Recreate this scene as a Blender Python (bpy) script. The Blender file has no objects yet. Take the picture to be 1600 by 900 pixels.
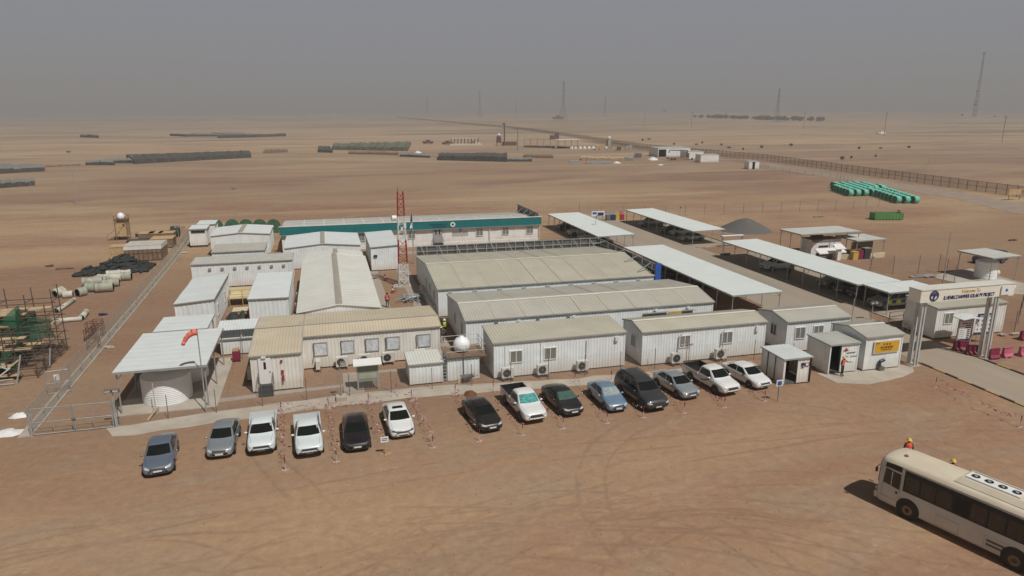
import bpy, bmesh, math, random
from mathutils import Vector, Matrix, noise
random.seed(11)
D = bpy.data
SC = bpy.context.scene
COL = SC.collection
R = math.radians
# ------------------------------------------------------------------ camera
cd = D.cameras.new('camera'); cam = D.objects.new('camera', cd); COL.objects.link(cam)
cam.location = (0, 0, 21.5)
cam.rotation_euler = (R(90 - 14.2856), 0, R(-15.0662))
cd.sensor_width = 36.0; cd.lens = 24.3; cd.clip_start = 0.5; cd.clip_end = 40000
SC.camera = cam
# ------------------------------------------------------------------ sun and sky
SUN = Vector((0.28, -0.62, 1.0)).normalized()
el = math.asin(SUN.z); az = math.atan2(SUN.x, SUN.y)
sl = D.lights.new('sun', 'SUN'); sl.energy = 3.6; sl.angle = R(0.7); sl.color = (1.0, 0.965, 0.915)
so = D.objects.new('sun', sl); COL.objects.link(so); so.location = (0, 0, 100)
so.rotation_euler = SUN.to_track_quat('Z', 'Y').to_euler()
W = D.worlds.new('World'); SC.world = W; W.use_nodes = True
nt = W.node_tree; nt.nodes.clear()
wo = nt.nodes.new('ShaderNodeOutputWorld'); bg = nt.nodes.new('ShaderNodeBackground')
sky = nt.nodes.new('ShaderNodeTexSky'); sky.sky_type = 'NISHITA'; sky.sun_disc = False
sky.sun_elevation = el; sky.sun_rotation = az; sky.altitude = 0; sky.air_density = 1.0; sky.dust_density = 10.0; sky.ozone_density = 1.0
hs = nt.nodes.new('ShaderNodeHueSaturation'); hs.inputs['Saturation'].default_value = 0.22; hs.inputs['Value'].default_value = 1.0
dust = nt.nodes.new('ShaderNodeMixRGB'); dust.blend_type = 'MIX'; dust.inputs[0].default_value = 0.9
# airborne dust: a grey veil, its colour dimmed above the view to weaken ambient fill
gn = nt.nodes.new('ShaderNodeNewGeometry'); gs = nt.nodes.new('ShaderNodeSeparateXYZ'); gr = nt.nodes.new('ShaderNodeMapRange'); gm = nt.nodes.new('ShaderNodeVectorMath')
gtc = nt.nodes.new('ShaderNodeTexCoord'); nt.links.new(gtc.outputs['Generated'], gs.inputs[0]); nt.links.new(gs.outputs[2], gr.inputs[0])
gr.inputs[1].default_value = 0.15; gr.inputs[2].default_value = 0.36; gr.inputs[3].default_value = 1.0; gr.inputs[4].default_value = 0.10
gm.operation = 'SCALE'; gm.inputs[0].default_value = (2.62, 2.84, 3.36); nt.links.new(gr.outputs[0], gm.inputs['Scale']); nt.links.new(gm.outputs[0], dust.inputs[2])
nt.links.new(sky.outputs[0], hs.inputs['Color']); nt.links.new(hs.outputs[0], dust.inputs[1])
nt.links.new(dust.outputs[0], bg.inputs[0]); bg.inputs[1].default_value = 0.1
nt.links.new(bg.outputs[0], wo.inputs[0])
SC.view_settings.view_transform = 'Standard'; SC.view_settings.look = 'None'
SC.view_settings.exposure = 0.0; SC.view_settings.gamma = 1.0; SC.view_settings.use_curve_mapping = False
SC.cycles.volume_bounces = 0; SC.cycles.max_bounces = 6; SC.cycles.transparent_max_bounces = 24
SC.cycles.volume_step_rate = 5.0

# ------------------------------------------------------------------ terrain height
FW = Vector((math.sin(R(15.066)), math.cos(R(15.066)), 0)); RT = Vector((FW.y, -FW.x, 0))
def gz(x, y):
    f = x*FW.x + y*FW.y; l = x*RT.x + y*RT.y
    if f < 200: return 0.0
    t = min(1.0, (f-200)/800.0); s = t*t*(3-2*t)
    l = max(-6000, min(6000, l))
    h = 0.0055*l*s
    if f > 1000: q = min(1.0, (f-1000)/2600.0); h += 15.0*q*q*(3-2*q)
    if f > 320:
        n = noise.noise(Vector((x/420., y/420., 1.3)))*1.6 + noise.noise(Vector((x/1500., y/1500., 4.3)))*5.0
        h += n*min(1, (f-320)/900.)*s
    return h

# ------------------------------------------------------------------ materials
def mat(name, col, rough=0.6, metal=0.0, var=0.12, scale=1.2, bump=0.0, bscale=20., dirt=0.0, dirtcol=(0.42,0.31,0.2), spec=0.5, coat=0.0, sx=(1,1,1)):
    m = D.materials.new(name); m.use_nodes = True
    t = m.node_tree; b = t.nodes['Principled BSDF']
    b.inputs['Roughness'].default_value = rough; b.inputs['Metallic'].default_value = metal
    b.inputs['Specular IOR Level'].default_value = spec
    if coat: b.inputs['Coat Weight'].default_value = coat; b.inputs['Coat Roughness'].default_value = 0.06
    geo = t.nodes.new('ShaderNodeNewGeometry')
    mp = t.nodes.new('ShaderNodeVectorMath'); mp.operation = 'MULTIPLY'; mp.inputs[1].default_value = sx
    t.links.new(geo.outputs['Position'], mp.inputs[0])
    n1 = t.nodes.new('ShaderNodeTexNoise'); n1.inputs['Scale'].default_value = scale; n1.inputs['Detail'].default_value = 5
    t.links.new(mp.outputs[0], n1.inputs['Vector'])
    rp = t.nodes.new('ShaderNodeMapRange'); rp.inputs[1].default_value = 0.3; rp.inputs[2].default_value = 0.7
    rp.inputs[3].default_value = 1-var; rp.inputs[4].default_value = 1+var*0.4
    t.links.new(n1.outputs[0], rp.inputs[0])
    vm = t.nodes.new('ShaderNodeVectorMath'); vm.operation = 'SCALE'; vm.inputs[0].default_value = col[:3]
    t.links.new(rp.outputs[0], vm.inputs['Scale'])
    out = vm.outputs[0]
    if dirt > 0:
        n2 = t.nodes.new('ShaderNodeTexNoise'); n2.inputs['Scale'].default_value = scale*0.35; n2.inputs['Detail'].default_value = 7; n2.inputs['Roughness'].default_value = 0.65
        t.links.new(mp.outputs[0], n2.inputs['Vector'])
        r2 = t.nodes.new('ShaderNodeMapRange'); r2.inputs[1].default_value = 0.35; r2.inputs[2].default_value = 0.75; r2.inputs[3].default_value = 0; r2.inputs[4].default_value = dirt
        t.links.new(n2.outputs[0], r2.inputs[0])
        mx = t.nodes.new('ShaderNodeMixRGB'); mx.inputs[2].default_value = (*dirtcol, 1)
        t.links.new(r2.outputs[0], mx.inputs[0]); t.links.new(out, mx.inputs[1]); out = mx.outputs[0]
    t.links.new(out, b.inputs['Base Color'])
    if bump > 0:
        n3 = t.nodes.new('ShaderNodeTexNoise'); n3.inputs['Scale'].default_value = bscale; n3.inputs['Detail'].default_value = 3
        t.links.new(mp.outputs[0], n3.inputs['Vector'])
        bp = t.nodes.new('ShaderNodeBump'); bp.inputs['Strength'].default_value = bump; bp.inputs['Distance'].default_value = 0.05
        t.links.new(n3.outputs[0], bp.inputs['Height']); t.links.new(bp.outputs[0], b.inputs['Normal'])
    return m
def wallmat(name, col, foot=(0.5,0.4,0.3), footh=0.7, amt=0.5, rough=0.5, **k):
    """painted sheet with wind-blown sand stuck to its lowest half metre"""
    m = mat(name, col, rough, var=0.10, scale=0.9, dirt=0.12, **k); t = m.node_tree
    b = t.nodes['Principled BSDF']; src = b.inputs['Base Color'].links[0].from_socket
    tc = t.nodes.new('ShaderNodeNewGeometry'); sp = t.nodes.new('ShaderNodeSeparateXYZ'); t.links.new(tc.outputs['Position'], sp.inputs[0])
    n = t.nodes.new('ShaderNodeTexNoise'); n.inputs['Scale'].default_value = 1.7
    a = t.nodes.new('ShaderNodeMath'); a.operation = 'MULTIPLY_ADD'; a.inputs[1].default_value = -0.9
    t.links.new(n.outputs[0], a.inputs[0]); t.links.new(sp.outputs[2], a.inputs[2])
    r = t.nodes.new('ShaderNodeMapRange'); r.inputs[1].default_value = -0.4; r.inputs[2].default_value = footh; r.inputs[3].default_value = amt; r.inputs[4].default_value = 0
    t.links.new(a.outputs[0], r.inputs[0])
    mx = t.nodes.new('ShaderNodeMixRGB'); mx.inputs[2].default_value = (*foot, 1)
    t.links.new(r.outputs[0], mx.inputs[0]); t.links.new(src, mx.inputs[1])
    # rain and rust runs down the sheets, sheet-to-sheet tone differences
    v = t.nodes.new('ShaderNodeVectorMath'); v.operation = 'MULTIPLY'; v.inputs[1].default_value = (3.2,3.2,0.22); t.links.new(tc.outputs['Position'], v.inputs[0])
    n4 = t.nodes.new('ShaderNodeTexNoise'); n4.inputs['Scale'].default_value = 1.4; n4.inputs['Detail'].default_value = 5; t.links.new(v.outputs[0], n4.inputs['Vector'])
    r4 = t.nodes.new('ShaderNodeMapRange'); r4.inputs[1].default_value = 0.52; r4.inputs[2].default_value = 0.78; r4.inputs[3].default_value = 0; r4.inputs[4].default_value = 0.36; t.links.new(n4.outputs[0], r4.inputs[0])
    m4 = t.nodes.new('ShaderNodeMixRGB'); m4.inputs[2].default_value = (0.47,0.41,0.33,1); t.links.new(r4.outputs[0], m4.inputs[0]); t.links.new(mx.outputs[0], m4.inputs[1]); t.links.new(m4.outputs[0], b.inputs['Base Color'])
    return m
M = {}
M['wall_blue'] = wallmat('pale blue cladding', (0.79,0.84,0.85))
M['wall_white'] = wallmat('white cladding', (0.81,0.82,0.80))
M['wall_cream'] = wallmat('dusty cream cladding', (0.78,0.765,0.71), amt=0.5)
M['wall_grey'] = wallmat('grey cladding', (0.50,0.53,0.54))
M['roof_tan'] = mat('dusty tan roof sheet', (0.50,0.475,0.385), 0.75, var=0.10, scale=0.5, dirt=0.4, dirtcol=(0.40,0.36,0.275))
M['roof_sand'] = mat('sand-stained ribbed roof', (0.57,0.50,0.375), 0.75, var=0.10, scale=0.5, dirt=0.4, dirtcol=(0.45,0.37,0.26))
M['roof_grey'] = mat('dusty grey roof sheet', (0.47,0.46,0.405), 0.75, var=0.10, scale=0.5, dirt=0.4, dirtcol=(0.42,0.37,0.28))
M['roof_white'] = mat('clean white roof sheet', (0.70,0.74,0.735), 0.45, var=0.06, scale=0.6, dirt=0.10)
M['roof_cream'] = mat('cream white roof sheet', (0.68,0.685,0.63), 0.55, var=0.06, scale=0.5, dirt=0.18)
M['roof_pale'] = mat('weathered pale roof sheet', (0.50,0.51,0.47), 0.7, var=0.12, scale=0.9, dirt=0.3, dirtcol=(0.42,0.37,0.3))
M['carport'] = mat('white carport sheet', (0.635,0.68,0.655), 0.5, var=0.05, scale=0.4, dirt=0.06)
M['trim'] = mat('grey trim', (0.33,0.33,0.31), 0.6)
M['trim_white'] = mat('white trim', (0.74,0.74,0.71), 0.5, dirt=0.15)
M['cap'] = mat('ridge cap', (0.70,0.67,0.58), 0.6, dirt=0.2)
M['seam'] = mat('roof lap strip', (0.50,0.43,0.35), 0.7)
M['strip'] = mat('grey brown lap strip', (0.36,0.33,0.27), 0.8)
M['glass'] = mat('window glass', (0.05,0.055,0.06), 0.15, var=0.3, scale=3, spec=0.6)
M['curtain'] = mat('curtained window', (0.22,0.22,0.20), 0.35, var=0.35, scale=6, sx=(3,1,0.2))
M['foil'] = mat('silver foil board', (0.66,0.70,0.73), 0.35, metal=0.1, var=0.25, scale=3, bump=0.5, bscale=5)
M['black'] = mat('black', (0.012,0.012,0.013), 0.6)
M['dark'] = mat('dark interior', (0.008,0.007,0.006), 1.0, spec=0.0)  # unlit interiors painted near-black: shed backs, doorways, pipe bores
M['track'] = mat('sandy track', (0.325,0.255,0.195), 0.95, var=0.2, scale=0.4)
M['drumbank'] = mat('grey green drum bank', (0.17,0.18,0.13), 0.85, var=0.5, scale=0.35)
M['steel'] = mat('galvanised steel', (0.40,0.41,0.41), 0.5, metal=0.3, var=0.2)
M['steel_dark'] = mat('dark steel', (0.14,0.135,0.13), 0.6, metal=0.2, var=0.2)
M['rust'] = mat('rusty steel', (0.14,0.075,0.055), 0.85, var=0.35, scale=3)
M['concrete'] = mat('concrete', (0.46,0.42,0.355), 0.9, var=0.2, scale=0.7, bump=0.3, dirt=0.55, dirtcol=(0.40,0.29,0.20))
M['kerb'] = mat('kerb concrete', (0.42,0.33,0.235), 0.9, var=0.25, scale=2)
M['paving'] = mat('grey brick paving', (0.36,0.31,0.265), 0.9, var=0.2, scale=4, dirt=0.3)
M['asphalt'] = mat('dusty road', (0.335,0.285,0.225), 0.9, var=0.14, scale=0.35, bump=0.15, dirt=0.75, dirtcol=(0.37,0.285,0.21), sx=(1.6,0.25,1))
M['yellow'] = mat('yellow paint', (0.56,0.38,0.07), 0.6, dirt=0.3)
M['kerbyellow'] = mat('worn yellow kerb paint', (0.47,0.32,0.09), 0.8, var=0.3, scale=3, dirt=0.5)
M['kerbblack'] = mat('black paint', (0.06,0.05,0.045), 0.7, dirt=0.15)
M['teal'] = mat('teal fascia', (0.010,0.165,0.175), 0.4, var=0.08)
M['tealgreen'] = mat('mint green coating', (0.13,0.55,0.43), 0.55, var=0.18, scale=2, dirt=0.25)
M['green'] = mat('green paint', (0.07,0.26,0.07), 0.6, dirt=0.15)
M['steel_light'] = mat('pale galvanised steel', (0.55,0.56,0.56), 0.5, metal=0.15, var=0.15)
M['scaf'] = mat('scaffold tube', (0.10,0.08,0.065), 0.8, var=0.4, scale=3)
M['drumgreen'] = mat('dark green drum', (0.05,0.15,0.075), 0.7, var=0.3)
M['net'] = mat('green debris net', (0.04,0.16,0.09), 0.9, var=0.4, scale=4)
M['wood'] = mat('plywood', (0.52,0.36,0.19), 0.85, var=0.25, scale=3)
M['wood_dark'] = mat('weathered timber', (0.25,0.165,0.10), 0.9, var=0.35, scale=3)
M['plank'] = mat('scaffold plank', (0.55,0.40,0.24), 0.85, var=0.25, scale=3)
M['pipe_white'] = mat('dusty white pipe', (0.56,0.54,0.47), 0.7, var=0.2, dirt=0.3)
M['pipe_grey'] = mat('grey green pipe', (0.36,0.38,0.31), 0.7, var=0.25, dirt=0.3)
M['charcoal'] = mat('black membrane rolls', (0.03,0.036,0.033), 0.8, var=0.5, scale=5)
M['gravel'] = mat('dark gravel', (0.135,0.13,0.125), 0.95, var=0.3, scale=9, bump=1.0, bscale=14)
M['far_dark'] = mat('far dark steel', (0.085,0.08,0.07), 0.8, var=0.4, scale=0.6)
M['far_grey'] = mat('far grey sheet', (0.23,0.225,0.20), 0.8, var=0.25, scale=0.3)
M['tarp'] = mat('white tarpaulin', (0.72,0.72,0.70), 0.6, var=0.12)
M['tank'] = mat('white tank plastic', (0.83,0.85,0.86), 0.45, var=0.06, dirt=0.1)
M['plastic_white'] = mat('off-white casing', (0.66,0.65,0.60), 0.5, dirt=0.3)
M['red'] = mat('red paint', (0.34,0.035,0.04), 0.5)
M['maroon'] = mat('maroon plastic', (0.22,0.018,0.05), 0.6, var=0.2)
M['pink'] = mat('faded pink plastic', (0.52,0.13,0.20), 0.65, var=0.2)
M['orange'] = mat('windsock cloth', (0.88,0.22,0.16), 0.8)
M['hivis_o'] = mat('orange hi-vis', (0.80,0.10,0.06), 0.7)
M['hivis_y'] = mat('yellow hi-vis', (0.60,0.68,0.05), 0.7)
M['reflect'] = mat('reflective tape', (0.7,0.7,0.68), 0.4)
M['hat_y'] = mat('yellow helmet', (0.75,0.50,0.06), 0.4)
M['hat_g'] = mat('lime helmet', (0.62,0.75,0.05), 0.4)
M['hat_w'] = mat('white helmet', (0.75,0.75,0.73), 0.4)
M['skin'] = mat('skin', (0.20,0.10,0.06), 0.6)
M['cloth_dark'] = mat('dark work clothes', (0.03,0.032,0.045), 0.9)
M['cloth_grey'] = mat('grey work clothes', (0.14,0.14,0.15), 0.9)
M['board_green'] = mat('grey green board', (0.22,0.25,0.19), 0.7)
M['navy'] = mat('navy print', (0.02,0.035,0.13), 0.5)
M['blue'] = mat('blue sign', (0.02,0.10,0.42), 0.5)
M['signyellow'] = mat('yellow orange sign', (0.62,0.36,0.03), 0.5, var=0.06)
M['brownprint'] = mat('brown print', (0.22,0.09,0.02), 0.6)
M['goldprint'] = mat('gold lettering', (0.62,0.42,0.10), 0.5)
M['signwhite'] = mat('white sign', (0.76,0.76,0.74), 0.5, var=0.05)
M['portal'] = mat('cream portal cladding', (0.80,0.77,0.68), 0.55, var=0.06, dirt=0.18)
M['beige'] = mat('beige render', (0.62,0.54,0.36), 0.8)
M['olive'] = mat('olive brown panel', (0.19,0.145,0.065), 0.8)
M['grille'] = mat('dark grille', (0.04,0.04,0.042), 0.5)
M['tyre'] = mat('tyre', (0.025,0.023,0.021), 0.9, dirt=0.4, dirtcol=(0.16,0.11,0.07))
M['rim'] = mat('wheel rim', (0.35,0.35,0.35), 0.4, metal=0.6)
M['carglass'] = mat('car glass', (0.010,0.012,0.011), 0.08, var=0.1, spec=0.28)
M['shade_silver'] = mat('silver sunshade', (0.42,0.50,0.48), 0.25, metal=0.25, var=0.35, scale=6)
M['shade_cyan'] = mat('cyan sunshade', (0.14,0.48,0.46), 0.18, metal=0.3, var=0.55, scale=6)
M['shade_green'] = mat('green grey sunshade', (0.07,0.13,0.11), 0.2, var=0.3, scale=5)
M['chrome'] = mat('chrome', (0.6,0.6,0.6), 0.15, metal=0.9, var=0.05)
M['lens'] = mat('headlamp lens', (0.50,0.52,0.54), 0.08, var=0.2, scale=8, spec=0.8)
M['plate'] = mat('number plate', (0.72,0.72,0.70), 0.5)
M['bus'] = mat('dusty white bus paint', (0.60,0.59,0.565), 0.4, var=0.10, scale=0.7, dirt=0.2)
M['busroof'] = mat('sand-stained bus roof', (0.68,0.62,0.50), 0.6, var=0.10, scale=0.9, dirt=0.5, dirtcol=(0.60,0.46,0.29))
M['busglass'] = mat('brown tinted bus glass', (0.045,0.035,0.026), 0.12, var=0.5, scale=2.5, sx=(2,2,0.3))
M['bush'] = mat('grey green bush', (0.095,0.085,0.055), 0.95, var=0.5, scale=2)
M['bark'] = mat('bark', (0.10,0.075,0.055), 0.95)
M['pylon'] = mat('pylon steel', (0.20,0.20,0.195), 0.7)
M['debris'] = mat('debris', (0.30,0.28,0.25), 0.9, var=0.5, scale=6)
M['tape_red'] = mat('red barrier tape', (0.36,0.06,0.07), 0.7)
M['tape_white'] = mat('white barrier tape', (0.56,0.42,0.41), 0.7)
M['soil'] = mat('brown soil', (0.16,0.075,0.035), 0.95, bump=0.6)
M['mastred'] = mat('mast red', (0.33,0.03,0.035), 0.6)
M['mastwhite'] = mat('mast white', (0.66,0.65,0.62), 0.6, var=0.1)
for k, c, mt in [('p_slate',(0.20,0.25,0.33),.5),('p_silver',(0.36,0.40,0.43),.5),('p_white',(0.74,0.75,0.74),0),('p_white2',(0.66,0.72,0.73),0),
                 ('p_black',(0.010,0.010,0.012),.1),('p_black2',(0.018,0.018,0.021),.1),('p_navy',(0.03,0.045,0.08),.3),('p_bedshade',(0.55,0.58,0.58),0),('p_blue',(0.25,0.38,0.53),.45),('p_charcoal',(0.055,0.057,0.064),.35),('p_silver2',(0.42,0.47,0.50),.5),('p_greysedan',(0.30,0.29,0.27),.2)]:
    M[k] = mat('car paint '+k, c, 0.28, metal=mt, var=0.04, scale=2, coat=0.5, dirt=0.10, dirtcol=(0.30,0.22,0.15))
def wiremat(name, col, alpha, pitch=None):
    m = D.materials.new(name); m.use_nodes = True; t = m.node_tree; t.nodes.clear()
    o = t.nodes.new('ShaderNodeOutputMaterial'); mx = t.nodes.new('ShaderNodeMixShader'); tr = t.nodes.new('ShaderNodeBsdfTransparent'); df = t.nodes.new('ShaderNodeBsdfDiffuse')
    df.inputs[0].default_value = (*col, 1); mx.inputs[0].default_value = alpha
    t.links.new(tr.outputs[0], mx.inputs[1]); t.links.new(df.outputs[0], mx.inputs[2]); t.links.new(mx.outputs[0], o.inputs[0]); return m
M['wire'] = wiremat('chain link wire', (0.34,0.34,0.33), 0.10)
M['wire_dense'] = wiremat('dusty dense chain link', (0.50,0.47,0.41), 0.42)
M['wire_far'] = wiremat('security mesh', (0.18,0.145,0.12), 0.36)
M['net_alpha'] = wiremat('green debris netting', (0.03,0.13,0.075), 0.80)

# ------------------------------------------------------------------ mesh helpers
class MB:
    def __init__(s, o=(0,0,0)): s.v = []; s.f = []; s.m = []; s.o = Vector(o); s.cur = 0; s.sm = []; s.smooth = False
    def add(s, vs, fs):
        b = len(s.v); s.v += [Vector(p) for p in vs]
        for f in fs: s.f.append([b+i for i in f]); s.m.append(s.cur); s.sm.append(s.smooth)
    def quad(s, *p): s.add(p, [list(range(len(p)))])
    def box(s, x0, y0, z0, x1, y1, z1):
        s.add([(x0,y0,z0),(x1,y0,z0),(x1,y1,z0),(x0,y1,z0),(x0,y0,z1),(x1,y0,z1),(x1,y1,z1),(x0,y1,z1)],
              [(0,3,2,1),(4,5,6,7),(0,1,5,4),(1,2,6,5),(2,3,7,6),(3,0,4,7)])
    def obox(s, c, d, rz=0, rx=0, ry=0):
        Rm = Matrix.Rotation(rz,3,'Z') @ Matrix.Rotation(ry,3,'Y') @ Matrix.Rotation(rx,3,'X'); c = Vector(c)
        vs = [c + Rm @ Vector((sx*d[0]/2, sy*d[1]/2, sz*d[2]/2)) for sz in (-1,1) for sx,sy in ((-1,-1),(1,-1),(1,1),(-1,1))]
        s.add(vs, [(0,3,2,1),(4,5,6,7),(0,1,5,4),(1,2,6,5),(2,3,7,6),(3,0,4,7)])
    def beam(s, a, b, w, h=None):
        a = Vector(a); b = Vector(b); h = h or w; d = (b-a); L = d.length
        if L < 1e-6: return
        d /= L; up = Vector((0,0,1)) if abs(d.z) < 0.95 else Vector((0,1,0)); x = d.cross(up).normalized(); y = x.cross(d)
        vs = [p + x*sx*w/2 + y*sy*h/2 for p in (a,b) for sx,sy in ((-1,-1),(1,-1),(1,1),(-1,1))]
        s.add(vs, [(0,3,2,1),(4,5,6,7),(0,1,5,4),(1,2,6,5),(2,3,7,6),(3,0,4,7)])
    def tube(s, a, b, r, n=6, r2=None, caps=True):
        a = Vector(a); b = Vector(b); r2 = r if r2 is None else r2; d = (b-a).normalized(); up = Vector((0,0,1)) if abs(d.z) < 0.95 else Vector((0,1,0))
        x = d.cross(up).normalized(); y = x.cross(d); vs = []
        for p, rr in ((a,r),(b,r2)):
            for i in range(n): t = 2*math.pi*i/n; vs.append(p + x*math.cos(t)*rr + y*math.sin(t)*rr)
        fs = [(i, (i+1)%n, n+(i+1)%n, n+i) for i in range(n)]
        if caps: fs += [tuple(range(n))[::-1], tuple(range(n, 2*n))]
        s.add(vs, fs)
    def lathe(s, prof, c, n=20, axis='Z'):
        c = Vector(c); vs = []; fs = []
        for r, z in prof:
            for i in range(n):
                t = 2*math.pi*i/n; p = Vector((r*math.cos(t), r*math.sin(t), z))
                if axis == 'X': p = Vector((p.z, p.x, p.y))
                if axis == 'Y': p = Vector((p.x, p.z, p.y))
                vs.append(c+p)
        for k in range(len(prof)-1):
            for i in range(n): fs.append((k*n+i, k*n+(i+1)%n, (k+1)*n+(i+1)%n, (k+1)*n+i))
        ring = len(prof) == 4 and prof[0][1] == prof[3][1] and prof[0][0] != prof[3][0] and prof[1][1] == prof[2][1]      # a flat ring stays open in the middle
        if not ring: fs.append(tuple(range(n))[::-1]); fs.append(tuple(range((len(prof)-1)*n, len(prof)*n)))
        s.add(vs, fs)
    def poly(s, pts, z0, z1):
        n = len(pts); vs = [(p[0],p[1],z0) for p in pts] + [(p[0],p[1],z1) for p in pts]
        s.add(vs, [tuple(range(n))[::-1], tuple(range(n,2*n))] + [(i,(i+1)%n,n+(i+1)%n,n+i) for i in range(n)])
    def corr(s, a0, a1, b0, b1, pitch=0.25, depth=0.035, nrm=(0,-1,0)):
        """ribbed sheet: ribs run from edge a to edge b"""
        a0,a1,b0,b1 = map(Vector,(a0,a1,b0,b1)); nrm = Vector(nrm); L = max((a1-a0).length,(b1-b0).length); n = max(1, round(L/pitch)); ts = []
        for i in range(n):
            for fr, off in ((0,0),(0.5,0),(0.62,1),(0.88,1)): ts.append(((i+fr)/n, off))
        ts.append((1,0)); vs = []
        for t, o in ts: vs += [a0.lerp(a1,t)+nrm*o*depth, b0.lerp(b1,t)+nrm*o*depth]
        s.add(vs, [(2*i,2*i+2,2*i+3,2*i+1) for i in range(len(ts)-1)])
    def build(s, name, mats, parent=None, org=None, mods=None):
        if isinstance(mats, str): mats = [mats]
        o = Vector(org) if org is not None else s.o
        me = D.meshes.new(name); me.from_pydata([p-o for p in s.v], [], s.f); me.update()
        for k in mats: me.materials.append(M[k] if isinstance(k, str) else k)
        me.polygons.foreach_set('material_index', s.m); me.polygons.foreach_set('use_smooth', s.sm)
        ob = D.objects.new(name, me); COL.objects.link(ob)
        if parent is not None: ob.parent = parent
        else: ob.location = o
        return ob
def tag(o, label, cat, group=None, kind=None):
    if kind: o['kind'] = kind
    if kind == 'structure': return o
    o['label'] = label; o['category'] = cat
    if group: o['group'] = group
    return o
def thing(name, label, cat, loc=(0,0,0), rz=0, group=None):
    o = D.objects.new(name, None); COL.objects.link(o); o.location = loc; o.rotation_euler = (0,0,rz); o.empty_display_size = 0.5
    return tag(o, label, cat, group)
def copy_tree(o, parent=None):
    c = o.copy(); COL.objects.link(c); c.parent = parent
    for ch in o.children: copy_tree(ch, c)
    return c
def dup(o, loc, rz=None, label=None, group=None):
    c = copy_tree(o); c.location = loc
    if rz is not None: c.rotation_euler = (0,0,rz)
    if label: c['label'] = label
    if group: c['group'] = group
    return c
def struct(name, mb, mats, smooth=False):
    o = mb.build(name, mats, org=(0,0,0)); o['kind'] = 'structure'; return o
def text_mesh(parent, txt, size, loc, m, rx=math.pi/2, rz=0, align='CENTER', shear=0, name='lettering', depth=0.01, xs=1.0):
    cu = D.curves.new('txt', 'FONT'); cu.body = txt; cu.size = size; cu.align_x = align; cu.align_y = 'CENTER'; cu.extrude = depth; cu.shear = shear; cu.resolution_u = 2
    t = D.objects.new('t', cu); me = D.meshes.new_from_object(t); D.objects.remove(t); D.curves.remove(cu)
    me.transform(Matrix.Diagonal((xs,1,1,1))); me.materials.clear(); me.materials.append(M[m]); me.name = name
    o = D.objects.new(name, me); COL.objects.link(o); o.parent = parent; o.location = loc; o.rotation_euler = (rx,0,rz); return o

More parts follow.
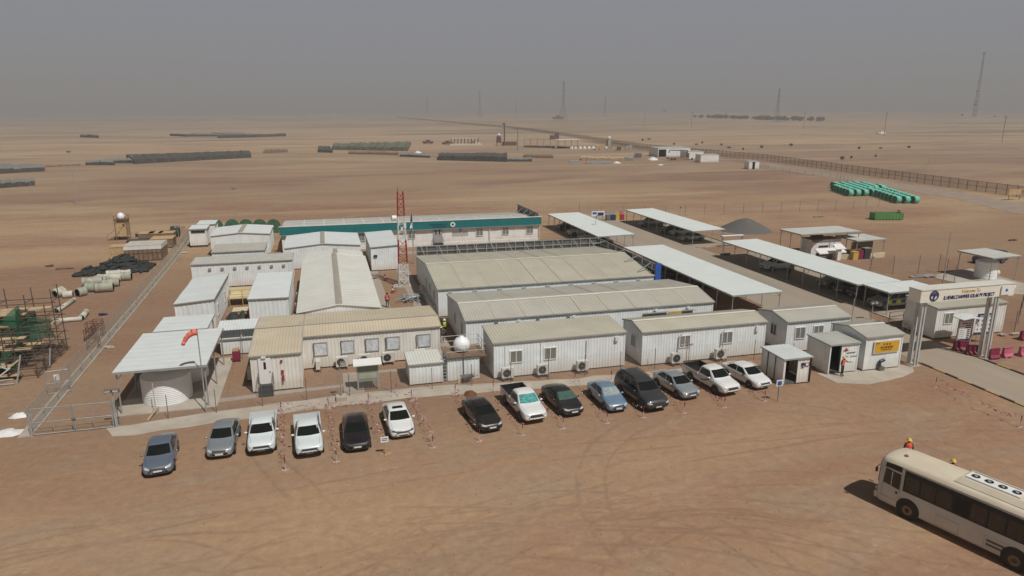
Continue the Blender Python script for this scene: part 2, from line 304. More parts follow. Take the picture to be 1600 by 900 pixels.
# ------------------------------------------------------------------ ground
def ground_material():
    m = D.materials.new('desert ground'); m.use_nodes = True; t = m.node_tree; b = t.nodes['Principled BSDF']
    b.inputs['Roughness'].default_value = 0.95; b.inputs['Specular IOR Level'].default_value = 0.15
    N = t.nodes.new; L = t.links.new
    geo = N('ShaderNodeNewGeometry'); pos = geo.outputs['Position']
    def noi(scale, det=5, rough=0.55, sx=(1,1,1), dist=0.0, src=None):
        v = N('ShaderNodeVectorMath'); v.operation = 'MULTIPLY'; v.inputs[1].default_value = sx; L(src or pos, v.inputs[0])
        n = N('ShaderNodeTexNoise'); n.inputs['Scale'].default_value = scale; n.inputs['Detail'].default_value = det; n.inputs['Roughness'].default_value = rough; n.inputs['Distortion'].default_value = dist
        L(v.outputs[0], n.inputs['Vector']); return n.outputs[0]
    def rng(x, a, b_, c=0., d=1.):
        r = N('ShaderNodeMapRange'); r.inputs[1].default_value = a; r.inputs[2].default_value = b_; r.inputs[3].default_value = c; r.inputs[4].default_value = d; L(x, r.inputs[0]); return r.outputs[0]
    def mix(f, a, c, bt='MIX'):
        x = N('ShaderNodeMixRGB'); x.blend_type = bt
        if isinstance(f, (int,float)): x.inputs[0].default_value = f
        else: L(f, x.inputs[0])
        for i, q in ((1,a),(2,c)):
            if isinstance(q, tuple): x.inputs[i].default_value = (*q, 1)
            else: L(q, x.inputs[i])
        return x.outputs[0]
    def ma(op, a, c=None, d=None):
        x = N('ShaderNodeMath'); x.operation = op
        for i, q in enumerate((a,c,d)):
            if q is None: continue
            if isinstance(q, (int,float)): x.inputs[i].default_value = q
            else: L(q, x.inputs[i])
        return x.outputs[0]
    red = (0.315,0.180,0.115); buff = (0.415,0.275,0.165); greyb = (0.335,0.255,0.185); pale = (0.47,0.335,0.215)
    base = mix(rng(noi(0.022, 6, 0.6, (0.55,1.6,1), 0.8), 0.40, 0.60), red, buff)
    base = mix(rng(noi(0.11, 6, 0.65, (0.6,1.5,1), 1.0), 0.48, 0.66, 0, 0.6), base, greyb)
    base = mix(rng(noi(0.35, 7, 0.7, (0.7,1.3,1), 1.5), 0.54, 0.74, 0, 0.55), base, pale)
    # camp yard is redder, open desert in the distance greyer
    sp = N('ShaderNodeSeparateXYZ'); L(pos, sp.inputs[0])
    far = rng(sp.outputs[1], 150, 700)
    base = mix(ma('MULTIPLY', far, 0.55), base, (0.37,0.275,0.20))
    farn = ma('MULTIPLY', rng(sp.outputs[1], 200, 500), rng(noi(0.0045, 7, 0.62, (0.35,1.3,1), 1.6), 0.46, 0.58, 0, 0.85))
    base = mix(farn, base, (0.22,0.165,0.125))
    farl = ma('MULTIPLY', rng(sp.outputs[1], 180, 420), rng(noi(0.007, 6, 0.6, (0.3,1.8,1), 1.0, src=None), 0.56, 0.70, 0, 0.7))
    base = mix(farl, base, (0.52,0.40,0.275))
    lane = ma('MULTIPLY', rng(sp.outputs[1], 112, 135), rng(noi(0.016, 5, 0.6, (0.35,1.5,1), 1.4), 0.53, 0.63, 0, 0.6)); base = mix(lane, base, (0.50,0.36,0.225))
    clod = ma('MULTIPLY', rng(sp.outputs[1], 112, 135), rng(noi(0.10, 9, 0.8, (0.5,1.4,1), 1.5), 0.58, 0.70, 0, 0.5)); base = mix(clod, base, (0.22,0.145,0.105))
    yard = ma('MULTIPLY', rng(sp.outputs[1], 95, 118, 1, 0), rng(sp.outputs[1], 38, 50))
    base = mix(ma('MULTIPLY', yard, 0.45), base, (0.30,0.178,0.112))
    # bands of graded soil
    bands = rng(noi(0.05, 4, 0.5, (0.22,1.2,1), 0.9), 0.52, 0.64, 0, 0.55)
    base = mix(ma('MULTIPLY', bands, rng(sp.outputs[1], 100, 130)), base, (0.46,0.31,0.18))
    # wheel tracks: pairs of arcs (centre, radius, width, strength), broken up by noise
    brk = rng(noi(0.16, 6, 0.65), 0.38, 0.56); pert = noi(0.12, 3, 0.5)
    rnd = random.Random(5); tr = []
    # sweeping turns on the parking apron
    for cx, cy, r in ((4,12,17.5),(6,8,22),(14,16,15),(-6,2,28),(10,24,9),(20,6,26),(26,30,12),(-14,20,14),(2,-30,62),(30,-40,76),(-20,-60,96),(12,-90,128),(40,60,47),(-2,29,5),(18,22,6.5)):
        tr.append((cx,cy,r,0.13,0.30))
        tr.append((cx,cy,r+1.65,0.13,0.26))
    for k in range(16):
        cx = rnd.uniform(-60,110); cy = rnd.choice((rnd.uniform(-260,-60), rnd.uniform(320,700))); yy = rnd.uniform(112,215)
        r = abs(yy-cy); tr.append((cx,cy,r,0.45,0.4)); tr.append((cx,cy,r+2.2,0.4,0.35))
    for k in range(9):
        cx = rnd.uniform(10,70); cy = rnd.uniform(118,150); r = rnd.uniform(6,16); tr.append((cx,cy,r,0.3,0.3)); tr.append((cx,cy,r+1.8,0.3,0.3))
    acc = None
    for cx, cy, r, w, s in tr:
        d = N('ShaderNodeVectorMath'); d.operation = 'DISTANCE'; L(pos, d.inputs[0]); d.inputs[1].default_value = (cx,cy,0)
        q = ma('MULTIPLY_ADD', pert, 1.6, ma('SUBTRACT', d.outputs['Value'], r+0.8)); q = ma('ABSOLUTE', q)
        q = rng(q, w*1.5, w*0.35, 0, s*1.05)
        acc = q if acc is None else ma('MAXIMUM', acc, q)
    acc = ma('MULTIPLY', acc, brk)
    base = mix(acc, base, (0.20,0.125,0.085))
    # rubble speckle, small stones
    sp1 = rng(noi(1.6, 9, 0.8), 0.32, 0.72, 0.80, 1.14); vs = N('ShaderNodeVectorMath'); vs.operation = 'SCALE'; L(base, vs.inputs[0]); L(sp1, vs.inputs['Scale']); base = vs.outputs[0]
    vo = N('ShaderNodeTexVoronoi'); vo.inputs['Scale'].default_value = 0.55; vo.inputs['Randomness'].default_value = 1; L(pos, vo.inputs['Vector'])
    # pale crusty flakes of hard-packed sand
    fl = ma('MULTIPLY', rng(noi(1.1, 9, 0.78, (0.55,1.5,1), 1.2), 0.55, 0.70, 0, 0.6), rng(noi(0.07, 4, 0.6), 0.42, 0.60))
    base = mix(fl, base, (0.50,0.37,0.24))
    fl2 = ma('MULTIPLY', rng(noi(0.5, 9, 0.75, (1.4,0.6,1), 1.0), 0.54, 0.68, 0, 0.28), rng(noi(0.05, 4, 0.6, (1,1,1), 0.0), 0.60, 0.42))
    base = mix(fl2, base, (0.27,0.155,0.10))
    st = ma('MULTIPLY', rng(vo.outputs['Distance'], 0.04, 0.02), rng(noi(0.06, 3), 0.48, 0.56))
    base = mix(ma('MULTIPLY', st, 0.45), base, (0.17,0.12,0.09))
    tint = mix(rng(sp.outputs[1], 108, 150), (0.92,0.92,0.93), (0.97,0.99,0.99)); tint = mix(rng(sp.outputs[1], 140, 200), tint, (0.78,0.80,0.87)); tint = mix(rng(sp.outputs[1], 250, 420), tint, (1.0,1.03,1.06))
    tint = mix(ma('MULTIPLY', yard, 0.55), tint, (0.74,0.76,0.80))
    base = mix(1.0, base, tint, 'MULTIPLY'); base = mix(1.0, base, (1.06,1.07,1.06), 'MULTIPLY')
    L(base, b.inputs['Base Color'])
    bp = N('ShaderNodeBump'); bp.inputs['Strength'].default_value = 0.55; bp.inputs['Distance'].default_value = 0.12
    h = ma('ADD', noi(0.9, 8, 0.7), ma('MULTIPLY', acc, -0.5)); L(h, bp.inputs['Height']); L(bp.outputs[0], b.inputs['Normal'])
    return m
def ground():
    me = D.meshes.new('ground')
    rings = [0,10,20,30,45,60,80,100,130,160,200,240,290,340,400,460,530,610,700,800,920,1060,1220,1400,1600,1850,2150,2500,2900,3400,4000,4800,5800,7200,9000,12000]
    n = 160; vs = [(0,0,0)]; fs = []
    for r in rings[1:]:
        for i in range(n):
            a = 2*math.pi*i/n; x = r*math.cos(a); y = r*math.sin(a); vs.append((x,y,gz(x,y)))
    for i in range(n): fs.append((0, 1+i, 1+(i+1)%n))
    for k in range(len(rings)-2):
        for i in range(n):
            a = 1+k*n; fs.append((a+i, a+n+i, a+n+(i+1)%n, a+(i+1)%n))
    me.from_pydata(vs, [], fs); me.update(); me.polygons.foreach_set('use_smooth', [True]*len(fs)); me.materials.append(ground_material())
    o = D.objects.new('ground', me); COL.objects.link(o); o['kind'] = 'structure'
ground()
def sheet(name, pts, m, z=0.012, wob=0.0, step=1.5):
    """a flat patch; with wob its outline is frayed like spilled concrete"""
    P = []
    for i in range(len(pts)):
        a = Vector((*pts[i],0)); b = Vector((*pts[(i+1)%len(pts)],0)); k = max(1, int((b-a).length/step)) if wob else 1
        for j in range(k):
            p = a.lerp(b, j/k)
            if wob: q = noise.noise_vector(p*0.9); p = p + Vector((q.x, q.y, 0))*wob
            P.append((p.x, p.y))
    mb = MB(); mb.poly(P, -0.05, z); return struct(name, mb, m)
sheet('path', [(-15.9,50.5),(-9.2,51.25),(0.5,52.2),(8.7,52.0),(19.2,50.75),(35.6,50.3),(35.6,48.9),(30.0,49.0),(18.6,49.1),(8.3,50.0),(0.4,50.1),(-8.9,49.3),(-15.2,48.7)], 'concrete', 0.02, 0.35)
sheet('path', [(-9.4,53.0),(-5.0,53.45),(0.3,53.7),(0.4,54.3),(-5,54.15),(-9.4,53.8)], 'paving', 0.05, 0.1)
sheet('path', [(0.4,52.2),(2.0,52.2),(2.0,56.2),(8.6,55.9),(8.6,56.5),(0.4,56.8)], 'paving', 0.055)
sheet('path', [(4.4,60),(6.3,60),(6.3,95.5),(4.4,95.5)], 'paving', 0.03)
sheet('path', [(8.9,57),(10.6,57),(10.6,100),(8.9,100)], 'paving', 0.03)
sheet('path', [(-5,106.2),(36,106.2),(36,108.4),(-5,108.4)], 'paving', 0.04)
sheet('forecourt', [(39.3,46.4),(39.6,44.2),(41.7,43.3),(45.7,43.9),(47.6,44.5),(48.3,45.6),(47.2,46.8)], 'concrete', 0.02, 0.3)
sheet('tank_pad', [(-15.9,52.3),(-8.9,52.3),(-8.9,63.4),(-15.9,63.4)], 'concrete', 0.06)
sheet('tank_pad', [(77.6, 73.07),(87.51, 75.29),(86.51, 66.59),(81.26, 62.3),(79.29, 63.15)], 'concrete', 0.05)
# road through the gate and the lanes between the car ports
sheet('road', [(49.9,18),(55.7,18),(55.8,59),(58.4,62),(58.4,100),(58.4,140),(47.6,140),(47.6,66),(42.0,62.6),(42.0,60.4),(49.9,58)], 'asphalt', 0.016)
sheet('parking_bay', [(40.6,99.5),(47.2,99.5),(47.2,127),(40.6,127)], 'asphalt', 0.02)
sheet('parking_bay', [(58.0,99.7),(64.8,99.7),(64.8,129),(58.0,129)], 'asphalt', 0.028)
sheet('parking_bay', [(57.6,57),(65.8,57),(65.8,93.0),(57.6,93.0)], 'asphalt', 0.032)
sheet('track', [(144.95, 114.35),(156.43, 144.74),(161.71, 185.71),(170.69, 236.09),(193.91, 318.69),(206.22, 332.75),(180.8, 239.98),(175.01, 198.26),(171.01, 156.47),(161.1, 127.56)], 'track', 0.03, 1.2, 8)
def kerb_line(x, y0, y1, w, cols, seg):
    k = 0; y = y0
    mbs = {c: MB() for c in set(cols)}
    while y > y1:
        ny = max(y1, y-seg); mbs[cols[k%len(cols)]].box(x-w/2, ny, -0.02, x+w/2, y-0.02, 0.10); y = ny; k += 1
    return mbs
for x, y0, y1 in ((49.75, 47.3, 18), (55.95, 46.6, 18)):
    for c, mb in kerb_line(x, y0, y1, 0.17, ['kerbyellow','kerbblack'], 1.25).items(): struct('road_kerb', mb, c)
kb = MB(); kb.box(57.5,58,0,57.7,93,0.10); kb.box(65.0,58,0,65.2,93,0.12); kb.box(57.7,93.2,0,65.2,93.4,0.12); struct('road_kerb', kb, 'kerb')
kb = MB(); kb.box(40.3,99.5,0,40.5,127,0.14); kb.box(40.5,99.3,0,47.2,99.5,0.12); kb.box(58.0,99.2,0,65.0,99.6,0.14); kb.box(65.0,99.6,0,65.2,127,0.14); struct('road_kerb', kb, 'kerb')

# ------------------------------------------------------------------ cabins
def window(wall, face, u, z, w, h, c, pane='glass', sash=True, frame='trim_white', o=(0,0,0), mull=1):
    """c is the wall plane's coordinate; face F/B/L/R"""
    n = {'F':(0,-1),'B':(0,1),'L':(-1,0),'R':(1,0)}[face]
    def bx(mb, u0, z0, u1, z1, d0, d1):
        if face in 'FB': ys = sorted((c+n[1]*d0, c+n[1]*d1)); mb.box(u0, ys[0], z0, u1, ys[1], z1)
        else: xs = sorted((c+n[0]*d0, c+n[0]*d1)); mb.box(xs[0], u0, z0, xs[1], u1, z1)
    f = MB(o); t = 0.075; d = 0.085
    bx(f,u-w/2-t,z-t,u+w/2+t,z,0,d); bx(f,u-w/2-t,z+h,u+w/2+t,z+h+t,0,d); bx(f,u-w/2-t,z,u-w/2,z+h,0,d); bx(f,u+w/2,z,u+w/2+t,z+h,0,d)
    for k in range(mull): uu = u-w/2+w*(k+1)/(mull+1); bx(f,uu-0.03,z,uu+0.03,z+h,0,d-0.01)
    fr = f.build('window', frame, wall)
    p = MB(o); bx(p,u-w/2,z,u+w/2,z+h,0.036,0.05); p.build('pane', pane, fr)
    return fr
def cabin(name, label, x0, x1, y0, y1, h, roof='gable', hr=0.4, wall='wall_blue', rf='roof_tan', cap='cap', seams=0, group=None, pitch=0.27, over=0.14, base=0.12, cat='cabin', yr=None, cw=True, roofpitch=0.25, fascia='trim', hb=None, depth=0.024, capw=0.22, seamm='seam', opening=None):
    o = ((x0+x1)/2, (y0+y1)/2, 0); t = thing(name, label, cat, o, group=group)
    b = MB(o); b.box(x0+0.12,y0+0.12,0,x1-0.12,y1-0.12,base+0.05); b.build('skid_base', 'steel_dark', t)
    xm = (x0+x1)/2; ym = yr if yr is not None else (y0+y1)/2
    if roof == 'gable': FL=FR=h; BL=BR=hb or h
    elif roof == 'gabley': FL=FR=BL=BR=h
    elif roof == 'mono': FL=FR=h; BL=BR=h+hr
    elif roof == 'monob': FL=FR=h+hr; BL=BR=h
    elif roof == 'monol': FL=BL=h; FR=BR=h+hr
    elif roof == 'monor': FL=BL=h+hr; FR=BR=h
    else: FL,FR,BL,BR = h
    H = h if not isinstance(h, tuple) else min(h)
    w = MB(o); dp = depth
    def side(a, c, n):  # a,c = (x,y,ztop) with optional apex between
        ax, ay, az_ = a; cx, cy, cz = c
        w.corr((ax,ay,base),(cx,cy,base),(ax,ay,az_),(cx,cy,cz),pitch,dp,n)
    if opening:
        xa, xb, zt_ = opening; zz = lambda x: FL+(FR-FL)*(x-x0)/(x1-x0)
        if xa-x0 > .05: side((x0,y0,FL),(xa,y0,zz(xa)),(0,-1,0))
        side((xb,y0,zz(xb)),(x1,y0,FR),(0,-1,0)); w.corr((xa,y0,zt_),(xb,y0,zt_),(xa,y0,zz(xa)),(xb,y0,zz(xb)),pitch,dp,(0,-1,0))
        w.box(xa-.03,y0-.04,base,xa+.03,y0+.04,zt_); w.box(xb-.03,y0-.04,base,xb+.03,y0+.04,zt_); w.box(x0+.02,y1-.08,base,x1-.02,y1-.04,min(FL,BL)-.05); w.box(x0+.04,y0+.1,base,x0+.07,y1-.1,min(FL,BL)-.05)
    elif roof != 'gabley': side((x0,y0,FL),(x1,y0,FR),(0,-1,0))
    else: side((x0,y0,FL),(xm,y0,H+hr),(0,-1,0)); side((xm,y0,H+hr),(x1,y0,FR),(0,-1,0))
    pass
    side((x1,y1,BR),(x0,y1,BL),(0,1,0)) if roof != 'gabley' else (side((x1,y1,BR),(xm,y1,H+hr),(0,1,0)), side((xm,y1,H+hr),(x0,y1,BL),(0,1,0)))
    if roof == 'gable':
        side((x0,y1,BL),(x0,ym,H+hr),(-1,0,0)); side((x0,ym,H+hr),(x0,y0,FL),(-1,0,0)); side((x1,y0,FR),(x1,ym,H+hr),(1,0,0)); side((x1,ym,H+hr),(x1,y1,BR),(1,0,0))
    else: side((x0,y1,BL),(x0,y0,FL),(-1,0,0)); side((x1,y0,FR),(x1,y1,BR),(1,0,0))
    for cx, cy, z in ((x0,y0,FL),(x1,y0,FR),(x0,y1,BL),(x1,y1,BR)): w.box(cx-0.05,cy-0.05,base,cx+0.05,cy+0.05,z-0.02)
    wall_o = w.build('wall', wall, t)
    r = MB(o); e = over; z_ = 0.05
    def sl(a0,a1,b0,b1):
        r.corr(a0,a1,b0,b1,roofpitch,0.03,(0,0,1))
        r.add([Vector(a0)-Vector((0,0,.04)),Vector(a1)-Vector((0,0,.04)),Vector(b1)-Vector((0,0,.04)),Vector(b0)-Vector((0,0,.04))],[(0,3,2,1)])
    f = MB(o)
    if roof == 'gable':
        sf = (H+hr-FL)/(ym-y0); sb = (H+hr-BL)/(y1-ym)
        zf = FL+z_-sf*e; zb = BL+z_-sb*e; zr = H+hr+z_
        sl((x0-e,y0-e,zf),(x1+e,y0-e,zf),(x0-e,ym,zr),(x1+e,ym,zr)); sl((x0-e,y1+e,zb),(x1+e,y1+e,zb),(x0-e,ym,zr),(x1+e,ym,zr))
        f.beam((x0-e,y0-e-0.02,zf-0.03),(x1+e,y0-e-0.02,zf-0.03),0.05,0.1); f.beam((x0-e,y1+e,zb-0.03),(x1+e,y1+e,zb-0.03),0.05,0.1)
        for xx in (x0-e-0.01,x1+e+0.01): f.beam((xx,y0-e,zf-0.02),(xx,ym,zr-0.02),0.05,0.1); f.beam((xx,y1+e,zb-0.02),(xx,ym,zr-0.02),0.05,0.1)
    elif roof == 'gabley':
        s_ = hr/(xm-x0); ze = H+z_-s_*e; zr = H+hr+z_
        sl((x0-e,y1+e,ze),(x0-e,y0-e,ze),(xm,y1+e,zr),(xm,y0-e,zr)); sl((x1+e,y1+e,ze),(x1+e,y0-e,ze),(xm,y1+e,zr),(xm,y0-e,zr))
        for yy in (y0-e-0.01,y1+e+0.01): f.beam((x0-e,yy,ze-0.02),(xm,yy,zr-0.02),0.05,0.1); f.beam((x1+e,yy,ze-0.02),(xm,yy,zr-0.02),0.05,0.1)
        f.beam((x0-e,y0-e,ze-0.03),(x0-e,y1+e,ze-0.03),0.05,0.1); f.beam((x1+e,y0-e,ze-0.03),(x1+e,y1+e,ze-0.03),0.05,0.1)
    else:
        c4 = [(x0-e,y0-e,FL+z_),(x1+e,y0-e,FR+z_),(x1+e,y1+e,BR+z_),(x0-e,y1+e,BL+z_)]
        if roof in ('monol','monor'): sl(c4[0],c4[3],c4[1],c4[2])
        else: sl(c4[0],c4[1],c4[3],c4[2])
        for i in range(4): f.beam(Vector(c4[i])-Vector((0,0,.04)),Vector(c4[(i+1)%4])-Vector((0,0,.04)),0.05,0.1)
    ro = r.build('roof', rf, t); f.build('fascia', fascia, ro)
    if cap and roof in ('gable','gabley'):
        c = MB(o)
        if roof == 'gable':
            for q in (0,1):
                dy = -capw if q == 0 else capw; s2 = sf if q == 0 else sb
                c.quad((x0-e,ym,zr+0.05),(x1+e,ym,zr+0.05),(x1+e,ym+dy,zr+0.05-s2*capw),(x0-e,ym+dy,zr+0.05-s2*capw))
        else:
            for q in (-1,1): c.quad((xm,y0-e,zr+0.05),(xm,y1+e,zr+0.05),(xm+q*capw,y1+e,zr+0.05-s_*capw),(xm+q*capw,y0-e,zr+0.05-s_*capw))
        c.build('ridge_cap', cap, ro)
    if seams and roof == 'gable':
        for k in range(1, seams):
            xx = x0+(x1-x0)*k/seams; c = MB(o)
            c.quad((xx-0.09,y0-e,zf+0.045),(xx+0.09,y0-e,zf+0.045),(xx+0.09,ym,zr+0.045),(xx-0.09,ym,zr+0.045))
            c.quad((xx-0.09,ym,zr+0.045),(xx+0.09,ym,zr+0.045),(xx+0.09,y1+e,zb+0.045),(xx-0.09,y1+e,zb+0.045)); c.build('lap_strip', seamm, ro)
    return t, wall_o, ro, o
def conduit(wall, o, pts, r=0.035, m='steel_dark'):
    mb = MB(o)
    for a, b in zip(pts, pts[1:]): mb.tube(a, b, r, 5)
    mb.build('conduit', m, wall)
def lampbox(wall, o, x, y, z):
    mb = MB(o); mb.box(x-0.16,y-0.14,z,x+0.16,y,z+0.14); mb.build('wall_lamp', 'signwhite', wall)
def door(wall, o, x, y, z, w=0.9, h=2.0, m='trim_white', steps=0, vision=True, face='F'):
    mb = MB(o); mb.box(x-w/2,y-0.08,z,x+w/2,y,z+h); d = mb.build('door', m, wall)
    if vision: v = MB(o); v.box(x-0.09,y-0.095,z+h*0.58,x+0.09,y-0.078,z+h*0.86); v.build('vision_panel', 'black', d)
    hd = MB(o); hd.box(x+w/2-0.16,y-0.13,z+h*0.45,x+w/2-0.08,y-0.078,z+h*0.49); hd.build('handle', 'steel_dark', d)
    if steps:
        s = MB(o)
        for k in range(steps): s.box(x-w/2-0.05,y-0.12-0.28*(k+1),0,x+w/2+0.05,y-0.12-0.28*k,z*(steps-k)/steps-0.03)
        s.build('steps', 'grille', wall)
        for sx in (-1,1):
            q = MB(o); q.tube((x+sx*(w/2+0.07),y-0.15,z),(x+sx*(w/2+0.07),y-0.15,z+0.95),0.03); q.tube((x+sx*(w/2+0.07),y-0.15,z+0.95),(x+sx*(w/2+0.07),y-0.1-0.28*steps,0.9),0.03); q.tube((x+sx*(w/2+0.07),y-0.1-0.28*steps,0.9),(x+sx*(w/2+0.07),y-0.1-0.28*steps,0),0.03); q.build('handrail', 'steel_dark', wall)
    return d
# front row
t,w,r,o = cabin('site_cabin','ribbed cabin with a one-way sloping tan roof and three white outdoor units',12.56,24.15,52.28,56.1,3.12,'mono',0.32)
for u in (14.42,16.75+0.65): window(w,'F',u,1.35,0.95,0.95,52.28,'curtain',o=o)
for u in (13.45,16.55,): conduit(w,o,[(u,52.2,0.9),(u,52.2,2.9)],0.02,'trim_white')
conduit(w,o,[(20.6,52.2,0.9),(20.6,52.2,2.7)],0.03,'steel'); mb = MB(o); mb.box(23.2,52.05,2.45,23.5,52.25,2.8); mb.build('junction_box','trim_white',w)
t,w,r,o = cabin('site_cabin','white gabled cabin with two spaced windows and two beige outdoor units',25.65,37.75,51.85,55.8,3.12,'gable',0.42)
for u in (29.68,33.88): window(w,'F',u,1.45,0.95,1.0,51.85,'curtain',o=o)
conduit(w,o,[(29.0,51.78,0.9),(29.05,51.78,2.4),(29.4,51.78,2.7)],0.04,'steel'); conduit(w,o,[(33.2,51.78,0.9),(33.25,51.78,2.4),(33.6,51.78,2.7)],0.04,'steel')
window(w,'L',53.6,1.3,0.8,1.0,25.65,'curtain',o=o)
mb = MB(o); mb.box(36.7,51.65,2.3,37.0,51.85,2.8); mb.build('junction_box','trim_white',w)
t,w,r,o = cabin('site_cabin','grey-roofed gabled cabin with three windows behind the two open sheds',39.85,46.55,51.55,55.85,3.0,'gable',0.42,rf='roof_grey')
for u in (41.25,43.2,45.15): window(w,'F',u,1.35,0.95,1.0,51.55,'curtain',o=o)
window(w,'L',53.4,1.25,0.8,1.0,39.85,'glass',o=o)
# sign cabin, sheds
t,w,r,o = cabin('security_cabin','smooth grey-white gabled cabin carrying the yellow-orange notice board beside the gate portal',43.4,47.1,45.85,49.9,3.05,'gable',0.38,wall='wall_blue',rf='roof_grey',pitch=3.8,cap='cap')
sg = MB(o); sg.box(44.15,45.70,1.55,46.75,45.78,2.65); sb = sg.build('notice_board','trim_white',w)
sg = MB(o); sg.box(44.22,45.68,1.62,46.68,45.72,2.58); sf_ = sg.build('notice_face','signyellow',sb)
sg = MB(o); sg.box(44.28,45.66,2.42,44.62,45.682,2.50); sg.build('writing','brownprint',sf_)
for k,(xx) in enumerate((45.12,45.42,45.72)):
    sg = MB(o); sg.lathe([(0.10,0),(0.10,0.015)],(xx,45.665,2.34),14,'Y'); sg.build('emblem','brownprint' if k else 'wood_dark',sf_)
text_mesh(sf_,'STOP AND REPORT',0.24,(45.42-o[0],45.665-o[1],2.06),'brownprint',xs=0.62); text_mesh(sf_,'ALL VISITORS SIGN IN HERE',0.11,(45.42-o[0],45.665-o[1],1.86),'brownprint',xs=0.8)
ac = MB(o); ac.box(42.75,47.9,1.75,43.4,48.7,2.25); ac.build('window_unit','beige',w)
t,w,r,o = cabin('open_shed','white ribbed shed with an open dark doorway where a worker in red stands',39.95,42.75,45.95,48.7,2.62,'flat' if False else 'mono',0.05,rf='roof_pale',pitch=0.3,opening=(40.0,41.1,2.5))
mb = MB(o); mb.box(40.1,47.9,0.1,42.6,48.0,2.4); mb.build('shade_panel','dark',w)  # near-black sheet paints the shade inside the shed
for k,(a,b_,c_) in enumerate(((41.25,2.02,0.5),(41.6,1.78,0.9),(41.3,1.5,0.5),(42.0,1.45,0.7))):
    mb = MB(o); mb.box(a,45.885,b_,a+c_,45.905,b_+0.06); mb.build('writing','brownprint' if k<2 else 'steel',w)
mb = MB(o); mb.box(41.42,45.88,1.98,41.62,45.905,2.22); mb.build('emblem','red',w)
t,w,r,o = cabin('open_shed','small low white-roofed shed with an open doorway beside the white sedan',34.75,37.2,44.85,47.75,2.25,'mono',0.05,rf='roof_white',wall='wall_white',pitch=0.33,opening=(34.85,36.05,2.12))
mb = MB(o); mb.box(34.9,47.3,0.1,37.1,47.4,2.15); mb.build('shade_panel','dark',w)  # near-black sheet stands for shade behind the open front
for yy in (45.9,46.9): mb = MB(o); mb.box(34.68,yy,0.1,34.74,yy+0.06,2.2); mb.build('side_post','black',w)
mb = MB(o); mb.box(37.14,44.73,0.1,37.26,44.86,2.2); mb.build('side_post','black',w)
for (a,b_,c_,d_,k) in ((36.33,1.55,0.28,0.28,'navy'),(36.33,1.4,0.28,0.05,'navy'),(36.68,1.5,0.38,0.3,'maroon')):
    mb = MB(o); mb.box(a,44.775,b_,a+c_,44.80,b_+d_); s0 = mb.build('notice',k,w)
mb = MB(o); mb.box(36.73,44.765,1.55,36.98,44.777,1.75); mb.build('notice','signwhite',w)
# gate office
t,w,r,o = cabin('gate_office','white cabin with a sloping tan roof standing behind the cream entrance portal',56.3,64.7,51.2,54.9,3.15,'mono',0.30,wall='wall_white',rf='roof_tan')
window(w,'F',57.75,1.55,0.95,1.0,51.2,'curtain',o=o)
# two big buildings in the middle
t,w,r,o = cabin('site_building','middle long building with a tan gabled roof, yellow wall sign and four roof-lit doors',11.6,36.7,59.1,68.7,3.12,'gable',0.72,rf='roof_grey',seams=9,yr=62.5,pitch=0.26)
for u,z0,ww in ((16.5,1.6,2.1),(21.9,1.6,1.0),(30.4,1.6,2.4),(33.9,1.6,1.1)):
    mb = MB(o); mb.box(u-ww/2,58.98,0.15,u+ww/2,59.04,2.45); dd = mb.build('door','steel',w)
    for q in ((-0.35,0.35) if ww > 1.5 else (0,)): mb = MB(o); mb.box(u+q-0.1,58.95,1.75,u+q+0.1,58.97,2.2); mb.build('vision_panel','black',dd)
    mb = MB(o); mb.box(u-ww/2-0.1,58.75,2.5,u+ww/2+0.1,59.0,2.56); mb.build('door_canopy','trim',w)
    lampbox(w,o,u,58.95,2.75)
mb = MB(o); mb.box(32.0-0.2,58.9,2.05,33.2,58.96,2.5); mb.build('wall_sign','yellow',w)
for u in (14.2,18.2,21.2): mb = MB(o); mb.box(u,58.85,2.55,u+0.3,59.0,2.8); mb.build('flood_lamp','steel_dark',w)
for yy in (61.0,64.5): window(w,'L',yy,1.3,0.7,1.0,11.6,'glass',o=o)
t,w,r,o = cabin('site_building','largest long building with a tan gabled roof and a dark railing frame along its back',11.0,36.1,71.1,88.9,3.12,'gable',1.0,rf='roof_tan',seams=9,yr=79.5,pitch=0.26,hb=3.2)
for k in range(9): mb = MB(o); mb.box(12.0+k*2.75,70.95,2.5,12.45+k*2.75,71.1,2.75); mb.build('vent_hood','trim',w)
for yy in (74,77,80): window(w,'L',yy,1.3,0.7,1.0,11.0,'glass',o=o)
for k in range(1,9):
    xx = 11.0+25.1*k/9
    mb = MB(o); mb.box(xx-0.2,75.1,3.67,xx+0.2,75.2,3.7)
s = MB(o)
for y_,z_ in ((75.3,3.66),): s.quad((11,y_-0.06,z_),(36.1,y_-0.06,z_),(36.1,y_+0.06,z_+0.013),(11,y_+0.06,z_+0.013))
s.build('lap_strip','seam',r)
# railing frame behind the largest building
tf = thing('roof_parapet_frame','grey steel frame with raking braces along the back of the largest roof','parapet frame',(24,89,0))
o = (24,89,0); mb = MB(o)
mb.box(11.0,89.25,2.2,36.6,89.31,4.4); mb.box(36.55,71.2,2.6,36.61,89.3,4.35); mb.build('backing_sheet','steel_dark',tf)
mb = MB(o)
for z in (3.75,4.45): mb.beam((11,89.1,z),(36.5,89.1,z),0.07); mb.beam((36.4,89.1,z),(36.4,71.2,z),0.07)
mb.build('rail','steel',tf)
for k in range(20): mb = MB(o); x = 11.05+k*1.34; mb.beam((x,89.1,3.2),(x,89.1,4.5),0.08); mb.build('upright','steel',tf)
for k in range(11): mb = MB(o); x = 11.6+k*2.35; mb.beam((x,89.1,4.45),(x+0.35,87.6,3.40),0.06); mb.build('raking_brace','steel',tf)
for k in range(7): mb = MB(o); y = 88-k*2.65; mb.beam((36.4,y,3.2),(36.4,y,4.5),0.08); mb.build('upright','steel',tf)
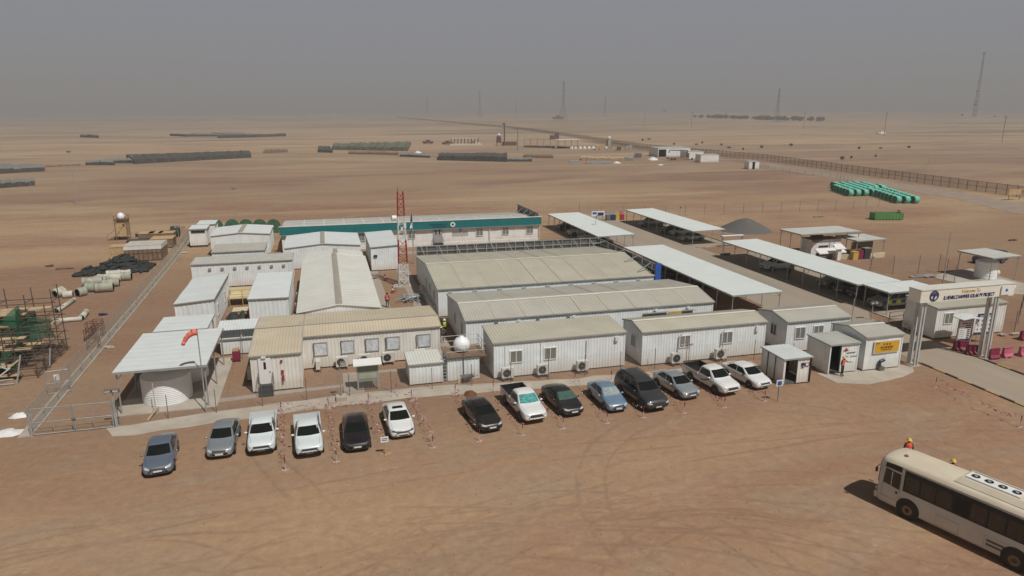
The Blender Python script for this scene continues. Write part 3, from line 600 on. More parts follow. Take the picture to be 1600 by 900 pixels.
for y in (86.5,80,76.2,72.4): mb = MB(o); mb.beam((36.4,y,4.4),(34.6,y-0.2,3.25+0.11*min(8,y-71)),0.08); mb.build('raking_brace','steel',tf)
mb = MB(o); mb.box(36.3,70.95,2.6,37.0,71.15,4.55); mb.build('end_panel','blue',tf)
# teal-fronted office
t,w,r,o = cabin('office_building','long white office with a teal fascia band, blue-grey entrance door and round emblem',-7.0,35.0,112.4,126.2,3.0,'gable',0.5,wall='wall_white',rf='roof_pale',seams=13,yr=119.5,pitch=3,cap='trim_white',seamm='cap')
mb = MB(o); mb.box(-7.3,112.0,2.85,35.35,112.2,4.15); fa = mb.build('teal_fascia','teal',w)
mb = MB(o); mb.box(-7.35,111.95,4.15,35.4,112.4,4.22); mb.build('fascia_cap','trim_white',fa)
mb = MB(o); mb.box(-7.35,111.94,2.78,35.4,112.25,2.85); mb.build('fascia_trim','steel',fa)
mb = MB(o); mb.lathe([(0.42,0),(0.42,0.06)],(20.0,111.9,3.48),20,'Y'); e1 = mb.build('emblem','signwhite',fa)
mb = MB(o); mb.lathe([(0.18,0),(0.18,0.03)],(20.0,111.86,3.5),14,'Y'); mb.build('emblem_centre','navy',e1)
text_mesh(fa,'SITE OFFICE ADMINISTRATION',0.34,(17.6-o[0],111.97-o[1],3.56),'navy',xs=0.62); text_mesh(fa,'POWER PLANT PROJECT',0.26,(17.8-o[0],111.97-o[1],3.2),'navy',xs=0.8)
door(w,o,17.5,112.32,0.5,1.5,2.2,'steel',steps=3,vision=False)
for q in (-0.3,0.3): mb = MB(o); mb.box(17.5+q-0.1,112.2,1.9,17.5+q+0.1,112.24,2.6); mb.build('vision_panel','black',w)
text_mesh(w,'SAUDI SITE OFFICE',0.42,(21.3-o[0],112.30-o[1],2.0),'black',xs=0.75); text_mesh(w,'MAIN RECEPTION BUILDING',0.24,(21.3-o[0],112.30-o[1],1.6),'black',xs=0.9)
mb = MB(o); mb.lathe([(0.26,0),(0.26,-0.03),(0.19,-0.03),(0.19,0)],(21.3,112.31,2.5),16,'Y'); mb.build('emblem','navy',w)
for u in (5.1,9.2,13.2,24.6,29.1,33.4): window(w,'F',u,1.4,1.05,1.0,112.35,'curtain',o=o)
mb = MB(o); mb.box(-7.02,112.28,0.0,35.02,112.42,0.5); mb.build('plinth','trim_white',w)
for xx in (26.3,35.0): mb = MB(o); mb.tube((xx,112.22,0.1),(xx,112.22,2.9),0.07); mb.build('downpipe','trim_white',w)
tf = thing('roof_parapet_frame','short dark lattice frame standing on the right end of the teal office roof','parapet frame',(34.9,119,3.2)); o = (34.9,119,3.2); mb = MB(o)
for z in (3.4,4.6): mb.beam((35.0,112.6,z),(34.9,126,z),0.09)
mb.build('rail','steel_dark',tf); mb = MB(o); mb.box(35.06,112.6,3.2,35.1,126,4.5); mb.build('backing_sheet','steel_dark',tf)
for k in range(9): mb = MB(o); mb.beam((35.0,112.6+k*1.65,3.3),(35.0,112.6+k*1.65,4.7),0.08); mb.build('upright','steel',tf)
for k in range(5): mb = MB(o); mb.beam((35.0,113+k*3,4.6),(33.8,113+k*3,3.5),0.07); mb.build('raking_brace','steel',tf)
# pale gabled hall, running away from the camera
t,w,r,o = cabin('gabled_hall','white gabled hall running away from the viewer with a grey strip down its ridge',-3.2,4.35,65.6,90.5,3.2,'gabley',0.55,wall='wall_white',rf='roof_cream',cap='strip',capw=0.32,roofpitch=1.1,fascia='trim_white')
t,w,r,o = cabin('gabled_hall','short stepped-back rear section of the white gabled hall',-2.6,4.1,90.75,93.4,3.25,'gabley',0.55,wall='wall_white',rf='roof_cream',cap='strip',capw=0.30,roofpitch=1.1,fascia='trim_white')
# cream front building with entrance wing
t,w,r,o = cabin('cream_building','long dusty cream building with five foil-covered windows',-2.75,9.05,58.6,65.2,3.0,'gable',0.42,wall='wall_cream',rf='roof_sand',yr=60.4,cap='strip',capw=0.10,pitch=0.28)
for u in (-0.62,2.15,5.0-0.1,6.9-0.0,9.0-1.15)[:0]: pass
for u in (-1.25,1.0,3.12,4.92,7.65): window(w,'F',u,1.25,1.0,1.05,58.6,'foil',o=o,frame='trim',mull=0)
for a in (-1.85,0.45,2.5,4.25,6.95): conduit(w,o,[(a+.1,58.5,2.35),(a,58.5,2.3),(a+0.03,58.5,1.4),(a-0.15,58.5,0.6)],0.035)
t,w,r,o = cabin('entrance_wing','cream entrance wing with a white door, dark steps and fire extinguisher',-6.45,-2.75,54.35,65.1,3.05,'gable',0.35,wall='wall_cream',rf='roof_sand',yr=60.4,cap='strip',capw=0.10,pitch=0.28)
door(w,o,-5.45,54.27,0.75,0.95,2.1,'signwhite',steps=3); lampbox(w,o,-5.5,54.2,2.9)
mb = MB(o); mb.lathe([(0.11,0),(0.11,0.04)],(-4.2,54.22,2.5),12,'Y'); mb.build('alarm','red',w)
mb = MB(o); mb.box(-4.28,54.22,1.45,-4.08,54.28,1.75); mb.build('safety_sign','red',w)
mb = MB(o); mb.tube((-4.15,54.16,0.85),(-4.15,54.16,1.35),0.09,10); mb.build('fire_extinguisher','red',w)
# sheds on the left
t,w,r,o = cabin('container_shed','white flat-roofed shed nearest the tank canopy with windows in its right side',-15.1,-11.55,72.3,84.0,3.05,'monol',0.28,rf='roof_white',roofpitch=6,pitch=0.42)
for yy in (74.5,79.8): window(w,'R',yy,1.2,0.9,1.0,-11.55,'curtain',o=o)
t,w,r,o = cabin('container_shed','white ribbed shed with a ribbed white roof in front of the long vented cabin',-8.2,-4.45,72.2,84.2,3.05,'monor',0.05,rf='roof_white',roofpitch=1.0,pitch=0.42)
t,w,r,o = cabin('long_cabin','long cabin with seven small vent hoods under a tan eave',-16.65,-4.75,91.3,95.2,3.1,'mono',0.12,rf='roof_pale',wall='wall_grey' if False else 'wall_blue',pitch=0.3)
for k in range(7): mb = MB(o); x = -14.75+k*1.47; mb.box(x,91.1,2.35,x+0.35,91.25,2.6); mb.build('vent_hood','trim',w)
t,w,r,o = cabin('low_cabin','grey-roofed cabin squeezed between the vented cabin and the white gabled cabin',-15.3,-8.7,99.0,104.1,3.1,'mono',0.12,rf='roof_grey',pitch=0.3)
t,w,r,o = cabin('white_cabin','white gabled cabin with a tan strip across its roof beside the row of green drums',-17.3,-8.85,112.3,120.2,3.2,'gabley',0.35,rf='roof_white',cap='strip',capw=0.35,roofpitch=1.2,fascia='trim_white')
t,w,r,o = cabin('portable_toilet_block','small white toilet cabin with a dark louvre strip, front one of two',-21.75,-19.2,120.9,124.2,3.0,'mono',0.15,rf='roof_white',wall='wall_white',base=0.35,pitch=0.4)
mb = MB(o); mb.box(-21.5,120.78,2.45,-19.4,120.88,2.75); mb.build('louvre','black',w)
t,w,r,o = cabin('portable_toilet_block','small white toilet cabin standing behind the louvred one',-21.3,-18.6,125.8,129.4,3.0,'mono',0.15,rf='roof_white',wall='wall_white',base=0.35,pitch=0.4)
t,w,r,o = cabin('central_shed','wide white gabled shed with a tan roof strip in front of the teal office',-6.0,4.3,99.6,109.5,3.1,'gabley',0.45,rf='roof_white',cap='strip',capw=0.32,roofpitch=1.3,fascia='trim_white',pitch=0.34)
t,w,r,o = cabin('dark_sided_shed','tall white shed with a shaded grey side standing left of the red and white mast',5.6,9.4,95.8,108.2,3.35,'monol',0.2,rf='roof_white',roofpitch=6,pitch=0.32)
mb = MB(o); mb.box(5.9,95.6,2.0,6.4,95.7,2.3); mb.build('wall_sign','navy',w)
# annex with tan flat roof, half-height store left of the cream building
t,w,r,o = cabin('lean_to_store','low ribbed store with an open gap under its white ribbed roof',-10.0,-6.6,64.2,67.6,1.55,'mono',0.0,rf='roof_white',wall='wall_blue')
mb = MB(o)
for xx in (-10.0,-8.2,-6.65): mb.box(xx-0.04,64.2,1.5,xx+0.04,64.28,2.6)
mb.build('post','trim_white',t); mb = MB(o); mb.corr((-10.2,63.8,2.5),(-6.5,63.8,2.5),(-10.2,66.2,2.75),(-6.5,66.2,2.75),0.25,0.03,(0,0,1)); mb.build('canopy_roof','roof_white',t)
# two ribbed boxes in front: cream-roofed store and water platform
t,w,r,o = cabin('store_box','small ribbed store with a mottled cream roof left of the ladder',5.65,8.25,52.6,55.3,1.8,'mono',0.12,rf='roof_cream',wall='wall_blue',pitch=0.3)

# ------------------------------------------------------------------ car ports
def carport(label, x0, x1, y0, y1, z=2.55, rise=0.10, nposts=8, rf='carport', postm='steel', cat='carport', name='carport', brace=True, posts=None, pitch=0.5, tilt=0.0, group=None, backz=0.0):
    o = ((x0+x1)/2, (y0+y1)/2, 0); t = thing(name, label, cat, o, group=group)
    r = MB(o); e = 0.12
    A = (x0,y0,z); B = (x1,y0,z+rise); C_ = (x1,y1,z+rise+backz); Dd = (x0,y1,z+backz)
    r.corr(A, Dd, B, C_, pitch, 0.03 if pitch < .8 else 0.012, (0,0,1))
    r.add([Vector(p)-Vector((0,0,.06)) for p in (A,B,C_,Dd)], [(0,3,2,1)])
    ro = r.build('roof', rf, t)
    f = MB(o)
    for a, b in ((A,B),(B,C_),(C_,Dd),(Dd,A)): f.beam(Vector(a)-Vector((0,0,.09)), Vector(b)-Vector((0,0,.09)), 0.06, 0.14)
    f.build('edge_beam', postm, ro)
    n = nposts
    for k in range(n):
        y = y0+0.25 + (y1-y0-0.5)*k/(n-1)
        bz = backz*(y-y0)/(y1-y0)
        for xx, zz in ((x0+0.2, z-0.1+bz), (x1-0.2, z+rise-0.1+bz)):
            p = MB(o); p.tube((xx,y,0),(xx,y,zz),0.055,6)
            if brace: s = 1 if xx < (x0+x1)/2 else -1; p.tube((xx,y,zz-0.55),(xx+0.5*s,y,zz-0.02),0.03,4)
            p.build('post', postm, t)
        b = MB(o); b.beam((x0,y,z-0.12+bz),(x1,y,z+rise-0.12+bz),0.08,0.12); b.build('rafter', postm, t)
    return t
carport('white carport far left, beside the teal office and nearest the desert', 41.01, 47.33, 100.2, 126.0, 2.5, 0.1, 9)
carport('white carport behind the crossroads, with two silver cars under its near end', 57.93, 63.9, 100.8, 127.6, 2.5, 0.1, 9)
carport('long white carport close to the big tan-roofed building, with mostly black cars in its shade', 41.41, 47.65, 62.9, 91.3, 2.45, 0.05, 10)
carport('longest white carport, running from the dark gravel heap side to the entrance portal', 57.58, 63.65, 63.2, 91.5, 2.55, 0.05, 10)
carport('near bay of the longest carport, one step wider, over the chequered patrol car', 58.22, 65.03, 59.2, 63.1, 2.56, 0.05, 2)
tk = carport('white sheet canopy on tall poles over two water tanks beside the windsock', -15.6, -9.3, 52.3, 61.7, 3.4, 0.0, 3, rf='roof_white', name='tank_canopy', cat='canopy', pitch=1.1)
carport('rear part of the tank canopy, stepped inwards behind the front part', -14.9, -10.6, 61.85, 66.4, 3.42, 0.0, 2, rf='roof_white', name='tank_canopy', cat='canopy', pitch=1.1)
carport('dusty grey canopy over the small water tank right of the portal', 82.3, 87.0, 67.9, 73.2, 3.3, 0.1, 2, rf='roof_pale', name='tank_canopy', cat='canopy')
carport('larger dusty grey canopy over the white workshop unit', 68.3, 79.0, 87.3, 92.6, 3.75, 0.05, 3, rf='roof_pale', name='work_canopy', cat='canopy')
carport('smaller dusty grey canopy behind the olive screen and low beige walls', 76.7, 82.0, 85.3, 90.1, 2.75, 0.05, 2, rf='roof_pale', name='work_canopy', cat='canopy')
carport('tiny white topped rack frame between the far carport and the gravel heap', 62.0, 66.0, 98.2, 99.0, 1.9, 0.02, 2, rf='roof_white', name='rack', cat='rack', brace=False)

# ------------------------------------------------------------------ tanks
def rib_tank(label, c, r, h, name='water_tank', rings=14):
    t = thing(name, label, 'water tank', (c[0],c[1],0.06))
    prof = []
    for k in range(rings):
        z = h*k/rings; prof += [(r,z),(r+0.018,z+h/rings*0.35),(r+0.018,z+h/rings*0.65),(r,z+h/rings*0.95)]
    prof += [(r*0.97,h),(r*0.6,h+0.22),(0.3,h+0.32)]
    mb = MB(); mb.smooth = False; mb.lathe(prof,(0,0,0),40); mb.build('tank_shell','tank',t)
    mb = MB(); mb.lathe([(0.28,h+0.3),(0.28,h+0.4),(0.1,h+0.42)],(0,-0.2,0),14); mb.build('hatch','tank',t)
    return t
rib_tank('large ribbed white water tank at the front under the left canopy', (-12.75,55.0), 1.75, 2.05)
rib_tank('second ribbed white water tank behind the front one under the left canopy', (-12.2,59.3), 1.75, 2.05)
rib_tank('white water tank under the grey canopy right of the portal', (84.3,70.3), 1.3, 2.3, rings=6)
mb = MB((85.9,70.6,0.05)); mb.lathe([(0.35,-0.6),(0.42,-0.5),(0.42,0.5),(0.35,0.6)],(86.2,70.6,0.55),16,'X'); tag(mb.build('pressure_vessel','plastic_white'),'small white horizontal vessel beside the tank under the right-hand grey canopy','vessel')
# pump outlet at the front tank
t = thing('standpipe','thin white standpipe with a beige spout in front of the large ribbed tank','pipe',(-13.1,52.4,0)); mb = MB(); mb.tube((0,0,0),(0,0,2.3),0.04); mb.build('riser','pipe_white',t)
mb = MB(); mb.obox((0,0,0.2),(0.35,0.35,0.4)); mb.build('box','concrete',t); mb = MB(); mb.tube((0.05,-0.1,0.3),(-0.25,-1.5,0.08),0.07); mb.build('spout','plank',t)
# windsock
t = thing('windsock','orange windsock on a tall thin pole at the corner of the tank canopy','windsock',(-9.5,51.4,0))
mb = MB(); mb.tube((0,0,0),(0,0,6.4),0.055,8,0.035); mb.build('pole','steel',t)
mb = MB(); mb.smooth = True; P = [(0,0,6.25,0.25),(-0.28,0.0,6.22,0.22),(-0.55,0.02,6.07,0.20),(-0.76,0.03,5.86,0.17),(-0.92,0.05,5.60,0.15),(-1.05,0.05,5.34,0.13)]
for k in range(len(P)-1):
    a, b = P[k], P[k+1]; mb.tube(a[:3], b[:3], a[3], 10, b[3]*1.0, caps=(k==4))
mb.build('sock','orange',t)
# ------------------------------------------------------------------ outdoor air conditioners
def outdoor_unit(label, x, y, s=1.0, face='F', z=0.28, group='outdoor air conditioning units'):
    t = thing('outdoor_unit', label, 'air conditioner', (x,y,0), {'F':0,'R':R(90),'L':R(-90)}[face], group)
    w, d, h = 1.0*s, 0.4*s, 0.85*s
    mb = MB(); mb.box(-w/2,-d/2,z,w/2,d/2,z+h); mb.build('casing','plastic_white',t)
    mb = MB(); mb.lathe([(0.33*s,-d/2-0.02),(0.33*s,-d/2+0.01)],(-0.1*s,0,z+h/2),20,'Y'); g = mb.build('fan_grille','black',t)
    mb = MB(); mb.lathe([(0.27*s,-d/2-0.03),(0.27*s,-d/2-0.022),(0.22*s,-d/2-0.022),(0.22*s,-d/2-0.03)],(-0.1*s,0,z+h/2),20,'Y'); mb.lathe([(0.12*s,-d/2-0.035),(0.10*s,-d/2-0.02)],(-0.1*s,0,z+h/2),14,'Y'); mb.build('fan_hub','steel_dark',g)
    mb = MB()
    for sx in (-1,1): mb.box(sx*w*0.38-0.04,-d/2-0.12,z-0.08,sx*w*0.38+0.04,d/2+0.1,z); mb.box(sx*w*0.38-0.04,-d/2-0.1,0,sx*w*0.38+0.04,-d/2-0.04,z-0.08); mb.box(sx*w*0.38-0.04,d/2,0,sx*w*0.38+0.04,d/2+0.06,z-0.08)
    mb.build('stand','steel_dark',t); return t
for lab, x, y, s in (('outdoor unit at the left end of the mono-pitch tan-roofed cabin',13.55,51.75,1),('outdoor unit between the two windows of the mono-pitch tan-roofed cabin',16.6,51.75,1),('outdoor unit with a looped cable at the middle of the mono-pitch tan-roofed cabin',20.1,51.75,1),
    ('beige outdoor unit under the left window of the white gabled cabin',28.7,51.3,1.05),('beige outdoor unit under the right window of the white gabled cabin',33.0,51.3,1.05),
    ('outdoor unit second from the left along the cream building',0.45,58.0,1),('outdoor unit third from the left along the cream building',3.0-0.6,58.1,1),('outdoor unit behind the green notice board on the cream building',4.7-0.3,58.1,1),('rightmost outdoor unit on the cream building, beside the store box',7.15,58.1,1)):
    outdoor_unit(lab, x, y, s)
outdoor_unit('narrow outdoor unit turned sideways, leftmost on the cream building',-1.55,58.0,0.85,'L')
outdoor_unit('outdoor unit facing left on the side wall of the entrance wing',-6.9,57.2,1,'L')
outdoor_unit('outdoor unit at the foot of the central shed wall',-3.1,99.0,1.1,'F'); outdoor_unit('outdoor unit at the end wall of the low grey-roofed cabin',-8.1,101.6,1.0,'R'); 
for k in range(4): outdoor_unit(('nearest','second nearest','third nearest','farthest')[k]+' outdoor unit along the left wall of the white gabled hall',-3.8,67.6+k*4.6,1.0,'L',group='units along the gabled hall')
# ------------------------------------------------------------------ vehicles
def loft(st, prof, mb):
    """st: list of (y, dict); prof(st) -> half outline [(x,z)] bottom centre to top centre"""
    rows = []
    for s in st:
        h = prof(s); rows.append([(x, s[0], z) for x, z in h] + [(-x, s[0], z) for x, z in h[::-1][1:-1]])
    n = len(rows[0]); vs = [p for r_ in rows for p in r_]; fs = []
    for k in range(len(rows)-1):
        for i in range(n): fs.append((k*n+i, k*n+(i+1)%n, (k+1)*n+(i+1)%n, (k+1)*n+i))
    fs.append(tuple(range(n))); fs.append(tuple(range((len(rows)-1)*n, len(rows)*n))[::-1]); mb.add(vs, fs)
from mathutils.bvhtree import BVHTree
def car_prof(s):
    y, zb, belt, top, w, wt = s
    return [(0,zb),(w*.80,zb),(w*.96,zb+.09),(w,zb+(belt-zb)*.5),(w*.985,belt-.09),(w*.94,belt),(w*.94*.5+wt*.5,belt+(top-.04-belt)*.5),(wt,top-.045),(wt*.78,top-.005),(wt*.38,top+.012),(0,top+.018)]
def scale_st(st, fy, fz, fw): return [(y*fy, zb*fz, bl*fz, tp*fz, w*fw, wt*fw) for y,zb,bl,tp,w,wt in st]
SED = [(-2.28,.36,.50,.58,.52,.42),(-2.21,.25,.58,.68,.73,.60),(-2.02,.20,.68,.78,.83,.71),(-1.6,.19,.78,.87,.88,.76),(-1.18,.19,.85,.94,.89,.78),(-.78,.19,.88,1.17,.89,.73),(-.36,.19,.90,1.38,.89,.665),(.1,.19,.91,1.455,.89,.63),(.7,.19,.92,1.445,.89,.62),(1.15,.19,.93,1.34,.885,.64),(1.55,.19,.95,1.14,.88,.68),(1.85,.20,.95,1.03,.86,.72),(2.15,.26,.91,.98,.80,.68),(2.26,.38,.80,.88,.65,.55)]
PICK = [(-2.65,.50,.66,.76,.60,.50),(-2.60,.38,.74,.88,.80,.68),(-2.40,.32,.88,.99,.89,.76),(-1.9,.30,.97,1.07,.92,.79),(-1.42,.29,1.02,1.12,.92,.81),(-1.05,.29,1.05,1.40,.92,.76),(-.68,.29,1.06,1.68,.92,.70),(-.2,.29,1.07,1.76,.92,.68),(.30,.29,1.07,1.74,.92,.68),(.50,.30,1.06,1.66,.92,.69),(.56,.30,.95,1.2,.91,.80),(.60,.32,.66,.70,.90,.82),(2.5,.36,.64,.68,.89,.82),(2.6,.44,.60,.66,.80,.74)]
SUVS = [(-2.63,.50,.70,.82,.68,.56),(-2.58,.40,.82,.96,.88,.76),(-2.38,.34,.98,1.09,.97,.85),(-1.8,.32,1.08,1.17,1.0,.88),(-1.35,.32,1.13,1.22,1.0,.88),(-.98,.32,1.16,1.52,1.0,.84),(-.60,.32,1.17,1.80,1.0,.79),(-.1,.32,1.18,1.90,1.0,.77),(1.0,.32,1.18,1.91,1.0,.77),(2.0,.32,1.18,1.88,1.0,.77),(2.38,.34,1.17,1.78,.98,.78),(2.55,.38,1.12,1.35,.97,.84),(2.62,.46,1.0,1.1,.90,.80)]
KIND = dict(
 sedan=dict(L=4.55,W=1.78,st=SED,wheels=(-1.38,1.32),wr=.32,ws=(-1.14,-.40,.69,.57),rw=(1.14,1.72,.56,.62),sw=(-.84,-.32,1.42,1.02,.965,1.335),cuts=(0,.48,1),lamp=(.44,.81,.60,.735),gr=(.44,.54,.665),bi=(.62,.25,.43),pl=.485,belt=.9,top=1.455,mir=(-.72,.90)),
 hatch=dict(L=4.4,W=1.72,st=scale_st(SED,.967,1.03,.965),wheels=(-1.32,1.28),wr=.31,ws=(-1.10,-.38,.66,.55),rw=(1.10,1.66,.54,.60),sw=(-.81,-.31,1.37,.98,.99,1.37),cuts=(0,.48,1),lamp=(.42,.78,.61,.75),gr=(.40,.58,.68),bi=(.60,.27,.50),pl=.44,belt=.93,top=1.49,mir=(-.70,.93)),
 suv=dict(L=5.25,W=2.0,st=SUVS,wheels=(-1.60,1.45),wr=.40,ws=(-1.30,-.64,.80,.68),rw=(2.36,2.50,.6,.66),sw=(-1.02,-.52,2.36,2.15,1.25,1.76),cuts=(0,.30,.62,1),lamp=(.56,.90,.74,.92),gr=(.52,.66,.90),bi=(.7,.42,.56),pl=.52,belt=1.17,top=1.91,mir=(-.90,1.22)),
 pickup=dict(L=5.3,W=1.84,st=PICK,wheels=(-1.62,1.48),wr=.37,ws=(-1.38,-.72,.73,.62),rw=None,sw=(-1.08,-.60,.42,.34,1.12,1.60),cuts=(0,1),lamp=(.50,.85,.72,.87),gr=(.46,.62,.80),bi=(.55,.40,.52),pl=.55,belt=1.06,top=1.76,mir=(-.98,1.12),bed=(.60,2.64,.66,1.13)),
 oldpickup=dict(L=5.0,W=1.78,st=scale_st(PICK,.943,.95,.967),wheels=(-1.55,1.42),wr=.35,ws=(-1.32,-.72,.72,.62),rw=None,sw=(-1.02,-.60,.40,.32,1.07,1.51),cuts=(0,1),lamp=(.50,.83,.68,.81),gr=(.48,.64,.76),bi=(.5,.40,.48),pl=.50,belt=1.0,top=1.67,mir=(-.92,1.06),bed=(.56,2.48,.63,1.06)))
CARMESH = {}
def car_body(kind):
    if kind not in CARMESH:
        mb = MB(); mb.smooth = True; loft([(s[0],)+tuple(s) for s in KIND[kind]['st']], lambda s: car_prof(s[1:]), mb)
        me = D.meshes.new('body'); me.from_pydata(mb.v, [], mb.f); me.update(); ob = D.objects.new('tmp', me); COL.objects.link(ob)
        md = ob.modifiers.new('s','SUBSURF'); md.levels = 2; dg = bpy.context.evaluated_depsgraph_get(); em = D.meshes.new_from_object(ob.evaluated_get(dg)); D.objects.remove(ob)
        em.name = 'body'; em.polygons.foreach_set('use_smooth',[True]*len(em.polygons))
        CARMESH[kind] = (em, BVHTree.FromPolygons([v.co for v in em.vertices],[tuple(p.vertices) for p in em.polygons]))
    return CARMESH[kind]
def car(kind, name, label, cat, paint, x, y, rz, group=None, glass='carglass', wind=None, bed='black', sunroof=False, chrome=True, plate=True, roofrack=False, trimdark=False, stripe=None, front=True, topz=None, lens='lens'):
    K = KIND[kind]; L2 = K['L']/2; hw = K['W']/2
    c = Vector((x - math.sin(rz)*L2, y + math.cos(rz)*L2, 0.004))
    t = thing(name, label, cat, c, rz, group)
    em, bvh = car_body(kind); me = em.copy(); me.materials.clear(); me.materials.append(M[paint]); body = D.objects.new('body', me); COL.objects.link(body); body.parent = t
    def stick(nm, fn, d, m, nu=6, nv=3, off=.009, parent=None):
        """a thin skin laid on the body: fn(u,v) gives a start point, d the direction towards the body"""
        d = Vector(d).normalized(); vs = []; okk = True
        for j in range(nv+1):
            for i in range(nu+1):
                p = Vector(fn(i/nu, j/nv)); h = bvh.ray_cast(p - d*3, d, 8)
                if h[0] is None: h = bvh.find_nearest(p)
                vs.append(h[0] - d*off)
        mb = MB(); mb.smooth = True; n = nu+1
        mb.add(vs, [(j*n+i, j*n+i+1, (j+1)*n+i+1, (j+1)*n+i) for j in range(nv) for i in range(nu)])
        return mb.build(nm, m, parent or t)
    y0, y1, xb, xt = K['ws']
    def wsf(u, v, y0=y0, y1=y1, xb=xb, xt=xt):
        a = 2*u-1; return (a*(xb+(xt-xb)*v), y0+(y1-y0)*v+.10*a*a*(1-.4*v), 2)
    stick('windscreen', wsf, (0,0,-1), wind or glass, 8, 5)
    if K['rw']:
        r0, r1, w0, w1 = K['rw']; stick('rear_window', lambda u,v: ((2*u-1)*(w0+(w1-w0)*v), r0+(r1-r0)*v-.05*(2*u-1)**2, 2), (0,0,-1), glass, 6, 3)
    if sunroof: stick('sunroof', lambda u,v: ((2*u-1)*.36, -.12+.34*v, 2), (0,0,-1), 'carglass', 4, 3)
    fb, ft, rb, rt, z0, z1 = K['sw']; ly0, ly1, lz0, lz1 = K['lamp']
    for s in (1,-1):
        for u0, u1 in zip(K['cuts'], K['cuts'][1:]):
            g0 = .018 if u0 else 0; g1 = -.018 if u1 < 1 else 0
            stick('side_window', lambda u,v: (s*.9, (fb+(rb-fb)*(u0+g0+(u1+g1-u0-g0)*u))*(1-v)+(ft+(rt-ft)*(u0+g0+(u1+g1-u0-g0)*u))*v, z0+(z1-z0)*v), (-s,0,0), glass, 5, 3)
        for yy in ([fb+.02,(fb+rb)/2-.04] if len(K['cuts']) > 2 else [fb+.05, rb-.05]): stick('door_line', lambda u,v: (s*.9, yy+.014*u, .40+(K['belt']-.45)*v), (-s,0,0), 'black', 1, 4, .004)
        stick('headlight', lambda u,v: (s*(ly0+(ly1-ly0)*u), -3, lz0+.03*u+(lz1-lz0)*v*(.55+.45*u)), (0,1,0), lens, 5, 3, .010)
        mb = MB(); my, mz = K['mir']; mb.smooth = True; mb.lathe([(.03,-.10),(.07,-.06),(.075,.05),(.03,.10)],(s*(hw+.09),my,mz+.05),10,'X'); mb.build('mirror', paint if chrome else 'black', t)
        stick('tail_light', lambda u,v: (s*(hw*.55+hw*.33*u), 3, K['belt']-.18+.10*v - (.15 if 'bed' in K else 0)), (0,-1,0), 'red', 3, 2, .008)
        for wy in K['wheels']:
            wr = K['wr']
            mb = MB(); mb.lathe([(wr+.055,-.03),(wr+.055,.006)],(s*(hw-.004), wy, wr+.015),24,'X'); mb.build('wheel_arch','black',t)
            mb = MB(); mb.smooth = False; mb.lathe([(wr*.92,-.1),(wr,-.07),(wr,.08),(wr*.92,.105)],(s*(hw-.09), wy, wr),24,'X'); wh = mb.build('wheel','tyre',t)
            mb = MB(); mb.lathe([(wr*.66,-.02),(wr*.66,.010),(wr*.2,.0),(.05,.02)] if s > 0 else [(.05,-.02),(wr*.2,.0),(wr*.66,-.010),(wr*.66,.02)],(s*(hw+.012), wy, wr),14,'X'); rm = mb.build('rim','rim',wh)
            mb = MB(); mb.add([(s*(hw+.024), wy+math.cos(a+dl)*wr*q_, wr+math.sin(a+dl)*wr*q_) for a in [k*2*math.pi/5 for k in range(5)] for dl, q_ in ((0.16,.2),(0.3,.6),(0.95,.6),(1.09,.2))],[(4*k,4*k+1,4*k+2,4*k+3) for k in range(5)]); mb.build('spoke_gap','black',rm)
    gx, gz0, gz1 = K['gr']
    stick('grille', lambda u,v: ((2*u-1)*gx, -4, gz0+(gz1-gz0)*v), (0,1,0), 'grille', 6, 2, .010)
    if chrome: stick('grille_bar', lambda u,v: ((2*u-1)*(gx+.03), -4, gz1-.005+.03*v), (0,1,0), 'chrome', 6, 1, .016)
    bx_, b0_, b1_ = K['bi']; stick('bumper_intake', lambda u,v: ((2*u-1)*bx_*(1-.12*v), -4, b0_+(b1_-b0_)*v), (0,1,0), 'black', 6, 2, .010)
    if plate: stick('number_plate', lambda u,v: ((2*u-1)*.24, -4, K['pl']-.05+.11*v), (0,1,0), 'plate', 3, 1, .022)
    if trimdark: stick('bumper', lambda u,v: ((2*u-1)*hw*.93, -4, .40+.15*v), (0,1,0), 'black', 10, 2, .02)
    stick('sill', lambda u,v: (.9, -1.0+2.0*u, .21+.05*v), (-1,0,0), 'black', 4, 1, .006); stick('sill', lambda u,v: (-.9, -1.0+2.0*u, .21+.05*v), (1,0,0), 'black', 4, 1, .006)
    for s in (1,-1): stick('bonnet_line', lambda u,v: (s*(hw*.80+.012*v-.10*(1-u)), -L2+.32+(L2+y0-.36)*u, 2), (0,0,-1), 'black' if 'black' not in paint else 'grille', 5, 1, .003)
    if 'bed' in K:
        b0,b1,z0_,z1_ = K['bed']; W2 = hw; tk = .06
        mb = MB(); mb.box(-W2+.01,b0,.5,-W2+.01+tk,b1,z1_); mb.box(W2-.01-tk,b0,.5,W2-.01,b1,z1_); mb.box(-W2+.01+tk,b1-tk,.5,W2-.01-tk,b1,z1_); mb.box(-W2+.07,b0,z0_,W2-.07,b0+tk,z1_)
        bd = mb.build('cargo_bed', paint, t)
        mb = MB(); mb.box(-W2+.075,b0+tk,z0_+.02,W2-.075,b1-tk-.01,z0_+.07)
        for xx in (-1,1): mb.box(min(xx*(W2-.075),xx*(W2-.10)),b0+tk,z0_,max(xx*(W2-.075),xx*(W2-.10)),b1-tk,z1_+.012)
        if bed == 'black':
            for xx in (-1,1): mb.box(min(xx*(W2-.10),xx*(W2+.0)),b0,z1_+.004,max(xx*(W2-.10),xx*(W2+.0)),b1,z1_+.02)
            mb.box(-W2+.02,b1-.08,z1_+.004,W2-.02,b1+.01,z1_+.02)
        mb.box(-W2+.1,b1-tk-.02,z0_,W2-.1,b1-tk-.004,z1_+.01); mb.box(-W2+.1,b0+tk+.002,z0_,W2-.1,b0+tk+.02,z1_)
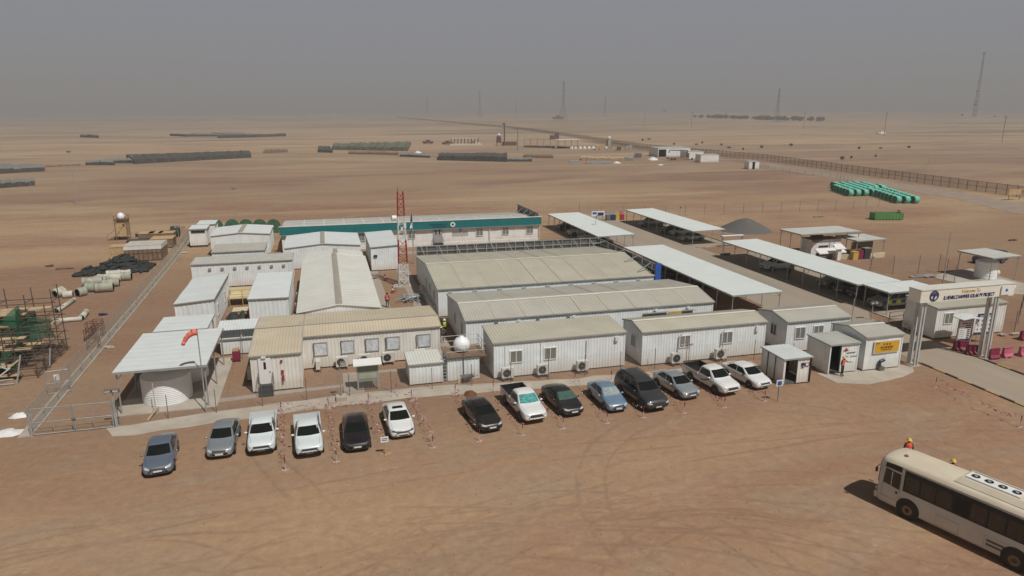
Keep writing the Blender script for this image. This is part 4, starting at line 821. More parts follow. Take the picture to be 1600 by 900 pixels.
        mb.build('bed_liner', bed if bed == 'black' else 'p_bedshade', bd)
        if stripe:
            for s in (1,-1):
                mb = MB(); X = s*(W2+.006); mb.quad((X,-.95,.98),(X,-.45,.72),(X,.2,.60),(X,.2,.68),(X,-.35,.80),(X,-.8,1.02)); mb.quad((X,.6,.78),(X,2.4,.98),(X,2.4,1.0),(X,.6,.84)); mb.build('side_stripe', stripe, t)
    if roofrack:
        for s in (1,-1): mb = MB(); mb.tube((s*.66,-.1,K['top']+.03),(s*.66,2.0,K['top']+.02),.025); mb.build('roof_rail','black',t)
    return t
G_ = 'vehicles parked nose out in the front row'
A_ = math.radians
car('sedan','sedan','slate blue sedan parked nose out, leftmost of the front row by itself','car','p_slate',-10.86,41.95,A_(6),G_)
car('hatch','sedan','silver grey compact sedan between the slate blue sedan and the white pickup','car','p_silver',-7.58,43.35,A_(-1),G_)
car('oldpickup','pickup','white old-style pickup right beside the silver grey compact sedan','pickup','p_white2',-5.02,43.15,A_(2),G_,bed='p_white2',trimdark=True)
car('oldpickup','pickup','white old-style pickup left of the plain black sedan, between two rows of tape','pickup','p_white2',-2.01,42.0,A_(3),G_,bed='p_white2',trimdark=True)
car('sedan','sedan','glossy black sedan left of the small sign on a post','car','p_black',0.97,42.0,A_(0),G_,chrome=False,lens='grille')
car('sedan','sedan','white sedan with a dark sunroof right of the small sign','car','p_white',4.03,43.15,A_(3),G_,sunroof=True,lens='grille')
car('sedan','sedan','black sedan with a chrome grille bar below the brown soil heap','car','p_black',10.09,42.5,A_(8),G_)
car('pickup','pickup','white pickup with a black bed and a cyan windscreen shade','pickup','p_white',13.39,43.0,A_(5),G_,wind='shade_cyan',stripe='steel_dark')
car('sedan','sedan','black sedan with a dull green windscreen shade','car','p_black2',16.42,43.45,A_(6),G_,wind='shade_green')
car('hatch','sedan','light blue sedan with a silver folding windscreen shade','car','p_blue',19.78,43.25,A_(2),G_,wind='shade_silver')
car('suv','suv','large charcoal SUV with roof rails and a chrome grille','suv','p_charcoal',22.65,42.6,A_(5),G_,roofrack=True)
car('sedan','sedan','silver green sedan behind the charcoal SUV and left of the striped pickup','car','p_silver2',26.2,43.98,A_(7),G_)
car('pickup','pickup','white single-cab pickup with black bed and dark side stripes under the cabin window','pickup','p_white',29.55,43.8,A_(8),G_,stripe='steel_dark')
car('sedan','sedan','white sedan with black windows, rightmost of the front row beside the small open shed','car','p_white',32.79,44.3,A_(8),G_,chrome=False)
# cars in the shade of the car ports, nose to the left lane or away
def shade(kind,name,label,paint,x,y,deg,**k): return car(kind,name,label,'suv' if kind=='suv' else ('pickup' if 'pickup' in kind else 'car'),paint,x,y,A_(deg),'cars under the carports',**k)
shade('sedan','sedan','silver sedan at the near end of the carport beside the teal office','p_greysedan', 46.1, 106.22,88,chrome=False)
shade('pickup','pickup','white pickup second from the near end of the carport beside the teal office','p_white',41.3,109.6,-90)
shade('pickup','pickup','white pickup third from the near end of the carport beside the teal office','p_white2',41.3,115.4,-90)
shade('suv','suv','brown grey SUV at the far end of the carport beside the teal office','p_charcoal',41.3,121.3,-90)
shade('sedan','sedan','silver sedan nearest the front of the carport behind the crossroads','p_silver2', 58.07, 105.46,-90)
shade('sedan','sedan','white sedan next to the silver one under the carport behind the crossroads','p_white2', 59.18, 111.07,-90)
shade('sedan','sedan','dark sedan midway under the carport behind the crossroads','p_black2',58.5,113.2,-90)
shade('suv','suv','silver SUV at the far end of the carport behind the crossroads','p_silver',58.2,121.5,-90)
shade('sedan','sedan','black sedan at the far end of the carport by the big tan roof','p_black',41.7,88.6,-90)
shade('suv','suv','black SUV second from the far end of the carport by the big tan roof','p_black2',41.7,84.6,-90)
shade('sedan','sedan','charcoal sedan midway along the carport by the big tan roof','p_charcoal',41.7,80.6,-90)
shade('suv','suv','dark SUV close to the flagged end panel of the big tan roof','p_black2',41.7,75.6,-90)
shade('pickup','pickup','white pickup with a worker beside it midway under the longest carport','p_white2', 58.18, 81.92,-90)
shade('suv','suv','dusty white SUV under the near half of the longest carport','p_greysedan', 59.34, 71.47,-90)
shade('sedan','sedan','grey sedan between the dusty SUV and the black pickup under the longest carport','p_charcoal', 59.3, 68.53,-90)
shade('suv','suv','black SUV beside the chequered patrol car under the longest carport','p_black', 59.33, 66.05,-90)
pt = shade('suv','patrol_car','white patrol car with yellow and blue checks at the near end of the longest carport','p_greysedan', 58.66, 61.95,-90)
# checks on the side that faces the camera: car nose points to -X, so its local -X side faces +Y and +X side faces -Y
for k in range(7):
    for sx in (1,-1):
        mb = MB(); yy = -2.1+k*.62; mb.box(min(sx*1.004,sx*1.02),yy,.74,max(sx*1.004,sx*1.02),yy+.62,1.08); mb.build('check','hivis_y' if k%2 else 'navy',pt)
mb = MB(); mb.box(-.6,-.2,1.95,.6,.1,2.08); mb.build('light_bar','blue',pt)
car('suv','suv','dark navy car behind the water tank under the right-hand grey canopy','suv','p_navy',91.0,77.6,A_(-86))
# ------------------------------------------------------------------ bus
def bus():
    fx, fy = 28.87, 28.52; rz = math.atan2(-0.302,-0.953)
    L = 9.8; W2 = 1.2
    t = thing('bus','dusty white bus with a sand-stained roof and a four-fan roof unit','bus',(0,0,0),rz)
    # near front corner sits at (fx,fy): local (+x side) faces the camera
    ex = Vector((math.cos(rz), math.sin(rz),0)); ey = Vector((-math.sin(rz), math.cos(rz),0))
    near = ex*W2 if (ex*W2).dot(Vector((-.95,-.31,0))) > 0 else -ex*W2
    s = 1 if near.dot(ex) > 0 else -1
    c = Vector((fx,fy,0)) - near + ey*(L/2+0.05); t.location = (c.x,c.y,0)
    def prof(st):
        y, zb, zt, w = st
        return [(0,zb),(w*.96,zb),(w,zb+.12),(w,1.35),(w*.985,1.7),(w*.955,zt-.42),(w*.93,zt-.22),(w*.80,zt-.07),(w*.4,zt),(0,zt+.03)]
    mb = MB(); mb.smooth = True
    loft([(-L/2,.42,2.75,W2*.80),(-L/2+.06,.36,2.92,W2*.90),(-L/2+.28,.34,3.02,W2*.975),(-L/2+.8,.34,3.08,W2),(-2,.34,3.1,W2),(0,.34,3.1,W2),(2,.34,3.1,W2),(L/2-.5,.34,3.1,W2),(L/2-.1,.36,3.02,W2*.97),(L/2,.42,2.9,W2*.9)], prof, mb)
    body = mb.build('body','bus',t)
    # roof skin
    mb = MB(); mb.smooth = True; rows = []
    for y, zt, w in ((-L/2+.1,2.93,W2*.86),(-L/2+.3,3.04,W2*.95),(-L/2+.9,3.10,W2*.97),(0,3.12,W2*.97),(L/2-.5,3.12,W2*.97),(L/2-.1,3.03,W2*.9)):
        rows.append([(x*w,y,zt-dz) for x, dz in ((-.99,.30),(-.93,.16),(-.80,.055),(-.4,-.012),(0,-.04),(.4,-.012),(.80,.055),(.93,.16),(.99,.30))])
    n = 9; mb.add([p for r_ in rows for p in r_], [(k*n+i,k*n+i+1,(k+1)*n+i+1,(k+1)*n+i) for k in range(len(rows)-1) for i in range(n-1)]); mb.build('roof','busroof',body)
    # glass band on both sides, with a pane each
    for q in (1,-1):
        mb = MB(); X = q*(W2*.985+.01)
        mb.add([(q*(W2+.006),-L/2+1.45,1.5),(q*(W2+.006),L/2-.4,1.5),(q*(W2*.955+.012),L/2-.4,2.70),(q*(W2*.955+.012),-L/2+1.45,2.70)],[(0,1,2,3)]); band = mb.build('window_band','black',t)
        k = 0; y = -L/2+1.5
        while y < L/2-.8:
            w_ = .82; mb = MB(); a, b = y+.05, y+w_-.05
            mb.add([(q*(W2+.014),a,1.60),(q*(W2+.014),b,1.60),(q*(W2*.957+.02),b,2.45),(q*(W2*.957+.02),a,2.45)],[(0,1,2,3)]); mb.build('pane','busglass' if k%4 != 3 else 'carglass',band); y += w_; k += 1
        # driver's door and window
        mb = MB(); mb.add([(q*(W2+.008),-L/2+.36,1.55),(q*(W2+.008),-L/2+1.28,1.45),(q*(W2*.957+.016),-L/2+1.28,2.36),(q*(W2*.957+.016),-L/2+.42,2.40)],[(0,1,2,3)]); dr = mb.build('driver_window','busglass',t)
        mb = MB(); mb.box(min(q*(W2+.004),q*(W2+.014)),-L/2+.80,1.5,max(q*(W2+.004),q*(W2+.014)),-L/2+.84,2.35); mb.build('sash','bus',dr)
        mb = MB(); mb.add([(q*(W2*.96+.012),-L/2+.36,2.48),(q*(W2*.96+.012),-L/2+1.28,2.48),(q*(W2*.945+.014),-L/2+1.28,2.78),(q*(W2*.945+.014),-L/2+.42,2.76)],[(0,1,2,3)]); mb.build('top_light','black',t)
        mb = MB(); X0,X1 = sorted((q*(W2+.001),q*(W2+.008)))
        for a,b,z0,z1 in ((.32,.34,.75,1.5),(1.29,1.31,.75,2.4)): mb.box(X0,-L/2+a,z0,X1,-L/2+b,z1)
        mb.box(X0,-L/2+.32,.74,X1,-L/2+1.3,.76); mb.build('door_seam','trim',t)
        mb = MB(); mb.box(X0,-L/2+1.1,1.15,X1+.01*q*0,-L/2+1.2,1.3); mb.build('door_handle','black',t)
        mb = MB(); mb.box(X0,-L/2+1.4,.98,X1,-L/2+1.75,1.05); mb.build('badge','wood_dark',t)
        for a,b,z0,z1 in ((3.3,4.4,.45,1.05),(5.6,7.6,.5,1.12)):
            mb = MB()
            for (c0,c1,d0,d1) in ((a,b,z0,z0+.012),(a,b,z1,z1+.012),(a,a+.012,z0,z1),(b,b+.012,z0,z1)): mb.box(X0,-L/2+c0,d0,X1,-L/2+c1,d1)
            mb.build('hatch_outline','trim',t)
        for z0 in (.62,.84): mb = MB(); mb.box(X0,-L/2+5.7,z0,X1,-L/2+6.5,z0+.13); mb.build('side_vent','steel_dark',t)
        for wy in (-L/2+1.85, -L/2+7.0):
            mb = MB(); mb.lathe([(.62,-.02),(.62,.012)],(q*(W2-.004),wy,.56),26,'X'); mb.build('wheel_arch','black',t)
            mb = MB(); mb.lathe([(.46,-.14),(.5,-.10),(.5,.09),(.44,.12)],(q*(W2-.10),wy,.5),26,'X'); wh = mb.build('wheel','tyre',t)
            mb = MB(); mb.lathe([(.27,-.02),(.27,.02),(.14,.03),(.12,.0)] if q > 0 else [(.12,-.0),(.14,-.03),(.27,-.02),(.27,.02)],(q*(W2+.02),wy,.5),18,'X'); mb.build('rim','wood_dark',wh)
        mb = MB(); mb.obox((q*(W2+.08),-L/2-.02,2.15),(.10,.10,.26)); mb.tube((q*W2,-L/2+.1,2.5),(q*(W2+.15),-L/2-.02,2.3),.02); mb.build('mirror','black',t)
    mb = MB(); mb.add([(-W2*.85,-L/2-.01,1.35),(W2*.85,-L/2-.01,1.35),(W2*.83,-L/2+.02,2.6),(-W2*.83,-L/2+.02,2.6)],[(0,1,2,3)]); mb.build('windscreen','carglass',t)
    mb = MB(); mb.box(-W2*.9,-L/2-.1,.4,W2*.9,-L/2+.1,.75); mb.build('bumper','bus',t)
    for q in (-1,1): mb = MB(); mb.obox((q*.85,-L/2-.04,.95),(.35,.08,.2)); mb.build('headlight','lens',t)
    mb = MB(); mb.lathe([(.10,0),(.12,.05),(.05,.12)],(s*.35,-L/2+1.0,3.1),12); mb.build('beacon','wood_dark',t)
    # roof air conditioner
    y0, y1 = -L/2+3.7, -L/2+7.6
    mb = MB(); mb.add([(-.88,y0,3.1),(.88,y0,3.1),(.88,y1,3.1),(-.88,y1,3.1),(-.62,y0+.22,3.34),(.62,y0+.22,3.34),(.62,y1-.4,3.34),(-.62,y1-.4,3.34)],[(4,5,6,7),(0,1,5,4),(1,2,6,5),(2,3,7,6),(3,0,4,7)]); ac = mb.build('roof_air_conditioner','busroof',t)
    mb = MB(); mb.box(-.38,y0+.3,3.345,.38,y1-1.2,3.365); pl = mb.build('fan_plate','signwhite',ac)
    for k in range(4):
        mb = MB(); mb.lathe([(.20,0),(.20,.02)],(0,y0+.62+k*.62,3.367),18); fn = mb.build('fan','black',ac)
        mb = MB(); mb.lathe([(.085,.02),(.07,.04)],(0,y0+.62+k*.62,3.367),12); mb.build('fan_hub','steel',fn)
    for q in (-1,1): mb = MB(); mb.box(q*.46-.04,y0+.3,3.345,q*.46+.04,y1-1.1,3.37); mb.build('slot','steel',ac)
bus()

# ------------------------------------------------------------------ people
def person(label, x, y, rz, vest=None, hat=None, trousers='cloth_dark', shirt='cloth_dark', pose='stand', h=1.74, bend=0.0, z0=0.02):
    """one continuous skinned body; local front is -Y"""
    t = thing('person', label, 'person', (x,y,z0), rz)
    s = h/1.74
    J = dict(pel=(0,0,.95),wst=(0,-.01,1.08),chs=(0,-.02-bend*.25,1.30-bend*.05),nk=(0,-.03-bend*.4,1.47-bend*.1),hd=(0,-.05-bend*.5,1.56-bend*.12),top=(0,-.05-bend*.52,1.68-bend*.12))
    for q, n in ((1,'l'),(-1,'r')):
        st = .16 if pose == 'walk' else .0
        J['hip'+n] = (q*.10,0,.90); J['kn'+n] = (q*.11,-.03-q*st*.6,.50); J['an'+n] = (q*.11,.02-q*st,.09); J['toe'+n] = (q*.13,-.15-q*st,.04)
        J['sh'+n] = (q*.19,-.02-bend*.3,1.41-bend*.07)
        if pose == 'reach' and q == 1: J['el'+n] = (q*.36,-.16,1.22); J['wr'+n] = (q*.50,-.36,1.25)
        elif pose == 'phone': J['el'+n] = (q*.27,-.12,1.14); J['wr'+n] = (q*.10,-.32,1.22)
        elif pose == 'hips': J['el'+n] = (q*.40,.06,1.16); J['wr'+n] = (q*.22,-.06,1.00)
        else: J['el'+n] = (q*.25,.02,1.13); J['wr'+n] = (q*.26,-.08+q*st*.5,.88)
        w_, e_ = Vector(J['wr'+n]), Vector(J['el'+n]); dr = (w_-e_).normalized(); J['hand'+n] = tuple(w_+dr*.09)
    Rr = dict(pel=.145,wst=.135,chs=.165,nk=.062,hd=.098,top=.085,hip=.088,kn=.062,an=.045,toe=.04,sh=.072,el=.046,wr=.032,hand=.034)
    names = list(J); idx = {n:i for i,n in enumerate(names)}
    E_ = [('pel','wst'),('wst','chs'),('chs','nk'),('nk','hd'),('hd','top')]
    for n in 'lr': E_ += [('pel','hip'+n),('hip'+n,'kn'+n),('kn'+n,'an'+n),('an'+n,'toe'+n),('chs','sh'+n),('sh'+n,'el'+n),('el'+n,'wr'+n),('wr'+n,'hand'+n)]
    me = D.meshes.new('b'); me.from_pydata([Vector(J[n])*s for n in names], [(idx[a],idx[b]) for a,b in E_], []); ob = D.objects.new('b', me); COL.objects.link(ob)
    sk = ob.modifiers.new('s','SKIN'); sv = me.skin_vertices[0].data
    for n in names:
        k = n[:-1] if n[-1] in 'lr' and n[:-1] in Rr else n; r = Rr[k]*s; sv[idx[n]].radius = (r*1.15, r*.85) if k in ('chs','wst','pel') else (r,r)
    sv[0].use_root = True
    sb = ob.modifiers.new('u','SUBSURF'); sb.levels = 1; sb.render_levels = 1
    dg = bpy.context.evaluated_depsgraph_get(); em = D.meshes.new_from_object(ob.evaluated_get(dg)); D.objects.remove(ob)
    em.name = 'body'; em.materials.clear()
    for k in (trousers, shirt, 'skin', 'black'): em.materials.append(M[k])
    hands = [Vector(J['hand'+n])*s for n in 'lr']
    for p in em.polygons:
        c = p.center; p.use_smooth = True
        p.material_index = 3 if c.z < .10*s else 0 if c.z < 1.0*s and min((c-hh).length for hh in hands) > .12*s and abs(c.x) < .2*s else (2 if c.z > 1.46*s-bend*.1 or min((c-hh).length for hh in hands) < .10*s else 1)
    # fingers and thumb joined to the body mesh
    bm = bmesh.new(); bm.from_mesh(em)
    for n in 'lr':
        w_, hd_ = Vector(J['wr'+n])*s, Vector(J['hand'+n])*s; dr = (hd_-w_).normalized(); sd = dr.cross(Vector((0,0,1))) if abs(dr.z) < .9 else Vector((0,1,0)); sd.normalize()
        mb = MB()
        for k, ln in enumerate((.060,.070,.066,.052)):
            a = hd_+sd*(k-1.5)*.019*s; m_ = a+dr*ln*.55*s; mb.tube(a-dr*.02,m_,.0095*s,5); mb.tube(m_,m_+(dr+Vector((0,-.5,-.2))).normalized()*ln*.5*s,.0085*s,5,.006*s)
        a = w_.lerp(hd_,.4)+sd*.028*s; mb.tube(a,a+(dr+sd*.9).normalized()*.055*s,.011*s,5,.008*s)
        b0 = [bm.verts.new(v) for v in mb.v]
        for f_ in mb.f: q_ = bm.faces.new([b0[i] for i in f_]); q_.material_index = 2
    # nose and ears
    hc = (Vector(J['hd'])+Vector(J['top']))*.5*s; mb = MB(); mb.obox(hc+Vector((0,-.10,-.01))*s,(.025*s,.03*s,.04*s))
    for q in (-1,1): mb.obox(hc+Vector((q*.095,0,-.01))*s,(.018*s,.03*s,.05*s)); mb.obox(hc+Vector((q*.034,-.092,.018))*s,(.022*s,.008*s,.012*s))
    mb.obox(hc+Vector((0,-.094,-.05))*s,(.045*s,.008*s,.010*s))
    b0 = [bm.verts.new(v) for v in mb.v]
    for i, f_ in enumerate(mb.f): q_ = bm.faces.new([b0[i_] for i_ in f_]); q_.material_index = 2
    bm.to_mesh(em); bm.free()
    bo = D.objects.new('body', em); COL.objects.link(bo); bo.parent = t
    if vest:
        mb = MB(); mb.smooth = True; rows = []; n = 14
        for z, rx_, ry_, dy in ((.98,.19,.145,0),(1.1,.185,.15,-.01),(1.3,.215,.155,-.02),(1.41,.20,.135,-.025),(1.475,.10,.08,-.03)):
            for i in range(n): a = 2*math.pi*i/n; rows.append(Vector((rx_*math.cos(a), ry_*math.sin(a)+dy-bend*max(0,z-1)*.8, z-bend*.05*max(0,z-1)))*s)
        mb.add(rows, [(k*n+i,k*n+(i+1)%n,(k+1)*n+(i+1)%n,(k+1)*n+i) for k in range(4) for i in range(n)]); vo = mb.build('safety_vest', vest, t)
        mb = MB(); mb.lathe([(.196,1.10),(.196,1.14)],(0,-.012,0),14)
        for p in mb.v: p.y = p.y*.80
        for p in mb.v: p *= s
        mb.build('reflective_band','reflect',vo)
    if hat:
        hp = Vector(J['top'])*s; mb = MB(); mb.smooth = True
        mb.lathe([(.165,-.035),(.165,-.022),(.132,-.015),(.128,.03),(.10,.075),(.05,.10),(.01,.105)],hp+Vector((0,0,-.005)),16)
        mb.obox(hp+Vector((0,-.17,-.03)),(.16,.08,.012)); mb.build('helmet',hat,t)
    else:
        hp = Vector(J['top'])*s; mb = MB(); mb.smooth = True; mb.lathe([(.105,-.05),(.112,0),(.09,.05),(.03,.075)],hp+Vector((0,.015,0)),14); mb.build('hair','black',t)
    return t
person('worker in an orange vest and yellow helmet stepping out of the open shed doorway', 40.85, 45.35, A_(20), 'hivis_o', 'hat_y', pose='reach')
person('worker in a yellow vest and white helmet in the alley beside the cream building', 10.48, 64.67, A_(25), 'hivis_y', 'hat_w', pose='phone')
person('worker in a lime helmet and dark clothes at the corner of the cream building', 9.93, 62.69, A_(-30), None, 'hat_g', pose='hips', shirt='cloth_grey', bend=.3)
person('person in a red vest without helmet on the paved walk beside the gabled hall', 5.96, 76.4, A_(150), 'hivis_o', None)
person('worker in a red vest and yellow helmet standing behind the front of the bus', 34.17, 31.6, A_(150), 'hivis_o', 'hat_y')
person('worker whose yellow helmet just shows above the bus roof', 34.58, 28.8, A_(120), 'hivis_o', 'hat_y', h=1.7)
person('worker in a yellow vest in the shade of the carport by the big tan roof', 40.2, 69.8, A_(-60), 'hivis_y', 'hat_y')
person('worker in dark clothes standing in the shade beside the white pickup under the longest carport', 58.6, 76.6, A_(-80), None, 'hat_w')
person('person in dark clothes deep in the shade of the carport by the big tan roof', 41.9, 66.6, A_(-80), None, None, shirt='cloth_dark')
# ------------------------------------------------------------------ notice board, poles, signs
t = thing('notice_board','grey green notice board with a white sloping canopy in front of the cream building','notice board',(2.33, 52.7, 0)); 
mb = MB(); mb.box(-.75,-.05,.75,.75,.03,2.1); mb.build('board','board_green',t)
for sx in (-1,1): mb = MB(); mb.box(sx*.8-.05,-.06,0,sx*.8+.05,.06,2.35); mb.build('post','steel',t)
mb = MB(); mb.add([(-1.1,-.45,2.2),(1.1,-.45,2.2),(1.1,.45,2.45),(-1.1,.45,2.45),(-1.1,-.45,2.26),(1.1,-.45,2.26),(1.1,.45,2.51),(-1.1,.45,2.51)],[(0,3,2,1),(4,5,6,7),(0,1,5,4),(1,2,6,5),(2,3,7,6),(3,0,4,7)]); mb.build('canopy','signwhite',t)
mb = MB(); mb.box(-.7,-.075,1.0,.7,-.055,1.45); mb.build('poster','pipe_grey',t)
for k in range(9): mb = MB(); mb.box(-.68+k*.165,-.03,0,-.64+k*.165,.0,.75); mb.build('bar','steel_dark',t)
def lamp_post(label, x, y, h, heads=1, r=.06, base=False, name='light_pole', grp=None):
    t = thing(name, label, 'light pole', (x,y,gz(x,y)), group=grp)
    mb = MB(); mb.tube((0,0,0),(0,0,h),r,8,r*.6); mb.build('pole','steel',t)
    for k in range(heads):
        mb = MB(); mb.obox(((-.25 if k else .25),-.1,h),(.42,.22,.28),0,R(35)); hd = mb.build('flood_light','steel_dark',t)
        mb = MB(); mb.obox(((-.25 if k else .25),-.17,h-.04),(.34,.12,.2),0,R(35)); mb.build('lens','signwhite',hd)
    if base: mb = MB(); mb.box(-.4,-.4,0,.4,.4,.35); mb.build('plinth','concrete',t)
    return t
lamp_post('short pole on a concrete plinth beside the footpath in front of the cream building', 0.19, 51.2, 3.0, 1, base=True)
lamp_post('post with two small lamps at the right side of the mesh gates', -15.2, 50.5, 2.75, 2)
lamp_post('pole with two white lamps by the left wire fence beside the timber crates', -23.64, 121.9, 3.4, 2)
lamp_post('short post with a white lamp at the far end of the left wire fence', -23.86, 126.42, 2.6, 1)
lamp_post('tall flood light pole behind the cluster of white cabins', -17.16, 143.61, 7.2, 2)
lamp_post('tall lone flood light mast standing in the open desert on the left', -57.49, 186.4, 12.5, 3, r=.09)
lamp_post('tall bare grey pole left of the grey tank canopy', 75.46, 68.5, 6.8, 0, r=.07)
lamp_post('low post with a white lamp beside the longest carport', 72.6, 77.85, 1.9, 2)
lamp_post('low post with a white lamp between the carports and the far wire fence', 70.68, 128.74, 2.4, 1)
lamp_post('dark post with a small camera behind the open sheds', 53.08, 58.46, 2.5, 0); lamp_post('post with round lamps where the lane meets the gate yard', 55.32, 58.21, 1.9, 2)
lamp_post('slim lamp pole in front of the near end of the carport beside the teal office', 44.71, 110.52, 4.1, 1)
lamp_post('thin black post on the desert side of the far carport', 54.0, 143.34, 2.4, 0); lamp_post('thin black post between the bins and the crossroads carport', 72.43, 139.37, 2.8, 0)
def small_sign(label, x, y, h, w, hh, post='steel_dark', lines=2):
    t = thing('sign', label, 'sign', (x,y,0)); mb = MB(); mb.tube((0,0.03,0),(0,0.03,h),.03); mb.build('post',post,t)
    mb = MB(); mb.box(-w/2,-.03,h-hh,w/2,0,h); p = mb.build('panel','signwhite',t)
    for k in range(lines): mb = MB(); mb.box(-w*.36,-.038,h-hh*(.28+.3*k)-hh*.1,w*.36,-.031,h-hh*(.28+.3*k)+hh*.02); mb.build('writing','navy',p)
    return t
t = small_sign('small white sign on an orange brown post left of the white sunroof sedan', 2.66, 41.48, 1.25, .5, .38, 'wood')
mb = MB(); mb.box(-.35,-.05,0,.35,.05,.08); mb.box(-.05,-.35,0,.05,.35,.08); mb.build('foot','wood',t)
t = small_sign('white sign with a blue picture on a thin post right of the white sedan', 32.47, 42.24, 1.75, .55, .5); mb = MB(); mb.box(-.17,-.045,1.32,.17,-.035,1.66); mb.build('picture','blue',t)
small_sign('small white sign standing in front of the mast foot', 7.62, 83.19, 1.0, .5, .35)
# basketball-like hoop of bunting on a post in front of the white gabled cabin
t = thing('barrier_stand','post topped by a ring of red and white tape before the white gabled cabin','stand',(29.43, 50.93, 0)); mb = MB(); mb.tube((0,0,0),(0,0,2.0),.03); mb.build('post','rust',t)
mb = MB()
for k in range(12): a = 2*math.pi*k/12; mb.obox((.5*math.cos(a),.2*math.sin(a),2.0-.05*(k%2)),(.16,.03,.12),a)
mb.build('bunting','tape_white',t)
# ------------------------------------------------------------------ delineator posts and tape in the parking row
tp = [((-3.49, 41.01)),((-3.52, 41.13)),((-0.4, 41.27)),((5.78, 41.56)),((8.95, 41.69)),((11.98, 41.75)),((15.01, 42.02)),((18.33, 42.03)),((21.22, 42.18)),((24.45, 42.12)),((27.85, 42.24)),((31.49, 42.48))]
where = ['between the two white old-style pickups','between the two white old-style pickups, nearer','between the white pickup and the black sedan on the left','right of the white sunroof sedan','left of the black sedan with the chrome bar','between that black sedan and the cyan-shaded pickup','between the cyan-shaded pickup and the black shaded sedan','left of the light blue sedan','between the light blue sedan and the charcoal SUV','between the charcoal SUV and the silver green sedan','between the silver green sedan and the striped pickup','in front of the rightmost white sedan']
first = None
for k, (x, y) in enumerate(tp):
    if k == 1: continue
    if first is None:
        first = thing('delineator_post','','post',(x,y,0),0,'red and white parking delineator posts')
        mb = MB(); mb.tube((0,0,.02),(0,0,.5),.028,8); mb.build('pole','tape_white',first); mb = MB(); mb.tube((0,0,.5),(0,0,.9),.028,8); mb.build('pole_top','maroon',first)
        mb = MB(); mb.box(-.22,-.035,0,.22,.035,.04); mb.box(-.035,-.16,0,.035,.16,.04); mb.build('foot','tape_white',first); q = first
    else: q = dup(first,(x,y,0),rnd_ := random.uniform(-.4,.4))
    q['label'] = 'red and white cross-footed post '+where[k]
# far-end posts of the same bays
for k, (x, y) in enumerate([(-4.18, 49.83),(-0.8, 49.74),(2.15, 49.89),(5.38, 49.61),(8.84, 49.9),(11.88, 49.87),(18.75, 49.8),(21.82, 49.51),(32.33, 50.15),(4.39, 51.26),(7.58, 45.43)][:10]):
    q = dup(first,(x,y,0),random.uniform(-1,1)); q['label'] = 'red and white post at the footpath end, '+['behind the left pickup pair','left of the left black sedan','right of the left black sedan','behind the white sunroof sedan','beside the brown soil heap','behind the cyan-shaded pickup','behind the dull green shaded sedan','behind the light blue sedan','behind the striped pickup','beside the green notice board'][k]
def tape(label, a, b, n, sag=.3, h0=.75, h1=.75, dens=1.0):
    """barrier tape twisted and fallen between two posts: many short pieces"""
    mb = MB(); a = Vector((*a,0)); b = Vector((*b,0)); d = (b-a).normalized(); rz = math.atan2(d.y,d.x)
    for k in range(n):
        u = (k+.5)/n; p = a.lerp(b,u); z = h0*(1-u)+h1*u - 4*sag*u*(1-u) + random.uniform(-.12,.12)
        z = max(.04,z); off = Vector((random.uniform(-.22,.22),random.uniform(-.22,.22),0)); mb.cur = 0 if random.random() < .55 else 1
        mb.obox(p+off+Vector((0,0,z)),(random.uniform(.08,.22),.012,random.uniform(.03,.06)),rz+random.uniform(-.9,.9),random.uniform(-1,1),random.uniform(-.5,.5))
    return tag(mb.build('barrier_tape',['tape_red','tape_white'],org=((a+b)/2)),label,'barrier tape','loose red and white barrier tape')
tape('red and white tape strung between the two white old-style pickups', (-4.21, 50.13), (-3.52, 41.08), 90)
tape('red and white tape between the left white pickup and the lone black sedan', (-0.79, 49.83), (-0.4, 41.47), 80)
tape('red and white tape along the right side of the left black sedan', (2.13, 49.61), (2.5, 42.66), 70)
tape('red and white tape on the right of the white sunroof sedan', (5.37, 49.51), (5.82, 41.77), 90)
tape('tangled tape left of the black sedan with the chrome bar', (8.81, 49.7), (9.03, 42.82), 70, .6)
tape('fallen tape between the black sedan and the cyan-shaded pickup', (11.78, 49.52), (12.06, 42.01), 40, .8)
tape('fallen tape between the cyan-shaded pickup and the dull green shaded sedan', (14.79, 48.3), (15.11, 42.32), 45, .8)
tape('fallen tape right of the dull green shaded sedan', (18.75, 49.8), (18.39, 42.18), 50, .8)
tape('fallen tape between the light blue sedan and the charcoal SUV', (21.82, 49.51), (21.34, 42.42), 30, .8)
tape('tape trailing between the charcoal SUV and the silver green sedan', (25.55, 50.19), (24.5, 42.22), 60, .8)
tape('red tape lying under the striped pickup side', (28.46, 47.73), (28.01, 42.49), 60, .8)
tape('pale tape lying between the striped pickup and the rightmost white sedan', (31.63, 47.42), (31.42, 42.61), 55, .8)
tape('line of tape fluttering along the footpath edge by the left cars', (-4.47, 50.0), (5.33, 49.52), 90, .5)
tape('white tape sagging beside the gate road, nearer the portal', (46.97, 41.94), (45.87, 37.69), 40, .2)
tape('white tape sagging beside the gate road, nearer the viewer', (46.0, 37.01), (46.22, 33.97), 50, .2)
for k,(x,y) in enumerate([(46.36, 41.26),(46.09, 33.86)]):
    q = dup(first,(x,y,0),0.2); q['label'] = 'red topped post holding white tape beside the gate road, '+('nearer the portal','nearer the viewer')[k]
